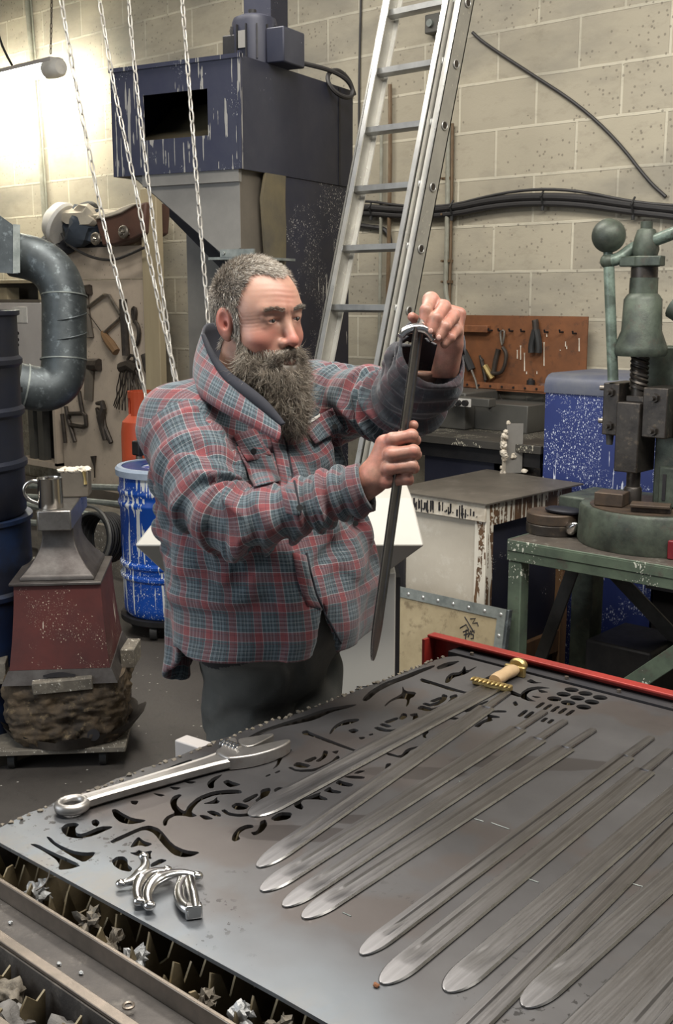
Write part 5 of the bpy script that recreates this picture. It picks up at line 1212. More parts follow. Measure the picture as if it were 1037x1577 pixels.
M['blade_dark'] = blade_material('dark_blade_steel', (.12, .12, .125), (.085, .08, .083), (.06, .056, .06))
M['blade_edge'] = worn('bright_blade_edge', (.36, .355, .35), (.22, .215, .21), .28, .95, 12, bump=0)

def blade_mesh(L, tang, hw, fuller=True, tipl=.055, th=.0048, hw_end=None, fw=.42, upper=True, round_tip=1.0):
    """tip at the local origin, blade along +y, lying on z=0"""
    m = MB(); rings = []; mats = []
    hw_end = hw_end or hw; K = 46; Lb = L - tang
    ys = [tipl * (1 - math.cos(PI / 2 * i / 12)) for i in range(13)] + [tipl + (Lb - tipl) * i / 30 for i in range(1, 31)]
    ys[0] = .0006
    def ring(y, w, f, h):
        ft = w * fw
        top = [(-w, h * .35), (-w * .86, h * .92), (-ft, h), (-ft * .72, h * (1 - .62 * f)), (0, h * (1 - .75 * f)), (ft * .72, h * (1 - .62 * f)), (ft, h), (w * .86, h * .92), (w, h * .35)]
        return [Vector((x, y, z)) for x, z in top] + [Vector((w * .86, y, 0)), Vector((-w * .86, y, 0))]
    for y in ys:
        w = hw + (hw_end - hw) * y / Lb
        if y < tipl: w *= max(.05, (1 - (1 - y / tipl) ** 2) ** (.5 * round_tip))
        f = 0 if not fuller else min(1, max(0, (y - tipl * 1.15) / .03))
        rings.append(ring(y, w, f, th * min(1, .55 + y / tipl * .45)))
    if tang > 0:
        tw = .0085; rings.append(ring(Lb + .001, tw * 1.2, 0, th)); rings.append(ring(L - .004, tw, 0, th)); rings.append(ring(L, tw * .7, 0, th))
    n = len(rings[0]); vs = [p for r in rings for p in r]; fs = []; b = len(m.v)
    for i in range(len(rings) - 1):
        for j in range(n):
            a, c = i * n, (i + 1) * n; m.mat(1 if j in (0, 7, 8, 10) else 0); 
            fs.append(((a + j, a + (j + 1) % n, c + (j + 1) % n, c + j), m.k))
    m.v = vs
    for f, k in fs: m.f.append(list(f)); m.mi.append(k)
    m.f.append(list(range(n - 1, -1, -1))); m.mi.append(1); m.f.append([(len(rings) - 1) * n + j for j in range(n)]); m.mi.append(0)
    return m
def lay(tip, end, z=ZS):
    a, b = pz(*tip, z), pz(*end, z); d_ = b - a; return a, d_.length, math.atan2(d_.y, d_.x) - PI / 2
BLG = None
def blade(tip, end, hw, tang, label, mat='blade', zoff=0, extend=None, fuller=True, fw=.42, tipl=.055, hw_end=None):
    a, L, rz = lay(tip, end)
    if extend: L = extend
    o = blade_mesh(L, tang, hw, fuller, fw=fw, tipl=tipl, hw_end=hw_end).build('sword_blade', [mat, 'blade_edge'], ang=30)
    o.location = a + Vector((0, 0, .0004 + zoff)); o.rotation_euler = (0, 0, rz)
    o['label'] = label; o['category'] = 'sword blade'; o['group'] = 'unhilted sword blades on the steel sheet'
    return o
blade((397, 1337), (783, 1068), .0200, .11, 'unhilted blade lying next to the gilt-hilted sword, tip just below the dark stain', tipl=.07, fw=.5)
blade((403, 1374), (840, 1097), .0195, .12, 'unhilted blade whose rounded tip lies furthest towards the lower left, second beside the hilted sword')
blade((437, 1398), (871, 1112), .0185, .12, 'slim blade lying between two others, third from the gilt-hilted sword', fw=.55)
blade((467, 1416), (915, 1125), .0195, .12, 'blade fourth from the gilt-hilted sword, bare steel to its right')
blade((556, 1472), (1004, 1137), .0170, .12, 'narrow blade with a thin central groove, first after the wide bare gap', fw=.3)
blade((588, 1517), (1032, 1157), .0205, .12, 'blade with a spot of rust at its rounded tip', fw=.45)
blade((687, 1529), (1027, 1238), .0225, .12, 'broad blade with a shaded fuller, its round tip a finger right of the rust-spotted one', extend=.90, fw=.6)
blade((640, 1668), (1037, 1277), .0185, .12, 'narrow grooved blade running off the bottom of the picture', extend=.95, fw=.3)
blade((807, 1553), (1037, 1352), .0215, .12, 'blade whose bright tip points at the bottom edge, right of the one running off it', extend=.88, fw=.6)
blade((780, 1710), (1037, 1456), .0280, .12, 'widest flat blade without a groove, lower right', extend=.92, fuller=False, tipl=.09)
blade((930, 1650), (1037, 1527), .0240, .12, 'blade cut off by the bottom right corner of the picture', extend=.9)
q = pz(583, 1521, ZS); tag(MB().lump(q + Vector((-.003, .0, .0025)), .0028, 5, .5, 2, (1.4, 1.4, .9)).build('rust_crumb', 'rust'), 'crumb of rust at the rounded tip of one blade', 'rust crumb')

# the finished sword
a, L, rz = lay((385, 1258), (802, 1036)); sw = thing('hilted_sword', 'finished sword with a pale grip and gilt fittings lying across the cut-outs', 'sword', a + Vector((0, 0, .0004)), rz)
gl = (pz(742, 1058, ZS) - pz(385, 1258, ZS)).length
blade_mesh(gl, 0, .027, True, tipl=.06, fw=.62).build('blade', ['blade', 'blade_edge'], sw, local=True, ang=30)
m = MB(); m.box((-.047, gl, .0), (.047, gl + .020, .014)); m.build('cross_guard', 'brass', sw, local=True, bevel=.003)
for i in range(9): m = MB().sphere((-.042 + i * .0105, gl - .003, .0155), (.0036, .012, .004), 12, 8); m.build('guard_bead', 'brass', sw, local=True)
gs = gl + .0205; ge = L - .032
m = MB(); m.tube([(0, gs + (ge - gs) * t_, .014 + .002 * math.sin(t_ * 2)) for t_ in [i / 10 for i in range(11)]], [.0150, .0165, .0172, .0168, .0160, .0158, .0162, .0170, .0176, .0170, .0150], 20, flat=.78, up=(0, 0, 1)); m.build('grip', 'grip', sw, local=True)
m = MB(); m.box((-.026, ge + .0005, .0), (.026, ge + .012, .024)); m.build('pommel_plate', 'brass', sw, local=True, bevel=.003)
MB().lathe([(0, 0), (.017, 0), (.022, .006), (.020, .016), (.008, .024), (0, .026)], (0, ge + .0125, .0205), 24, Matrix.Rotation(R(-90), 4, 'X') @ Matrix.Diagonal((1, .8, 1, 1))).build('pommel', 'brass', sw, local=True)

# adjustable wrench
a, L, rz = lay((112, 1250), (372, 1172), ZS); wr = thing('adjustable_wrench', 'big worn chrome adjustable wrench lying over the cut-outs', 'wrench', a + Vector((0, 0, .0005)), rz)
L = .395
def outline(pts, z0, z1):
    m = MB(); P = chaikin([Vector((x, y, z0)) for x, y in pts], 2); m.prism(P, (0, 0, z1 - z0)); return m
# handle, flaring to the head
m = MB(); ys = [.022, .05, .10, .16, .22, .27, .30]; hwid = [.0135, .0125, .0135, .0155, .0175, .0200, .024]
rings = []
for y, w in zip(ys, hwid):
    rings.append([Vector((x, y, z)) for x, z in ((-w, .006), (-w, .017), (-w + .004, .021), (-w + .006, .0185), (w - .006, .0185), (w - .004, .021), (w, .017), (w, .006), (w - .004, .002), (-w + .004, .002))])
m.loft(rings); m.build('handle', 'wrench', wr, local=True, ang=40)
ring = [Vector((math.cos(t_) * .0205, math.sin(t_) * .0225, .0115)) for t_ in [2 * PI * j / 36 for j in range(36)]]
m = MB(); m.tube(ring, [.0085] * 36, 12, closed=True, flat=1.1, up=(0, 0, 1)); m.build('hanging_ring', 'wrench', wr, local=True)
m = MB(); P = [(-.022, .295), (-.030, .315), (-.052, .335), (-.058, .352), (-.050, .362), (-.030, .350), (-.018, .345), (-.012, .352), (.006, .352), (.008, .395), (.014, .432), (.024, .438), (.036, .415), (.042, .38), (.040, .34), (.030, .31), (.022, .295)]
outline(P, .0, .025).build('head', 'wrench', wr, local=True, bevel=.003)
outline([(-.050, .3635), (-.028, .353), (-.006, .356), (-.004, .372), (-.012, .40), (-.022, .43), (-.032, .434), (-.040, .40)], .003, .022).build('movable_jaw', 'wrench', wr, local=True, bevel=.002)
m = MB(); m.tube([(-.046, .329, .020), (-.004, .337, .020)], .0085, 20); 
for i in range(5): m.tube([Vector((-.043 + i * .0085, .3295 + i * .0017, .020)) + Vector((.1 * math.sin(t_) * .01, math.cos(t_) * .010, math.sin(t_) * .010)) for t_ in [2 * PI * j / 20 for j in range(20)]], .0020, 6, closed=True)
m.build('knurled_worm', 'chrome', wr, local=True)

# curved cross-guards
S5 = 3.345
def g5(x, y, z): return pz(90 + x / S5, 1120 + y / S5, ZS + z)
def guard(pts, rr_, label, flare=1.35, boss=.5):
    P = smoothpts([g5(x, y, z) for x, y, z in pts], 3); n = len(P)
    rad = []
    for i in range(n):
        t_ = i / (n - 1); e_ = abs(t_ - boss) / max(boss, 1 - boss); rad.append(rr_ * (1.15 - .42 * math.sin(min(1, e_ * 1.25) * PI / 2) + (.16 * (max(0, e_ - .85) / .15) ** 1.5) * flare))
    th = thing('cross_guard', label, 'cross guard', P[n // 2] - Vector((0, 0, rr_)), 0, 'loose curved cross guards on the steel sheet')
    MB().tube(P, rad, 18, flat=.75).build('curved_bar', 'chrome', th)
    for e_ in (0, -1):
        q = P[e_]; MB().sphere(q, rad[e_] * .99, 14, 10, Matrix.Diagonal((1, 1, .8, 1))).build('end_knob', 'chrome', th)
    return th
guard([(440, 665, .026), (452, 712, .020), (420, 760, .014), (375, 795, .011), (322, 806, .010)], .0085, 'polished cross guard leaning at the left of the little pile, one end raised')
guard([(415, 895, .011), (402, 838, .013), (425, 780, .016), (480, 742, .018), (560, 738, .014)], .0090, 'polished curved cross guard in the middle of the little pile')
guard([(470, 918, .011), (455, 860, .014), (485, 800, .017), (550, 762, .018), (640, 748, .016), (716, 768, .012)], .0095, 'polished curved cross guard on the right of the pile, the longest arc')
th = thing('cross_guard', 'polished cross guard standing apart on its edge, right of the pile', 'cross guard', g5(670, 900, .0), 0, 'loose curved cross guards on the steel sheet')
P = smoothpts([g5(645, 790, .012), g5(618, 850, .012), g5(640, 915, .012), g5(695, 948, .012)], 3)
MB().tube(P, [.0085 + .002 * abs(2 * i / (len(P) - 1) - 1) for i in range(len(P))], 16, flat=.8).build('curved_bar', 'chrome', th)
P = smoothpts([g5(680, 790, .020), g5(690, 840, .022), g5(700, 890, .018), g5(708, 945, .014)], 2)
MB().tube(P, .0075, 14, flat=1.2).build('socket_bar', 'chrome', th)
MB().cbox(g5(697, 945, .011), (.024, .014, .021), (0, 0, YAW + .25)).build('end_block', 'chrome', th, bevel=.003)
# ================================================================== THE MAN (distance fields meshed with surface nets)
def vb(p):          # world point -> body frame (a right, b away, c up) ; the frame stands in the room, turned 42 degrees
    p = Vector(p); return np.array([p.dot(RH), p.dot(FH), p.z])
def J(x, y, D): return vb(pd(x, y, D))
BODY = Matrix(((RH.x, FH.x, 0, 0), (RH.y, FH.y, 0, 0), (0, 0, 1, 0), (0, 0, 0, 1)))     # body frame -> world

def smin(a, b, k):
    h = np.clip(.5 + .5 * (b - a) / k, 0, 1); return b + (a - b) * h - k * h * (1 - h)
def smax(a, b, k): return -smin(-a, -b, k)
def s_ell(P, c, r, R3=None):
    q = P - np.asarray(c, np.float32)
    if R3 is not None: q = q @ np.asarray(R3, np.float32)
    r = np.asarray(r, np.float32); k0 = np.sqrt(((q / r) ** 2).sum(-1)); k1 = np.sqrt(((q / (r * r)) ** 2).sum(-1))
    return k0 * (k0 - 1) / np.maximum(k1, 1e-6)
def s_cone(P, a, b, r1, r2):
    a = np.asarray(a, np.float32); b = np.asarray(b, np.float32); ba = b - a; pa = P - a
    t = np.clip((pa @ ba) / (ba @ ba), 0, 1); d = np.sqrt(((pa - t[..., None] * ba) ** 2).sum(-1)); return d - (r1 + (r2 - r1) * t)
def s_box(P, c, h, r, R3=None):
    q = P - np.asarray(c, np.float32)
    if R3 is not None: q = q @ np.asarray(R3, np.float32)
    q = np.abs(q) - np.asarray(h, np.float32) + r
    return np.sqrt((np.maximum(q, 0) ** 2).sum(-1)) + np.minimum(q.max(-1), 0) - r
def eul(rx, ry, rz):
    from mathutils import Euler
    return np.array(Euler((R(rx), R(ry), R(rz)), 'XYZ').to_matrix())
class Noise3:
    def __init__(s, seed, n=32): s.g = np.random.RandomState(seed).rand(n, n, n).astype(np.float32) * 2 - 1; s.n = n
    def __call__(s, P):
        i = np.floor(P).astype(np.int32); f = (P - i).astype(np.float32); f = f * f * (3 - 2 * f); n = s.n
        x0, y0, z0 = i[..., 0] % n, i[..., 1] % n, i[..., 2] % n; x1, y1, z1 = (x0 + 1) % n, (y0 + 1) % n, (z0 + 1) % n; g = s.g
        fx, fy, fz = f[..., 0], f[..., 1], f[..., 2]
        l = lambda a, b, t: a + (b - a) * t
        return l(l(l(g[x0, y0, z0], g[x1, y0, z0], fx), l(g[x0, y1, z0], g[x1, y1, z0], fx), fy), l(l(g[x0, y0, z1], g[x1, y0, z1], fx), l(g[x0, y1, z1], g[x1, y1, z1], fx), fy), fz)
def snets(fn, lo, hi, h):
    """mesh the zero level of fn(points) on a grid; returns verts, quads"""
    lo = np.asarray(lo, float); hi = np.asarray(hi, float); n = np.ceil((hi - lo) / h).astype(int) + 1
    xs = [(lo[i] + h * np.arange(n[i])).astype(np.float32) for i in range(3)]
    D = np.empty(n, np.float32)
    step = max(1, int(400000 / (n[1] * n[2])))
    for i in range(0, n[0], step):
        P = np.stack(np.meshgrid(xs[0][i:i + step], xs[1], xs[2], indexing='ij'), -1); D[i:i + step] = fn(P)
    D[0] = D[-1] = 1; D[:, 0] = D[:, -1] = 1; D[:, :, 0] = D[:, :, -1] = 1
    S = D < 0; c = [n[i] - 1 for i in range(3)]
    cnt = np.zeros(c, np.int8)
    for a in (0, 1):
        for b in (0, 1):
            for d in (0, 1): cnt += S[a:a + c[0], b:b + c[1], d:d + c[2]]
    act = (cnt > 0) & (cnt < 8); idx = -np.ones(c, np.int64); ijk = np.argwhere(act); idx[act] = np.arange(len(ijk))
    acc = np.zeros((len(ijk), 3)); w = np.zeros(len(ijk)); corners = [(a, b, d) for a in (0, 1) for b in (0, 1) for d in (0, 1)]
    for p in corners:
        for ax in range(3):
            if p[ax] == 1: continue
            q = list(p); q[ax] = 1
            v0 = D[ijk[:, 0] + p[0], ijk[:, 1] + p[1], ijk[:, 2] + p[2]]; v1 = D[ijk[:, 0] + q[0], ijk[:, 1] + q[1], ijk[:, 2] + q[2]]
            m = (v0 < 0) != (v1 < 0); t = np.where(m, v0 / np.where(m, v0 - v1, 1), 0); pt = np.tile(np.array(p, float), (len(ijk), 1)); pt[:, ax] += t
            acc += pt * m[:, None]; w += m
    V = lo + h * (ijk + acc / w[:, None]); F = []
    for ax in range(3):
        u, v = (ax + 1) % 3, (ax + 2) % 3; sl0 = [slice(None)] * 3; sl1 = [slice(None)] * 3; sl0[ax] = slice(0, -1); sl1[ax] = slice(1, None)
        A_, B_ = S[tuple(sl0)], S[tuple(sl1)]; e = np.argwhere(A_ != B_); e = e[(e[:, u] > 0) & (e[:, v] > 0) & (e[:, u] < c[u]) & (e[:, v] < c[v])]
        ins = A_[e[:, 0], e[:, 1], e[:, 2]]; q = []
        for du, dv in ((1, 1), (0, 1), (0, 0), (1, 0)):
            r_ = e.copy(); r_[:, u] -= du; r_[:, v] -= dv; q.append(idx[r_[:, 0], r_[:, 1], r_[:, 2]])
        q = np.stack(q, 1); q[~ins] = q[~ins][:, ::-1]; F.append(q)
    F = np.concatenate(F); return V, F
def np_mesh(name, V, F, mats, parent=None, mtx=BODY, smooth=True):
    Vw = V @ np.array(mtx)[:3, :3].T + np.array(mtx)[:3, 3]
    if parent is not None:
        inv = np.array(LOCM[parent.as_pointer()].inverted()); Vw = Vw @ inv[:3, :3].T + inv[:3, 3]
    me = bpy.data.meshes.new(name); me.vertices.add(len(Vw)); me.vertices.foreach_set('co', Vw.astype(np.float32).ravel())
    k = F.shape[1]; me.loops.add(F.size); me.loops.foreach_set('vertex_index', F.astype(np.int32).ravel()); me.polygons.add(len(F))
    me.polygons.foreach_set('loop_start', np.arange(0, F.size, k, dtype=np.int32))
    me.update(calc_edges=True); me.validate()
    me.polygons.foreach_set('use_smooth', np.ones(len(me.polygons), bool))
    for m in (mats if isinstance(mats, (list, tuple)) else [mats]): me.materials.append(M[m] if isinstance(m, str) else m)
    o = bpy.data.objects.new(name, me); COL.objects.link(o)
    if parent is not None: o.parent = parent; LOCM[o.as_pointer()] = LOCM[parent.as_pointer()]
    else: LOCM[o.as_pointer()] = Matrix()
    return o
def add_attr(o, name, vals):
    a = o.data.attributes.new(name, 'FLOAT', 'POINT'); a.data.foreach_set('value', np.asarray(vals, np.float32))

# ------------------------------------------------------------------ materials of the figure
def skin_material():
    t = NT('skin'); red = t.n('ShaderNodeAttribute', _attribute_name='ruddy').outputs['Fac']
    col = t.mix(red, (.43, .245, .180), (.44, .130, .098))
    col = t.mix(t.math('MULTIPLY', t.ramp(t.noise(60, None, 5, .7), .5, .75), .35), col, (.40, .17, .12))
    dirt = t.n('ShaderNodeAttribute', _attribute_name='dirt').outputs['Fac']
    col = t.mix(t.math('MULTIPLY', dirt, t.ramp(t.noise(70, None, 6, .75), .35, .65)), col, (.20, .115, .085))
    t.b.inputs['Subsurface Weight'].default_value = .12; t.b.inputs['Subsurface Radius'].default_value = (.012, .004, .002); t.b.inputs['Subsurface Scale'].default_value = .5
    return t.done(col, .47, 0, t.bump(t.noise(420, None, 4, .6), .12, .0012))
M['skin'] = skin_material()
def plaid_material():
    t = NT('plaid_flannel'); uv = t.sep(t.n('ShaderNodeUVMap').outputs[0])
    teal, pale, red, navy, white, wine = (.046, .073, .086), (.115, .150, .172), (.195, .044, .050), (.010, .014, .026), (.42, .42, .43), (.085, .022, .034)
    #  stripes over one repeat of 0.105 m
    stops = [(0, red), (.17, wine), (.195, red), (.28, white), (.298, teal), (.38, navy), (.405, pale), (.47, pale), (.50, navy), (.525, teal), (.60, white), (.612, teal), (.66, navy), (.685, pale), (.77, navy), (.795, teal), (.87, wine), (.90, teal), (.965, white), (.98, red)]
    def bands(x, rep):
        f = t.math('FRACT', t.math('DIVIDE', x, rep)); r_ = t.n('ShaderNodeValToRGB', i0=f); cr = r_.color_ramp; cr.interpolation = 'CONSTANT'
        while len(cr.elements) > 1: cr.elements.remove(cr.elements[-1])
        cr.elements[0].position = 0; cr.elements[0].color = (*stops[0][1], 1)
        for p_, c_ in stops[1:]: e = cr.elements.new(p_); e.color = (*c_, 1)
        return r_.outputs[0]
    a, b = bands(uv[0], .054), bands(uv[1], .060)
    tw = t.math('FRACT', t.math('MULTIPLY', t.math('ADD', uv[0], uv[1]), 330.0))
    col = t.mix(t.math('ADD', .30, t.math('MULTIPLY', t.math('GREATER_THAN', tw, .5), .40)), a, b)
    dirt = t.ramp(t.noise(7, None, 6, .7), .50, .72); col = t.mix(t.math('MULTIPLY', dirt, .35), col, (.06, .055, .055))
    soot = t.n('ShaderNodeAttribute', _attribute_name='grime').outputs['Fac']
    col = t.mix(t.math('MULTIPLY', soot, t.ramp(t.noise(14, None, 6, .7), .05, .55)), col, (.030, .029, .034))
    h = t.math('ADD', t.math('MULTIPLY', t.noise(900, None, 2), .5), t.math('MULTIPLY', t.noise(45, None, 5, .6), .8))
    t.b.inputs['Sheen Weight'].default_value = .22; t.b.inputs['Sheen Roughness'].default_value = .5
    return t.done(col, .92, 0, t.bump(h, .35, .003))
M['plaid'] = plaid_material()
M['lining'] = plain('dark_quilted_lining', (.022, .023, .032), .85)
def trouser_material():
    t = NT('grey_work_trousers'); n_ = t.ramp(t.noise(4, t.coord(loc=(2, 8, 1)), 6, .65), .35, .7)
    col = t.mix(n_, (.062, .063, .058), (.105, .105, .096)); col = t.mix(t.math('MULTIPLY', t.ramp(t.noise(13, None, 6, .7), .52, .7), .5), col, (.125, .118, .105))
    return t.done(col, .8, 0, t.bump(t.math('ADD', t.noise(700, None, 2), t.noise(30, None, 5)), .3, .003))
M['trousers'] = trouser_material()
M['trousers_black'] = plain('black_trouser_panel', (.012, .012, .015), .75)
def hair_material(name, c1, c2, c3):
    t = NT(name); v = t.n('ShaderNodeAttribute', _attribute_name='tone').outputs['Fac']
    col = t.mix(t.ramp(v, .0, .55), c1, c2); col = t.mix(t.ramp(v, .6, 1.0), col, c3)
    return t.done(col, .5, 0)
M['hair'] = hair_material('grey_hair', (.17, .142, .118), (.42, .37, .31), (.80, .76, .70))
M['beard'] = hair_material('grizzled_beard', (.085, .068, .052), (.27, .225, .172), (.62, .57, .49))
M['eye_white'] = plain('eye_white', (.55, .50, .47), .25)
M['iris'] = plain('iris', (.05, .055, .05), .2)

# ------------------------------------------------------------------ pose
HS = 1.05
HEADC = J(398, 492, 2.42)                       # middle of the head between the ears
yaw, pit, rol = 43, -6, 3
RHd = eul(0, rol, 0)
def frame(yaw_deg, pitch_deg, roll_deg=0):
    """columns: left side of the figure, forward, up, in the body frame"""
    y = R(yaw_deg); f = np.array([math.sin(y), -math.cos(y), 0.]); l = np.array([math.cos(y), math.sin(y), 0.]); u = np.array([0, 0, 1.])
    p = R(pitch_deg); f2 = f * math.cos(p) + u * math.sin(p); u2 = u * math.cos(p) - f * math.sin(p)
    q = R(roll_deg); l3 = l * math.cos(q) + u2 * math.sin(q); u3 = u2 * math.cos(q) - l * math.sin(q)
    return np.stack([l3, f2, u3], 1)
HF = frame(yaw, pit, rol)
SHR = J(276, 655, 2.46); ELR = J(350, 800, 2.24); WRR = J(566, 748, 2.16); HNR = J(606, 706, 2.14)
SHL = J(486, 612, 2.66); ELL = J(622, 632, 2.44); WRL = J(668, 540, 2.26); HNL = J(684, 492, 2.17)
NECK0 = HEADC + HF @ np.array([0, -.045, -.20])
CH = np.array([*((SHR + SHL) / 2)[:2], 0])
# ------------------------------------------------------------------ head
NZ = Noise3(1); NZ2 = Noise3(2)
def head_sdf(L):
    """L: points in head space: x his left, y forward, z up (metres)"""
    X = np.abs(L[..., 0]); Ls = np.stack([X, L[..., 1], L[..., 2]], -1)
    d = s_ell(L, (0, -.014, .036), (.0765, .097, .086))
    d = smin(d, s_ell(L, (0, .032, .020), (.064, .058, .066)), .03)          # forehead
    d = smin(d, s_ell(L, (0, .028, -.045), (.062, .062, .070)), .03)         # face
    d = smin(d, s_ell(L, (0, .046, -.088), (.042, .044, .032)), .03)         # jaw
    d = smin(d, s_ell(Ls, (.040, .052, -.030), (.026, .026, .022)), .022)     # cheekbones
    d = smin(d, s_cone(Ls, (.008, .083, .030), (.042, .070, .031), .0105, .009), .014)   # brow
    d = smax(d, -s_ell(Ls, (.031, .094, .012), (.018, .016, .0125)), .014)    # sockets
    # lids and the slit between them
    lid = s_ell(Ls, (.0315, .0700, .0105), (.0175, .0165, .0145)); d = smin(d, lid, .005)
    d = smin(d, s_cone(Ls, (.017, .0835, .0185), (.046, .0735, .0150), .0046, .0040), .006)       # heavy upper lid fold
    d = smin(d, s_cone(Ls, (.019, .0815, -.0020), (.043, .0735, -.0020), .0036, .003), .008)     # pouch
    d = smax(d, -s_ell(Ls, (.0315, .090, .0090), (.0130, .011, .0034), eul(0, 8, 0)), .002)
    # nose
    d = smin(d, s_cone(L, (0, .084, .014), (0, .107, -.024), .0085, .0115), .010)
    d = smin(d, s_ell(L, (0, .110, -.030), (.0125, .012, .0105)), .006)
    d = smin(d, s_ell(Ls, (.0130, .098, -.0335), (.0075, .0105, .008)), .005)
    d = smax(d, -s_ell(Ls, (.0068, .108, -.0415), (.0032, .006, .0035)), .003)
    d = smin(d, s_cone(Ls, (.018, .088, -.034), (.033, .078, -.058), .004, .004), .012)      # laugh line
    # mouth
    d = smin(d, s_ell(L, (0, .088, -.062), (.028, .016, .020)), .012)
    d = smin(d, s_cone(Ls, (0, .1015, -.0635), (.019, .092, -.0675), .0045, .0028), .004)
    d = smin(d, s_cone(Ls, (0, .0985, -.0745), (.016, .092, -.0740), .0058, .003), .004)
    d = smax(d, -s_ell(L, (0, .108, -.0690), (.021, .014, .0016)), .002)
    d = smin(d, s_ell(L, (0, .078, -.100), (.024, .020, .018)), .012)
    # frown lines
    z = L[..., 2]; y = L[..., 1]; m = np.exp(-((z - .060) / .020) ** 2) * (y > .03) * np.exp(-(L[..., 0] / .045) ** 2)
    d = d + .0003 * m * np.sin(z * 620 + 1.5 * np.sin(L[..., 0] * 60)) + .0016 * np.exp(-((X - .005) / .0022) ** 2) * np.exp(-((z - .024) / .012) ** 2) * (y > .05)
    m = np.exp(-((X - .062) / .014) ** 2) * np.exp(-((z - .004) / .016) ** 2) * (y > .03); d = d + .0003 * m * np.sin(z * 900 + X * 300)
    # ears
    Re = eul(8, 0, 24); 
    E_ = Ls - np.array([.079, -.010, -.003], np.float32); Ee = E_ @ Re.astype(np.float32)
    ear = s_ell(Ee, (0, 0, 0), (.0095, .0185, .0315)); ear = smin(ear, s_ell(Ee, (-.001, .004, -.026), (.0075, .010, .012)), .006)
    ear = smax(ear, -s_ell(Ee, (.0100, .003, .006), (.0070, .0110, .0195)), .003)
    ear = smin(ear, s_ell(Ee, (.001, .0085, -.004), (.005, .0035, .012)), .003)
    ear = smax(ear, -s_ell(Ee, (.006, .0045, -.004), (.008, .0050, .008)), .002)
    d = smin(d, ear, .004)
    return d
def neck_sdf(L): return s_cone(L, (0, -.022, -.06), (0, -.060, -.23), .060, .072)
def head_fn(P):
    L = ((P - HEADC.astype(np.float32)) @ HF.astype(np.float32)) / HS
    return smin(head_sdf(L), neck_sdf(L), .02) * HS
hl_ = HEADC
V, F = snets(head_fn, hl_ + [-.16, -.16, -.30], hl_ + [.16, .16, .16], .0021)
headV, headF = V, F

# ------------------------------------------------------------------ hands: palm frame and finger chains given as points in the body frame
def finger(P, pts, radii, k=.004):
    d = None
    for a, b, r1, r2 in zip(pts, pts[1:], radii, radii[1:]):
        q = s_cone(P, a, b, r1, r2); d = q if d is None else smin(d, q, k)
    return d
DS = 2.14
def hand_R(P):
    """right fist round the blade: back of the hand to the camera, fingers going right and curling away round the steel"""
    q = lambda x, y, D: J(x, y, D)
    d = s_cone(P, q(556, 752, 2.165), q(574, 736, 2.155), .030, .031)
    d = smin(d, s_box(P, q(596, 706, 2.148), (.030, .0165, .041), .015, frame(6, 0, -16)), .016)
    d = smin(d, s_cone(P, q(574, 736, 2.15), q(604, 682, 2.14), .026, .017), .014)
    mc = [(605, 677, 2.128), (603, 700, 2.120), (600, 721, 2.124), (596, 742, 2.135)]
    pp = [(634, 671, 2.125), (637, 695, 2.118), (634, 717, 2.122), (627, 737, 2.132)]
    tp_ = [(640, 678, 2.158), (641, 700, 2.158), (638, 721, 2.160), (630, 740, 2.165)]
    tt = [(618, 682, 2.180), (617, 704, 2.182), (615, 725, 2.182), (611, 742, 2.182)]
    rr = [(.0135, .0118, .0105, .0090), (.0138, .0120, .0105, .0090), (.0130, .0112, .0100, .0086), (.0118, .0100, .0090, .0078)]
    for a, b, c_, e, r_ in zip(mc, pp, tp_, tt, rr):
        fd = finger(P, [q(*a), q(*b), q(*c_), q(*e)], r_, .0035)
        fd = smin(fd, s_ell(P, q(*b), (.0128, .0128, .0125)) , .004); d = smin(d, fd, .0048)
    for a in mc: d = smin(d, s_ell(P, q(a[0] - 1, a[1], a[2] - .004), (.0115, .0105, .0115)), .008)
    # thumb: leaves the side of the palm, closes behind the blade, tip showing at the upper right
    d = smin(d, finger(P, [q(586, 714, 2.180), q(606, 690, 2.192), q(624, 668, 2.182), q(637, 655, 2.166)], (.017, .0140, .0120, .0098), .006), .008)
    # tendons on the back of the hand
    return d
def hand_L(P):
    """left hand seen from the palm side edge, fingertips pinching the tang from above"""
    q = lambda x, y, D: J(x, y, D)
    d = s_cone(P, q(680, 600, 2.32), q(694, 532, 2.255), .029, .026)
    d = smin(d, s_box(P, q(689, 500, 2.235), (.034, .015, .040), .014, frame(14, 8, -14)), .016)
    kn = [(664, 462, 2.215), (684, 473, 2.208), (698, 487, 2.212), (702, 508, 2.222)]
    pi_ = [(656, 478, 2.178), (672, 490, 2.170), (686, 503, 2.172), (694, 520, 2.182)]
    ti = [(652, 499, 2.176), (665, 509, 2.168), (677, 519, 2.170), (685, 530, 2.180)]
    rr = [(.0132, .0115, .0095), (.0135, .0115, .0095), (.0128, .0108, .0092), (.0115, .0098, .0085)]
    for a, b, c_, r_ in zip(kn, pi_, ti, rr):
        fd = finger(P, [q(*a), q(*b), q(*c_)], r_, .004); fd = smin(fd, s_ell(P, q(*a), (.0135, .0135, .0135)), .005); d = smin(d, fd, .004)
    d = smin(d, s_cone(P, q(664, 464, 2.215), q(700, 512, 2.235), .014, .014), .014)
    # thumb behind the tang, to the left
    d = smin(d, finger(P, [q(690, 520, 2.25), q(668, 505, 2.255), q(648, 498, 2.240), q(635, 488, 2.225)], (.016, .0135, .0115, .0092), .006), .008)
    return d
VR, FR = snets(hand_R, HNR + [-.10, -.09, -.09], HNR + [.07, .10, .08], .0017)
VL, FL = snets(hand_L, HNL + [-.085, -.07, -.12], HNL + [.07, .15, .075], .0017)

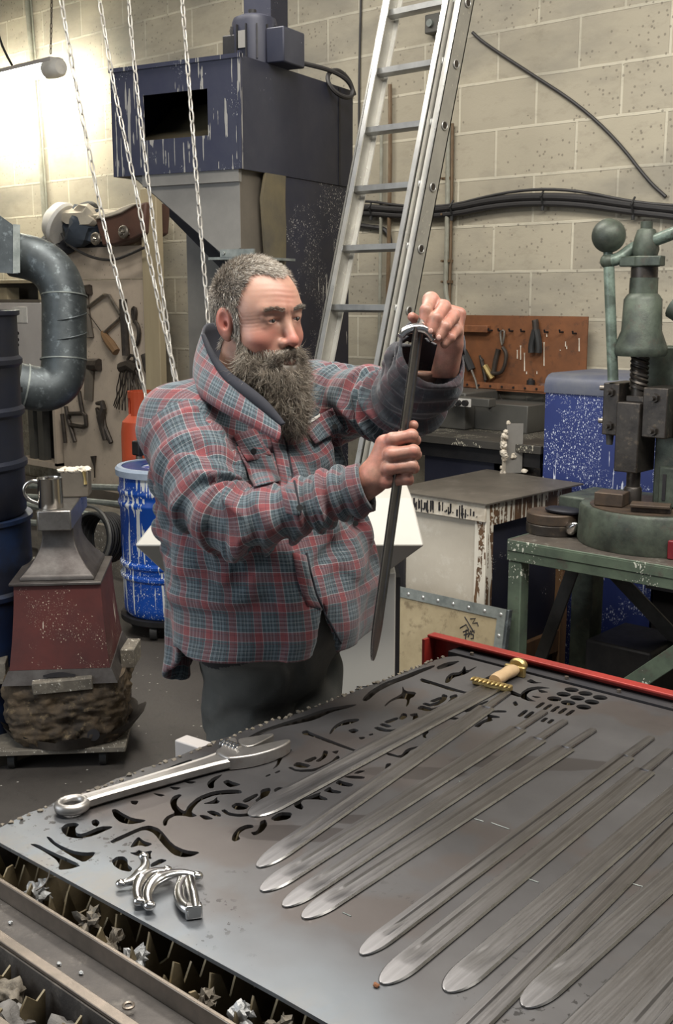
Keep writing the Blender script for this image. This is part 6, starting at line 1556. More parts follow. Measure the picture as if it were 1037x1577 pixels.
# inner body: trunk, arms and legs under the clothes, one figure from crown to feet
def torso_levels():
    #  z, centre x(px), y(px) at depth, half width, half depth
    L_ = []
    for (x, y, D, w, dp) in ((392, 575, 2.545, .11, .085), (380, 612, 2.54, .17, .120), (378, 650, 2.535, .215, .145), (385, 700, 2.53, .222, .170), (398, 760, 2.52, .228, .190), (410, 830, 2.52, .235, .208), (420, 900, 2.52, .240, .212), (424, 950, 2.52, .240, .205), (418, 1000, 2.53, .235, .190), (405, 1070, 2.54, .235, .180)):
        p = J(x, y, D); L_.append((p[2], p[0], p[1], w, dp))
    return np.array(L_[::-1])
TL = torso_levels(); TYAW = 46
TFR = frame(TYAW, 0)
def torso_q(P):
    z = P[..., 2]; cx = np.interp(z, TL[:, 0], TL[:, 1]); cy = np.interp(z, TL[:, 0], TL[:, 2]); w = np.interp(z, TL[:, 0], TL[:, 3]); dp = np.interp(z, TL[:, 0], TL[:, 4])
    dx = P[..., 0] - cx; dy = P[..., 1] - cy; l = dx * TFR[0, 0] + dy * TFR[1, 0]; f = dx * TFR[0, 1] + dy * TFR[1, 1]
    return l, f, w, dp
def torso_sdf(P, top=True):
    l, f, w, dp = torso_q(P)
    k = (np.abs(l / w) ** 2.3 + np.abs(f / dp) ** 2.3) ** (1 / 2.3)
    d = (k - 1) * np.minimum(w, dp) * .95
    zt = TL[-1, 0]; return smax(d, P[..., 2] - zt - .01, .03)
LEGR = [J(382, 1040, 2.56), J(380, 1250, 2.47), J(350, 1600, 2.68)]; LEGL = [J(458, 1010, 2.66), J(462, 1200, 2.60), J(450, 1500, 2.78)]
for l_ in (LEGR, LEGL): l_[2][2] = .09; l_[1][2] = .50
HEMZ = J(430, 1010, 2.36)[2]
def trunk_fn(P):
    d = smax(torso_sdf(P) + .045, (HEMZ - .01) - P[..., 2], .03)
    for a, b, c_, sh, wr in ((SHR, ELR, WRR, 1, 0), (SHL, ELL, WRL, 1, 0)):
        d = smin(d, s_cone(P, a, b, .055, .042), .03); d = smin(d, s_cone(P, b, c_, .042, .028), .02)
    for h_, k_, a_ in (LEGR, LEGL):
        d = smin(d, s_cone(P, h_, k_, .075, .055), .03); d = smin(d, s_cone(P, k_, a_, .055, .038), .02)
        d = smin(d, s_cone(P, a_ + [0, 0, -.04], a_ + TFR[:, 1] * .17 + [0, 0, -.055], .038, .028), .02)
    return d
Vt, Ft = snets(trunk_fn, [-.55, 2.05, .0], [.30, 2.95, 1.50], .014)
allV = np.concatenate([headV, VR, VL, Vt]); o1, o2, o3 = len(headV), len(headV) + len(VR), len(headV) + len(VR) + len(VL)
allF = np.concatenate([headF, FR + o1, FL + o2, Ft + o3])
base_ = BODY @ Vector(((LEGR[2][0] + LEGL[2][0]) / 2, (LEGR[2][1] + LEGL[2][1]) / 2, 0))
man = bpy.data.objects.new('tmp', None); LOCM[man.as_pointer()] = Matrix.Translation(base_)
person = np_mesh('person', allV, allF, 'skin', man); person.parent = None; person.location = base_; LOCM[person.as_pointer()] = Matrix.Translation(base_); bpy.data.objects.remove(man)
person['label'] = 'grey-bearded person in a plaid overshirt behind the cutting bed, sighting along a raised sword'; person['category'] = 'person'
# ruddy and dirt masks
Lh = ((headV - HEADC) @ HF) / HS; g_ = lambda c, s: np.exp(-(((Lh - np.array(c)) / s) ** 2).sum(1))
Ls_ = Lh.copy(); Ls_[:, 0] = np.abs(Ls_[:, 0]); gs_ = lambda c, s: np.exp(-(((Ls_ - np.array(c)) / s) ** 2).sum(1))
ruddy = 1.0 * g_((0, .112, -.028), .018) + .85 * gs_((.046, .066, -.032), .026) + .9 * gs_((.083, -.012, .0), .034) + .35 * g_((0, .08, .05), .03) + .9 * g_((0, .098, -.074), .016) + .35 * gs_((.03, .085, -.012), .012)
rud = np.zeros(len(allV)); rud[:len(headV)] = np.clip(ruddy, 0, 1)
nm = NZ(allV[len(headV):o3] * 55); rud[len(headV):o3] = np.clip(.38 + .35 * nm, 0, 1)
dirt = np.zeros(len(allV)); dirt[len(headV):o3] = .62; dirt[:len(headV)] = .08
add_attr(person, 'ruddy', rud); add_attr(person, 'dirt', dirt)
HM = Matrix.Identity(4)
for i in range(3):
    for j in range(3): HM[i][j] = HF[i, j]
for i in range(3): HM[i][3] = HEADC[i]
HM = BODY @ HM @ Matrix.Scale(HS, 4)
for s_ in (-1, 1):
    e = MB().sphere(HM @ Vector((s_ * .0315, .0708, .0092)), .0125 * HS, 20, 14).build('eye', 'eye_white', person)
    c = Vector((s_ * .0315 + .0022, .0708 + .0112, .0090)); MB().sphere(HM @ c, .0046, 14, 10, None).build('iris', 'iris', e)

# ------------------------------------------------------------------ shirt
def bone(pts, n=40):
    P_ = [Vector(p) for p in pts]; P_ = smoothpts(P_, 3); L_ = np.array([tuple(p) for p in P_]); return L_
BR = bone([SHR + [-.0, 0, .0], SHR * .5 + ELR * .5 + [-.012, 0, 0], ELR + [-.015, 0, -.015], ELR * .5 + WRR * .5 + [0, 0, -.012], WRR]); BL = bone([SHL, SHL * .5 + ELL * .5, ELL, ELL * .5 + WRL * .5, WRL])
def arm_q(P, B, chunk=True):
    """nearest point on a bone: distance, arc length, index"""
    seg = B[1:] - B[:-1]; ln = np.sqrt((seg ** 2).sum(1)); cum = np.concatenate([[0], np.cumsum(ln)])
    best = np.full(P.shape[:-1], 9., np.float32); S_ = np.zeros(P.shape[:-1], np.float32)
    for i in range(len(seg)):
        pa = P - B[i].astype(np.float32); t = np.clip((pa @ seg[i].astype(np.float32)) / (ln[i] ** 2), 0, 1)
        d = np.sqrt(((pa - t[..., None] * seg[i].astype(np.float32)) ** 2).sum(-1)); m = d < best; best = np.where(m, d, best); S_ = np.where(m, cum[i] + t * ln[i], S_)
    return best, S_, cum[-1]
def folds(x, sharp=1.6):
    s = np.sin(x); return np.sign(s) * np.abs(s) ** (1 / sharp)
def arm_sdf(P, B, r0, r1, r2, seed, lift=0):
    d, s, L_ = arm_q(P, B); t = s / L_
    r_ = np.interp(t, [0, .22, .45, .55, .8, 1], r0)
    n1 = NZ(P * 9 + seed); n2 = NZ2(P * 17 + seed * 3)
    el = np.exp(-((t - .52) / .16) ** 2); cf = np.exp(-((t - .88) / .12) ** 2)
    w = .0115 * el * folds(s * 130 + n1 * 4.8) + .0070 * cf * folds(s * 200 + n1 * 4.5) + .0060 * folds(s * 60 + n1 * 6) * (t > .1) + .004 * n2 + .006 * n1
    return d - r_ - w
CUFR, CUFL = WRR, WRL
def shirt_fn(P):
    l, f, w, dp = torso_q(P); z = P[..., 2]
    n1 = NZ(P * 6 + 3); n2 = NZ2(P * 13 + 9)
    d = torso_sdf(P)
    # hanging folds below the chest, drag lines from the armpits
    ang = np.arctan2(l, f); zlow = np.clip((1.18 - z) / .30, 0, 1)
    d = d - (.0110 * zlow * folds(ang * 7 + n1 * 3.2 + z * 6) + .0095 * folds((l * .8 + z) * 46 + n1 * 4.2) * np.exp(-((z - 1.20) / .12) ** 2) + .0065 * folds((z - l * .6) * 55 + n2 * 3) * (1 - zlow) + .004 * n2 + .006 * n1)
    aR = arm_sdf(P, BR, (.088, .082, .074, .070, .056, .047), 0, 0, 5); aL = arm_sdf(P, BL, (.084, .080, .076, .080, .080, .074), 0, 0, 21)
    d = smin(d, aR, .045); d = smin(d, aL, .04)
    # yoke up to the collar
    d = smin(d, s_cone(P, SHR + [0.01, 0, .01], NECK0 + [-.0, .01, .015], .070, .072), .05); d = smin(d, s_cone(P, SHL, NECK0 + [.0, .0, .01], .066, .072), .05)
    d0 = d
    # neck hole
    a = NECK0 + HF @ np.array([0, .03, -.02]); b = NECK0 + np.array([0, 0, .20]); d = smax(d, -s_cone(P, a, b, .060, .080), .01)
    # hem: shirt tails, cut in a curve at the sides
    hem = HEMZ + .035 * np.clip(1.2 - np.abs(ang) * 0, 0, 1) * 0
    c2 = np.cos(2 * (ang)); hem = HEMZ + .030 * np.exp(-((np.abs(ang) - 1.75) / .18) ** 2) - .115 * np.exp(-((np.abs(ang) - 2.5) / .55) ** 2)
    d = smax(d, hem - z, .004)
    inner = d0 + .010; d = smax(d, -smax(inner, z - (hem + .10), .02), .003)
    # open fronts below the last button
    gap = np.abs(l + .045 - .02 * np.clip((1.0 - z) / .2, 0, 1)) - .030 * np.clip((HEMZ + .12 - z) / .12, 0, 1); d = np.where((f > 0) & (gap < 0), np.maximum(d, -gap), d)
    # cuff ends: cut square
    tR = (WRR - BR[-8]); tR /= np.linalg.norm(tR); d = np.where((aR < .05), smax(d, (P - WRR.astype(np.float32)) @ tR.astype(np.float32), .004), d)
    tL = (WRL - BL[-8]); tL = tL / np.linalg.norm(tL) + np.array([.25, -.55, 0]); tL /= np.linalg.norm(tL); d = np.where((aL < .05), smax(d, (P - WRL.astype(np.float32)) @ tL.astype(np.float32), .004), d)
    # hollow cuffs
    dR, sR, LR = arm_q(P, BR[-10:]); d = smax(d, -(smax(dR - .036, (LR - .045) - sR, .004)), .003)
    dL, sL, LL = arm_q(P, BL[-10:]); d = smax(d, -(smax(dL - .066, (LL - .085) - sL, .004)), .003)
    return d
VS, FS = snets(shirt_fn, [-.60, 1.98, HEMZ - .15], [.34, 2.98, 1.62], .0050)
# drop stray specks
def face_uv(V, F):
    fc = V[F].mean(1)
    ds = []; 
    for B in (BR, BL): ds.append(arm_q(fc.astype(np.float32), B))
    dt = torso_sdf(fc.astype(np.float32)); dR = ds[0][0] - .075; dL = ds[1][0] - .075
    reg = np.argmin(np.stack([dt, np.where(ds[0][1] / ds[0][2] > .06, dR, 9), np.where(ds[1][1] / ds[1][2] > .06, dL, 9)], 1), 1)
    co = V[F]; uv = np.zeros(F.shape + (2,)) 
    l, f, w, dp = torso_q(co.astype(np.float32)); lc, fc_, _, _ = torso_q(fc.astype(np.float32))
    rr_ = np.sqrt(l * l + f * f); ac = np.arctan2(lc, fc_)[:, None]; a = np.arctan2(l, f); a = ac + (a - ac + PI) % (2 * PI) - PI
    uv[..., 0] = a * .235; uv[..., 1] = co[..., 2] + np.maximum(0, .19 - rr_) * 1.0
    # narrow upper faces (yoke): switch to planar so the checks keep their size
    for k, B in ((1, BR), (2, BL)):
        m = reg == k; seg = B[1:] - B[:-1]; ln = np.sqrt((seg ** 2).sum(1)); cum = np.concatenate([[0], np.cumsum(ln)])
        # parallel frames
        fr_ = []; up = np.array([0, 0, 1.])
        for s in seg: t_ = s / np.linalg.norm(s); u_ = up - t_ * (up @ t_); u_ /= np.linalg.norm(u_); fr_.append((t_, u_, np.cross(t_, u_))); up = u_
        C = fc[m]; best = np.full(len(C), 9.); bi = np.zeros(len(C), int)
        for i in range(len(seg)):
            t = np.clip(((C - B[i]) @ seg[i]) / ln[i] ** 2, 0, 1); d = np.linalg.norm(C - B[i] - t[:, None] * seg[i], axis=1); q = d < best; best[q] = d[q]; bi[q] = i
        T_ = np.array([x[0] for x in fr_])[bi]; U_ = np.array([x[1] for x in fr_])[bi]; W_ = np.array([x[2] for x in fr_])[bi]; O_ = B[:-1][bi]
        rel = co[m] - O_[:, None]; s = (rel * T_[:, None]).sum(-1) + cum[bi][:, None]; pu = (rel * U_[:, None]).sum(-1); pw = (rel * W_[:, None]).sum(-1)
        rc = C - O_; ac = np.arctan2((rc * W_).sum(-1), (rc * U_).sum(-1))[:, None]; a = np.arctan2(pw, pu); a = ac + (a - ac + PI) % (2 * PI) - PI
        uv[m, :, 1] = s; uv[m, :, 0] = a * .066
    return uv, reg
def put_uv(o, uv):
    lay_ = o.data.uv_layers.new(name='UVMap'); lay_.data.foreach_set('uv', uv.astype(np.float32).reshape(-1))
uv, reg = face_uv(VS, FS)
fcS = VS[FS].mean(1).astype(np.float32); aL_, bL_, cL_ = arm_q(fcS, BL); aR_, bR_, cR_ = arm_q(fcS, BR)
ringL = (aL_ < .0685) & (bL_ > cL_ - .11) & ((fcS - WRL) @ (WRL - BL[-8]) > -.1); ringR = (aR_ < .0385) & (bR_ > cR_ - .06)
shirt = np_mesh('plaid_overshirt', VS, FS, ['plaid', 'lining'], person); shirt.data.polygons.foreach_set('material_index', (ringL | ringR).astype(np.int32)); put_uv(shirt, uv)
dL_, sL_, LL_ = arm_q(VS.astype(np.float32), BL); dR_, sR_, LR_ = arm_q(VS.astype(np.float32), BR)
grime = np.clip((sL_ / LL_ - .50) / .22, 0, 1) * (dL_ < .12) + .55 * np.clip((sR_ / LR_ - .86) / .12, 0, 1) * (dR_ < .08)
l_, f_, w_, dp_ = torso_q(VS.astype(np.float32)); grime = np.maximum(grime, .6 * np.clip((1.15 - VS[:, 2]) / .2, 0, 1) * np.exp(-((l_ - .07) / .10) ** 2) * (f_ > 0))
add_attr(shirt, 'grime', np.clip(grime, 0, 1))
shirt['label'] = 'red and grey-blue plaid overshirt with a dark lining'
bvh = BVHTree.FromPolygons([tuple(v) for v in (VS @ np.array(BODY)[:3, :3].T)], [tuple(int(i) for i in f) for f in FS])
def onshirt(x, y, off=.004):
    h, n, i, d = bvh.ray_cast(_C, _ray(x, y).normalized())
    return (h + n * off, n) if h is not None else (None, None)
# ------------------------------------------------------------------ trousers and boots
def trouser_fn(P):
    z = P[..., 2]; l, f, w, dp = torso_q(P); n1 = NZ(P * 7 + 11); n2 = NZ2(P * 14 + 4)
    t0 = torso_sdf(P) + .034 + .08 * np.clip((HEMZ - z) / .22, 0, 1); t0 = smax(t0, z - (HEMZ + .09), .01); t0 = smax(t0, (LEGR[0][2] - .05) - z, .05)
    d = t0
    for k, (h_, kn, an_) in enumerate((LEGR, LEGL)):
        a_ = s_cone(P, h_ + [0, 0, .0], kn, .106, .082); b_ = s_cone(P, kn, an_ + [0, 0, .03], .078, .070)
        g = smin(a_, b_, .03)
        q = P - kn.astype(np.float32); g = g - .006 * folds(q[..., 2] * 55 + q[..., 0] * 30 + n1 * 5) * np.exp(-(q[..., 2] / .20) ** 2) - .004 * folds(q[..., 2] * 40 - q[..., 0] * 40 + n2 * 4)
        d = smin(d, g, .020)
    d = d - .0055 * folds((z * .8 + l) * 48 + n1 * 5) * np.exp(-((z - HEMZ + .03) / .10) ** 2) - .005 * n2
    return smax(d, .075 - z, .004)
VT, FT = snets(trouser_fn, [-.50, 2.10, .05], [.20, 3.0, HEMZ + .12], .008)
tr = np_mesh('work_trousers', VT, FT, ['trousers', 'trousers_black'], person); tr['label'] = 'grey work trousers with black side panels'
fc = VT[FT].mean(1).astype(np.float32); l_, f_, _, _ = torso_q(fc)
side = (l_ < -.168) & (fc[:, 2] < HEMZ + .05)
tr.data.polygons.foreach_set('material_index', side.astype(np.int32))
for an_ in (LEGR[2], LEGL[2]):
    an_ = an_.astype(np.float32); fw = TFR[:, 1]
    def boot_fn(P):
        d = s_cone(P, an_ + [0, 0, .06], an_ + [0, 0, -.02], .058, .050); d = smin(d, s_cone(P, an_ + fw * .02 + [0, 0, -.035], an_ + fw * .16 + [0, 0, -.045], .048, .042), .03)
        return smax(d, .004 - P[..., 2], .004)
    Vb_, Fb_ = snets(boot_fn, an_ + [-.16, -.26, -.10], an_ + [.26, .16, .15], .008); np_mesh('work_boot', Vb_, Fb_, 'black', person)

# ------------------------------------------------------------------ collar, placket, pockets, buttons
def strip_mesh(name, rows, mat, parent, thick=.004, uvs=.001, mats=None, lab=None, off=1):
    """rows: equal lists of world points"""
    m = len(rows[0]); V = np.array([[tuple(p) for p in r] for r in rows]).reshape(-1, 3); F = []
    for i in range(len(rows) - 1):
        for j in range(m - 1): F.append((i * m + j, i * m + j + 1, (i + 1) * m + j + 1, (i + 1) * m + j))
    F = np.array(F); o = np_mesh(name, V, F, mats or mat, parent, Matrix.Identity(4))
    G = V.reshape(len(rows), m, 3); du = np.zeros((len(rows), m)); dv = np.zeros((len(rows), m))
    du[1:] = np.cumsum(np.linalg.norm(G[1:] - G[:-1], axis=2), 0); dv[:, 1:] = np.cumsum(np.linalg.norm(G[:, 1:] - G[:, :-1], axis=2), 1)
    u = np.stack([np.tile(du.mean(1)[:, None], (1, m)), dv], -1).reshape(-1, 2); put_uv(o, u[F])
    s = o.modifiers.new('thick', 'SOLIDIFY'); s.thickness = thick; s.offset = off
    if mats: s.material_offset = 1; s.material_offset_rim = 0
    return o
CK = [((474, 612, 2.44), (462, 598, 2.42)), ((462, 580, 2.58), (440, 552, 2.56)), ((425, 560, 2.66), (410, 520, 2.67)), ((375, 560, 2.70), (372, 506, 2.70)), ((334, 566, 2.67), (338, 497, 2.68)), ((308, 572, 2.60), (315, 498, 2.61)), ((298, 592, 2.50), (310, 516, 2.51)),
      ((304, 606, 2.40), (321, 548, 2.425)), ((324, 622, 2.355), (340, 580, 2.365)), ((354, 640, 2.32), (366, 602, 2.325)), ((393, 660, 2.295), (398, 628, 2.305)), ((430, 680, 2.278), (432, 656, 2.290))]
lipU = smoothpts([pd(b[0], b[1], b[2]) for a, b in CK[6:]], 2); lipI = smoothpts([pd(b[0] + dx, b[1] - dy, b[2] - .004) for (a, b), dx, dy in zip(CK[6:], (6, 9, 13, 17, 16, 8), (2, 4, 7, 9, 10, 4))], 2)
LIP = [[p, p.lerp(q, .5), q] for p, q in zip(lipU, lipI)]
low = smoothpts([pd(*a) for a, b in CK], 2); upp = smoothpts([pd(*b) for a, b in CK], 2)
rows = []
for a, b in zip(low, upp):
    r = []
    for k in range(7):
        t_ = k / 6; p = a.lerp(b, t_); ctr = BODY @ Vector(NECK0); o_ = (p - ctr); o_.z = 0; o_.normalize(); r.append(p + o_ * (.010 * math.sin(t_ * PI)) - o_ * .004 * t_)
    rows.append(r)
strip_mesh('collar', rows, None, person, .006, mats=['lining', 'plaid'], off=0)
strip_mesh('collar_lining', LIP, 'lining', person, .003, off=0)
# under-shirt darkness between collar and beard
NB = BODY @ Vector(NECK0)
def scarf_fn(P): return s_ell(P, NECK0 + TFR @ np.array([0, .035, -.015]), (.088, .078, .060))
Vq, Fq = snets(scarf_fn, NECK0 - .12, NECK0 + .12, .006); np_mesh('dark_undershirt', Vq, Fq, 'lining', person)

def px_line(pts, k=2): return [(p.x, p.y) for p in smoothpts([Vector((x, y, 0)) for x, y in pts], k)]
PL = px_line([(436, 672), (446, 712), (455, 760), (461, 790)]), px_line([(470, 852), (480, 900), (496, 938), (512, 968), (524, 990)])
for seg in PL:
    rows = []
    for x, y in seg:
        r = []
        for k in range(5):
            h, n = onshirt(x - 20 + 5 * k, y + 1.0 * k, .0035)
            r.append(h)
        if all(q is not None for q in r): rows.append(r)
    if len(rows) > 2: strip_mesh('placket', rows, 'plaid', person, .003)
    cord = [onshirt(x + 1.5, y, .002)[0] for x, y in seg]; cord = [c for c in cord if c is not None]
    MB().tube(cord, .0022, 6).build('placket_edge', 'lining', person)
def flap(name, c4, n=9, off=.006, lift=.003, mat='plaid', thick=.003):
    (x0, y0), (x1, y1), (x2, y2), (x3, y3) = c4; rows = []
    for i in range(n):
        u = i / (n - 1); r = []
        for j in range(n):
            v = j / (n - 1); x = (x0 * (1 - u) + x1 * u) * (1 - v) + (x3 * (1 - u) + x2 * u) * v; y = (y0 * (1 - u) + y1 * u) * (1 - v) + (y3 * (1 - u) + y2 * u) * v
            h, nn = onshirt(x, y, off - lift * (1 - v) ); 
            if h is None: return None
            r.append(h)
        rows.append(r)
    # smooth the rows so that the flap bridges the folds
    G = np.array([[tuple(p) for p in r] for r in rows])
    for _ in range(6): G[1:-1, 1:-1] = (G[:-2, 1:-1] + G[2:, 1:-1] + G[1:-1, :-2] + G[1:-1, 2:]) / 4
    toc = np.array(tuple(_C)) - G; toc /= np.linalg.norm(toc, axis=2)[..., None]; G = G + toc * .003
    return strip_mesh(name, [[Vector(p) for p in r] for r in G], mat, person, thick)
flap('chest_pocket', ((364, 690), (412, 690), (430, 742), (392, 752)), off=.0025, lift=0)
flap('pocket_flap', ((358, 672), (392, 661), (416, 702), (378, 712)), off=.006)
flap('chest_pocket', ((476, 672), (520, 650), (536, 700), (500, 722)), off=.0025, lift=0)
fp = flap('pocket_flap', ((465, 659), (514, 627), (530, 661), (483, 686)), off=.006)
lb = flap('woven_label', ((466, 655), (492, 639), (494, 643), (468, 659)), off=.011, lift=0, mat='paper', thick=.001)
for (x, y) in ((391, 695), (516, 657), (462, 782), (560, 770) if False else (548, 806)):
    h, n = onshirt(x, y, .0)
    if h is not None:
        tc = (_C - h).normalized(); h = h + tc * .014; MB().tube([h, h + tc * .003], .0062, 18).build('button', 'rubber', person)

# ------------------------------------------------------------------ hair and beard: many fine tapering strands
def strands(name, roots, dirs, lens, rad, mat, parent, segs=4, curl=.3, grav=.0, seed=0, tone=None, wav=0.0):
    rs = np.random.RandomState(seed); N = len(roots); S = segs + 1
    P = np.zeros((N, S, 3)); P[:, 0] = roots; d = dirs.copy(); ph = rs.rand(N, 3) * 6.28; ax = rs.randn(N, 3); ax /= np.linalg.norm(ax, axis=1)[:, None]
    for k in range(1, S):
        d = d + np.array([0, 0, -grav]) + curl * (rs.randn(N, 3) * .5 + np.cross(d, ax) * wav); d /= np.linalg.norm(d, axis=1)[:, None]; P[:, k] = P[:, k - 1] + d * (lens / segs)[:, None]
    T = np.gradient(P, axis=1); T /= np.maximum(np.linalg.norm(T, axis=2), 1e-9)[..., None]; a = np.cross(T, ax[:, None, :]); a /= np.maximum(np.linalg.norm(a, axis=2), 1e-9)[..., None]; b = np.cross(T, a)
    V = []; rr = rad * (1 - .85 * (np.arange(S) / segs) ** 2)
    for j in range(3):
        q = 2 * PI * j / 3; V.append(P + (a * math.cos(q) + b * math.sin(q)) * rr[None, :, None])
    V = np.stack(V, 2).reshape(-1, 3)      # N,S,3
    base = (np.arange(N) * S * 3)[:, None, None]; k = np.arange(segs)[None, :, None] * 3; j = np.arange(3)[None, None, :]
    i0 = base + k + j; i1 = base + k + (j + 1) % 3; F = np.stack([i0, i1, i1 + 3, i0 + 3], -1).reshape(-1, 4)
    o = np_mesh(name, V, F, mat, parent); tn = tone if tone is not None else rs.rand(N); add_attr(o, 'tone', np.repeat(tn, S * 3)); return o
def sample(V, F, mask_fn, n, seed):
    rs = np.random.RandomState(seed); c = V[F].mean(1); m = mask_fn(c); idx = np.nonzero(m > 0)[0]
    a = V[F[idx]]; ar = np.linalg.norm(np.cross(a[:, 1] - a[:, 0], a[:, 3] - a[:, 0]), axis=1) * m[idx]; pk = rs.choice(len(idx), n, p=ar / ar.sum()); q = a[pk]
    u, v = rs.rand(n, 1), rs.rand(n, 1); p = q[:, 0] * (1 - u) * (1 - v) + q[:, 1] * u * (1 - v) + q[:, 2] * u * v + q[:, 3] * (1 - u) * v
    nr = np.cross(q[:, 1] - q[:, 0], q[:, 3] - q[:, 0]); nr /= np.maximum(np.linalg.norm(nr, axis=1), 1e-12)[:, None]; return p, nr
def toL(p): return ((p - HEADC) @ HF) / HS
def vL(v): return np.asarray(v) @ HF.T
def hair_mask(c):
    L = toL(c); x, y, z = np.abs(L[:, 0]), L[:, 1], L[:, 2]
    # hairline: high on the forehead, receding above the temples, down in front of the ear, down to the nape
    line = np.interp(y, [-.12, -.06, -.035, -.012, .008, .020, .030, .050, .070, .085], [-.075, -.060, -.030, .030, .010, .024, .070, .092, .090, .081])
    line = line + np.where(y > .03, .022 * np.exp(-((x - .046) / .016) ** 2), 0)
    m = np.clip((z - line) / .006, 0, 1); ear = (((x - .090) / .024) ** 2 + ((y + .010) / .030) ** 2 + ((z + .003) / .040) ** 2) < 1; sb = (np.abs(y - .016) < .011) & (x > .055) & (z < .03) & (z > -.03)
    m = np.maximum(m, sb * .8); m[ear] = 0; m[z < -.09] = 0; return m
def hair_tone(p, seed, lo=.25, hi=.5):
    L = toL(p); rs = np.random.RandomState(seed); return np.clip(.30 + .55 * np.clip((L[:, 2] - .06) / .06, 0, 1) * np.clip((L[:, 1] + .06) / .1, 0, 1) + .30 * rs.randn(len(p)) + .22 * NZ(p * 70), 0, 1)
hp, hn = sample(headV, headF, hair_mask, 15000, 5)
comb_ = vL([0, .75, .10]); L = toL(hp)
dirn = comb_[None, :] * np.clip(.5 + L[:, 2:3] * 6, .1, 1) + vL([0, .25, -1.0])[None, :] * np.clip(.9 - L[:, 2:3] * 10, 0, 1)
dirn = dirn - hn * (dirn * hn).sum(1)[:, None]; dirn /= np.linalg.norm(dirn, axis=1)[:, None]; dirn = dirn + hn * .55; dirn /= np.linalg.norm(dirn, axis=1)[:, None]
strands('hair', hp - hn * .0005, dirn, np.random.RandomState(3).uniform(.010, .021, len(hp)) , .00062, 'hair', person, 3, .20, .0, 7, hair_tone(hp, 9))
# a thin cap under the strands so that no skin shows between them
capm = hair_mask(headV[headF].mean(1)) > .55; cf = headF[capm]; us, inv = np.unique(cf, return_inverse=True)
capo = np_mesh('hair_roots', headV[us] + 0, inv.reshape(-1, 4), 'hair', person); add_attr(capo, 'tone', np.clip(.05 + .25 * np.clip((toL(headV[us])[:, 2] - .06) / .06, 0, 1), 0, 1))
dpm = capo.modifiers.new('lift', 'DISPLACE'); dpm.strength = .0008; dpm.mid_level = 0

def beard_base(P):
    L = ((P - HEADC.astype(np.float32)) @ HF.astype(np.float32)) / HS; X = np.abs(L[..., 0]); Ls = np.stack([X, L[..., 1], L[..., 2]], -1)
    d = s_cone(Ls, (.062, .026, -.048), (.052, .045, -.090), .011, .022)
    d = smin(d, s_cone(Ls, (.052, .045, -.085), (.0, .078, -.110), .020, .030), .02)
    d = smin(d, s_cone(L, (0, .066, -.105), (.000, .094, -.165), .044, .034), .03)
    d = smin(d, s_cone(L, (0, .094, -.155), (.008, .116, -.200), .036, .012), .02)
    d = smin(d, s_cone(Ls, (.004, .101, -.0525), (.030, .090, -.0650), .0075, .0085), .006); d = smin(d, s_cone(Ls, (.030, .090, -.062), (.043, .076, -.098), .009, .015), .012)
    d = smax(d, -s_ell(L, (0, .112, -.0720), (.024, .028, .0085)), .004)
    d = d + .006 * NZ(L * np.array([46, 46, 18], np.float32)) + .004 * NZ2(L * np.array([90, 90, 35], np.float32))
    return d * HS
VB, FB = snets(beard_base, HEADC + [-.12, -.17, -.30], HEADC + [.17, .13, .02], .0035)
bb = np_mesh('beard', VB, FB, 'beard', person); add_attr(bb, 'tone', np.clip(.10 + .25 * NZ(VB * 60), 0, .5))
bp_, bn = sample(VB, FB, lambda c: np.ones(len(c)), 16000, 8); L = toL(bp_)
down = vL([0, .28, -1.0]); out = bn; side = np.sign(L[:, 0])[:, None] * vL([1, 0, 0])[None, :]
isM = (L[:, 2] > -.078) & (L[:, 1] > .07)
dirn = down[None, :] * .95 + out * .55 + side * .12; dirn[isM] = (side[isM] * 1.0 + down[None, :] * .45 + out[isM] * .25); dirn /= np.linalg.norm(dirn, axis=1)[:, None]
rs = np.random.RandomState(12); ln = rs.uniform(.014, .042, len(bp_)) * np.where(rs.rand(len(bp_)) < .1, 1.5, 1); ln[isM] = rs.uniform(.006, .013, isM.sum()); ln[L[:, 2] > -.055] *= .55
keep = ~((np.abs(L[:, 0]) < .021) & (L[:, 1] > .080) & (L[:, 2] > -.086) & (L[:, 2] < -.058))
tn = np.clip(.30 + .30 * rs.randn(len(bp_)) + .25 * NZ(bp_ * 40) - .15 * isM, 0, 1)
bs = strands('beard_strands', bp_[keep], dirn[keep], ln[keep], .00042, 'beard', person, 5, .50, .05, 13, tn[keep], .5)
def stub_mask(c):
    L = toL(c); x = np.abs(L[:, 0]); y, z = L[:, 1], L[:, 2]; line = np.interp(y, [0, .03, .06, .075, .09], [.0, -.035, -.052, -.048, -.046]); return ((z < line) & (z > -.13) & (y > .012) & ~((x < .02) & (z < -.066) & (z > -.08) & (y > .08))).astype(float)
sp_, sn = sample(headV, headF, stub_mask, 5000, 21); dirn = down[None, :] + sn * .35 + np.sign(toL(sp_)[:, :1]) * vL([1, 0, 0])[None, :] * .15; dirn /= np.linalg.norm(dirn, axis=1)[:, None]
strands('beard_edge', sp_, dirn, np.random.RandomState(4).uniform(.008, .024, len(sp_)), .00040, 'beard', person, 4, .28, .05, 14, None, .3)
def brow_mask(c):
    L = toL(c); x = np.abs(L[:, 0]); return ((x > .010) & (x < .050) & (np.abs(L[:, 2] - (.0300 + .004 * np.sin((x - .01) / .04 * PI))) < .0042) & (L[:, 1] > .055)).astype(float)
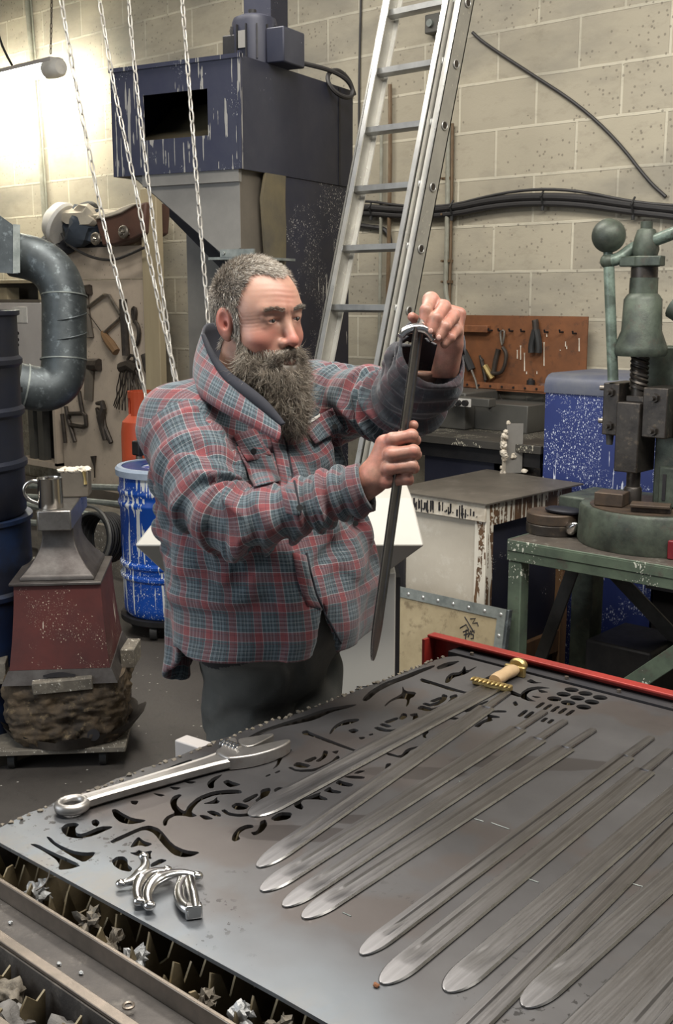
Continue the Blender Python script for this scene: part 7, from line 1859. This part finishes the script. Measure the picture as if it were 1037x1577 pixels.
for k_, sg in enumerate((-1, 1)):
    ep, en = sample(headV, headF, lambda c: brow_mask(c) * (toL(c)[:, 0] * sg > 0), 230, 31 + k_); sd = np.sign(toL(ep)[:, :1]) * vL([1, 0, 0])[None, :]; dirn = sd * .8 + vL([0, .1, .25])[None, :] + en * .35; dirn /= np.linalg.norm(dirn, axis=1)[:, None]
    strands('eyebrow', ep, dirn, np.random.RandomState(5).uniform(.005, .010, len(ep)), .00034, 'hair', person, 3, .2, 0, 15, np.random.RandomState(6).uniform(.05, .45, len(ep)))
strands('eyebrows', ep, dirn, np.random.RandomState(5).uniform(.005, .010, len(ep)), .00034, 'hair', person, 3, .2, 0, 15, np.random.RandomState(6).uniform(.05, .45, len(ep)))

# fingernails on the raised hand and the thumb of the fist
for (x, y, D, a) in ((650.5, 500, 2.1665, 20), (663.5, 510, 2.1585, 15), (676, 520, 2.1605, 10)):
    c = pd(x, y, D); MB().sphere(c, 1, 12, 8, BODY.to_3x3().to_4x4() @ Matrix.Rotation(R(a), 4, 'Y') @ Matrix.Diagonal((.0046, .0016, .0056, 1))).build('fingernail', plain('nail', (.62, .36, .30), .35) if 'nail_' not in M else M['nail_'], person)

# ------------------------------------------------------------------ the sword he holds
top, tip = pd(645, 508, 2.165), pd(574, 1018, 2.115); hs_ = thing('held_sword', 'long bare sword held upright in both hands with a polished curved guard', 'sword', tip)
ax_ = (top - tip).normalized(); wd_ = (RH * .42 + FH * .91); wd_ = (wd_ - ax_ * wd_.dot(ax_)).normalized(); nn_ = wd_.cross(ax_)
if nn_.dot(FH) > 0: nn_ = -nn_; wd_ = -wd_
MX = Matrix.Identity(4)
for i in range(3): MX[i][0] = wd_[i]; MX[i][1] = ax_[i]; MX[i][2] = nn_[i]
LB = (top - tip).length
for nm_, sgn in (('blade', 1),):
    m1 = blade_mesh(LB, 0, .0225, True, tipl=.07, th=.0030, hw_end=.0235, fw=.35)
    m2 = blade_mesh(LB, 0, .0225, True, tipl=.07, th=.0030, hw_end=.0235, fw=.35); n = len(m1.v); m1.v += [Vector((v.x, v.y, -v.z)) for v in m2.v]; m1.f += [[n + i for i in f[::-1]] for f in m2.f]; m1.mi += m2.mi
    for i, v in enumerate(m1.v): m1.v[i] = Matrix.Translation(tip) @ MX @ v
    m1.build('blade', ['blade_dark', 'blade_edge'], hs_, ang=30)
t1 = pd(657, 470, 2.185); MB().tube([top, top.lerp(t1, .5), t1], [.0085, .0075, .0065], 12, flat=.6).build('tang', 'steel_dark', hs_)
gp = smoothpts([pd(617, 519, 2.150), pd(624, 509, 2.152), pd(643, 504, 2.16), pd(657, 508, 2.166), pd(667, 523, 2.175)], 3); n = len(gp)
MB().tube(gp, [.0062 + .0030 * math.sin(PI * i / (n - 1)) + .002 * (abs(2 * i / (n - 1) - 1) > .9) for i in range(n)], 16).build('curved_guard', 'chrome', hs_)
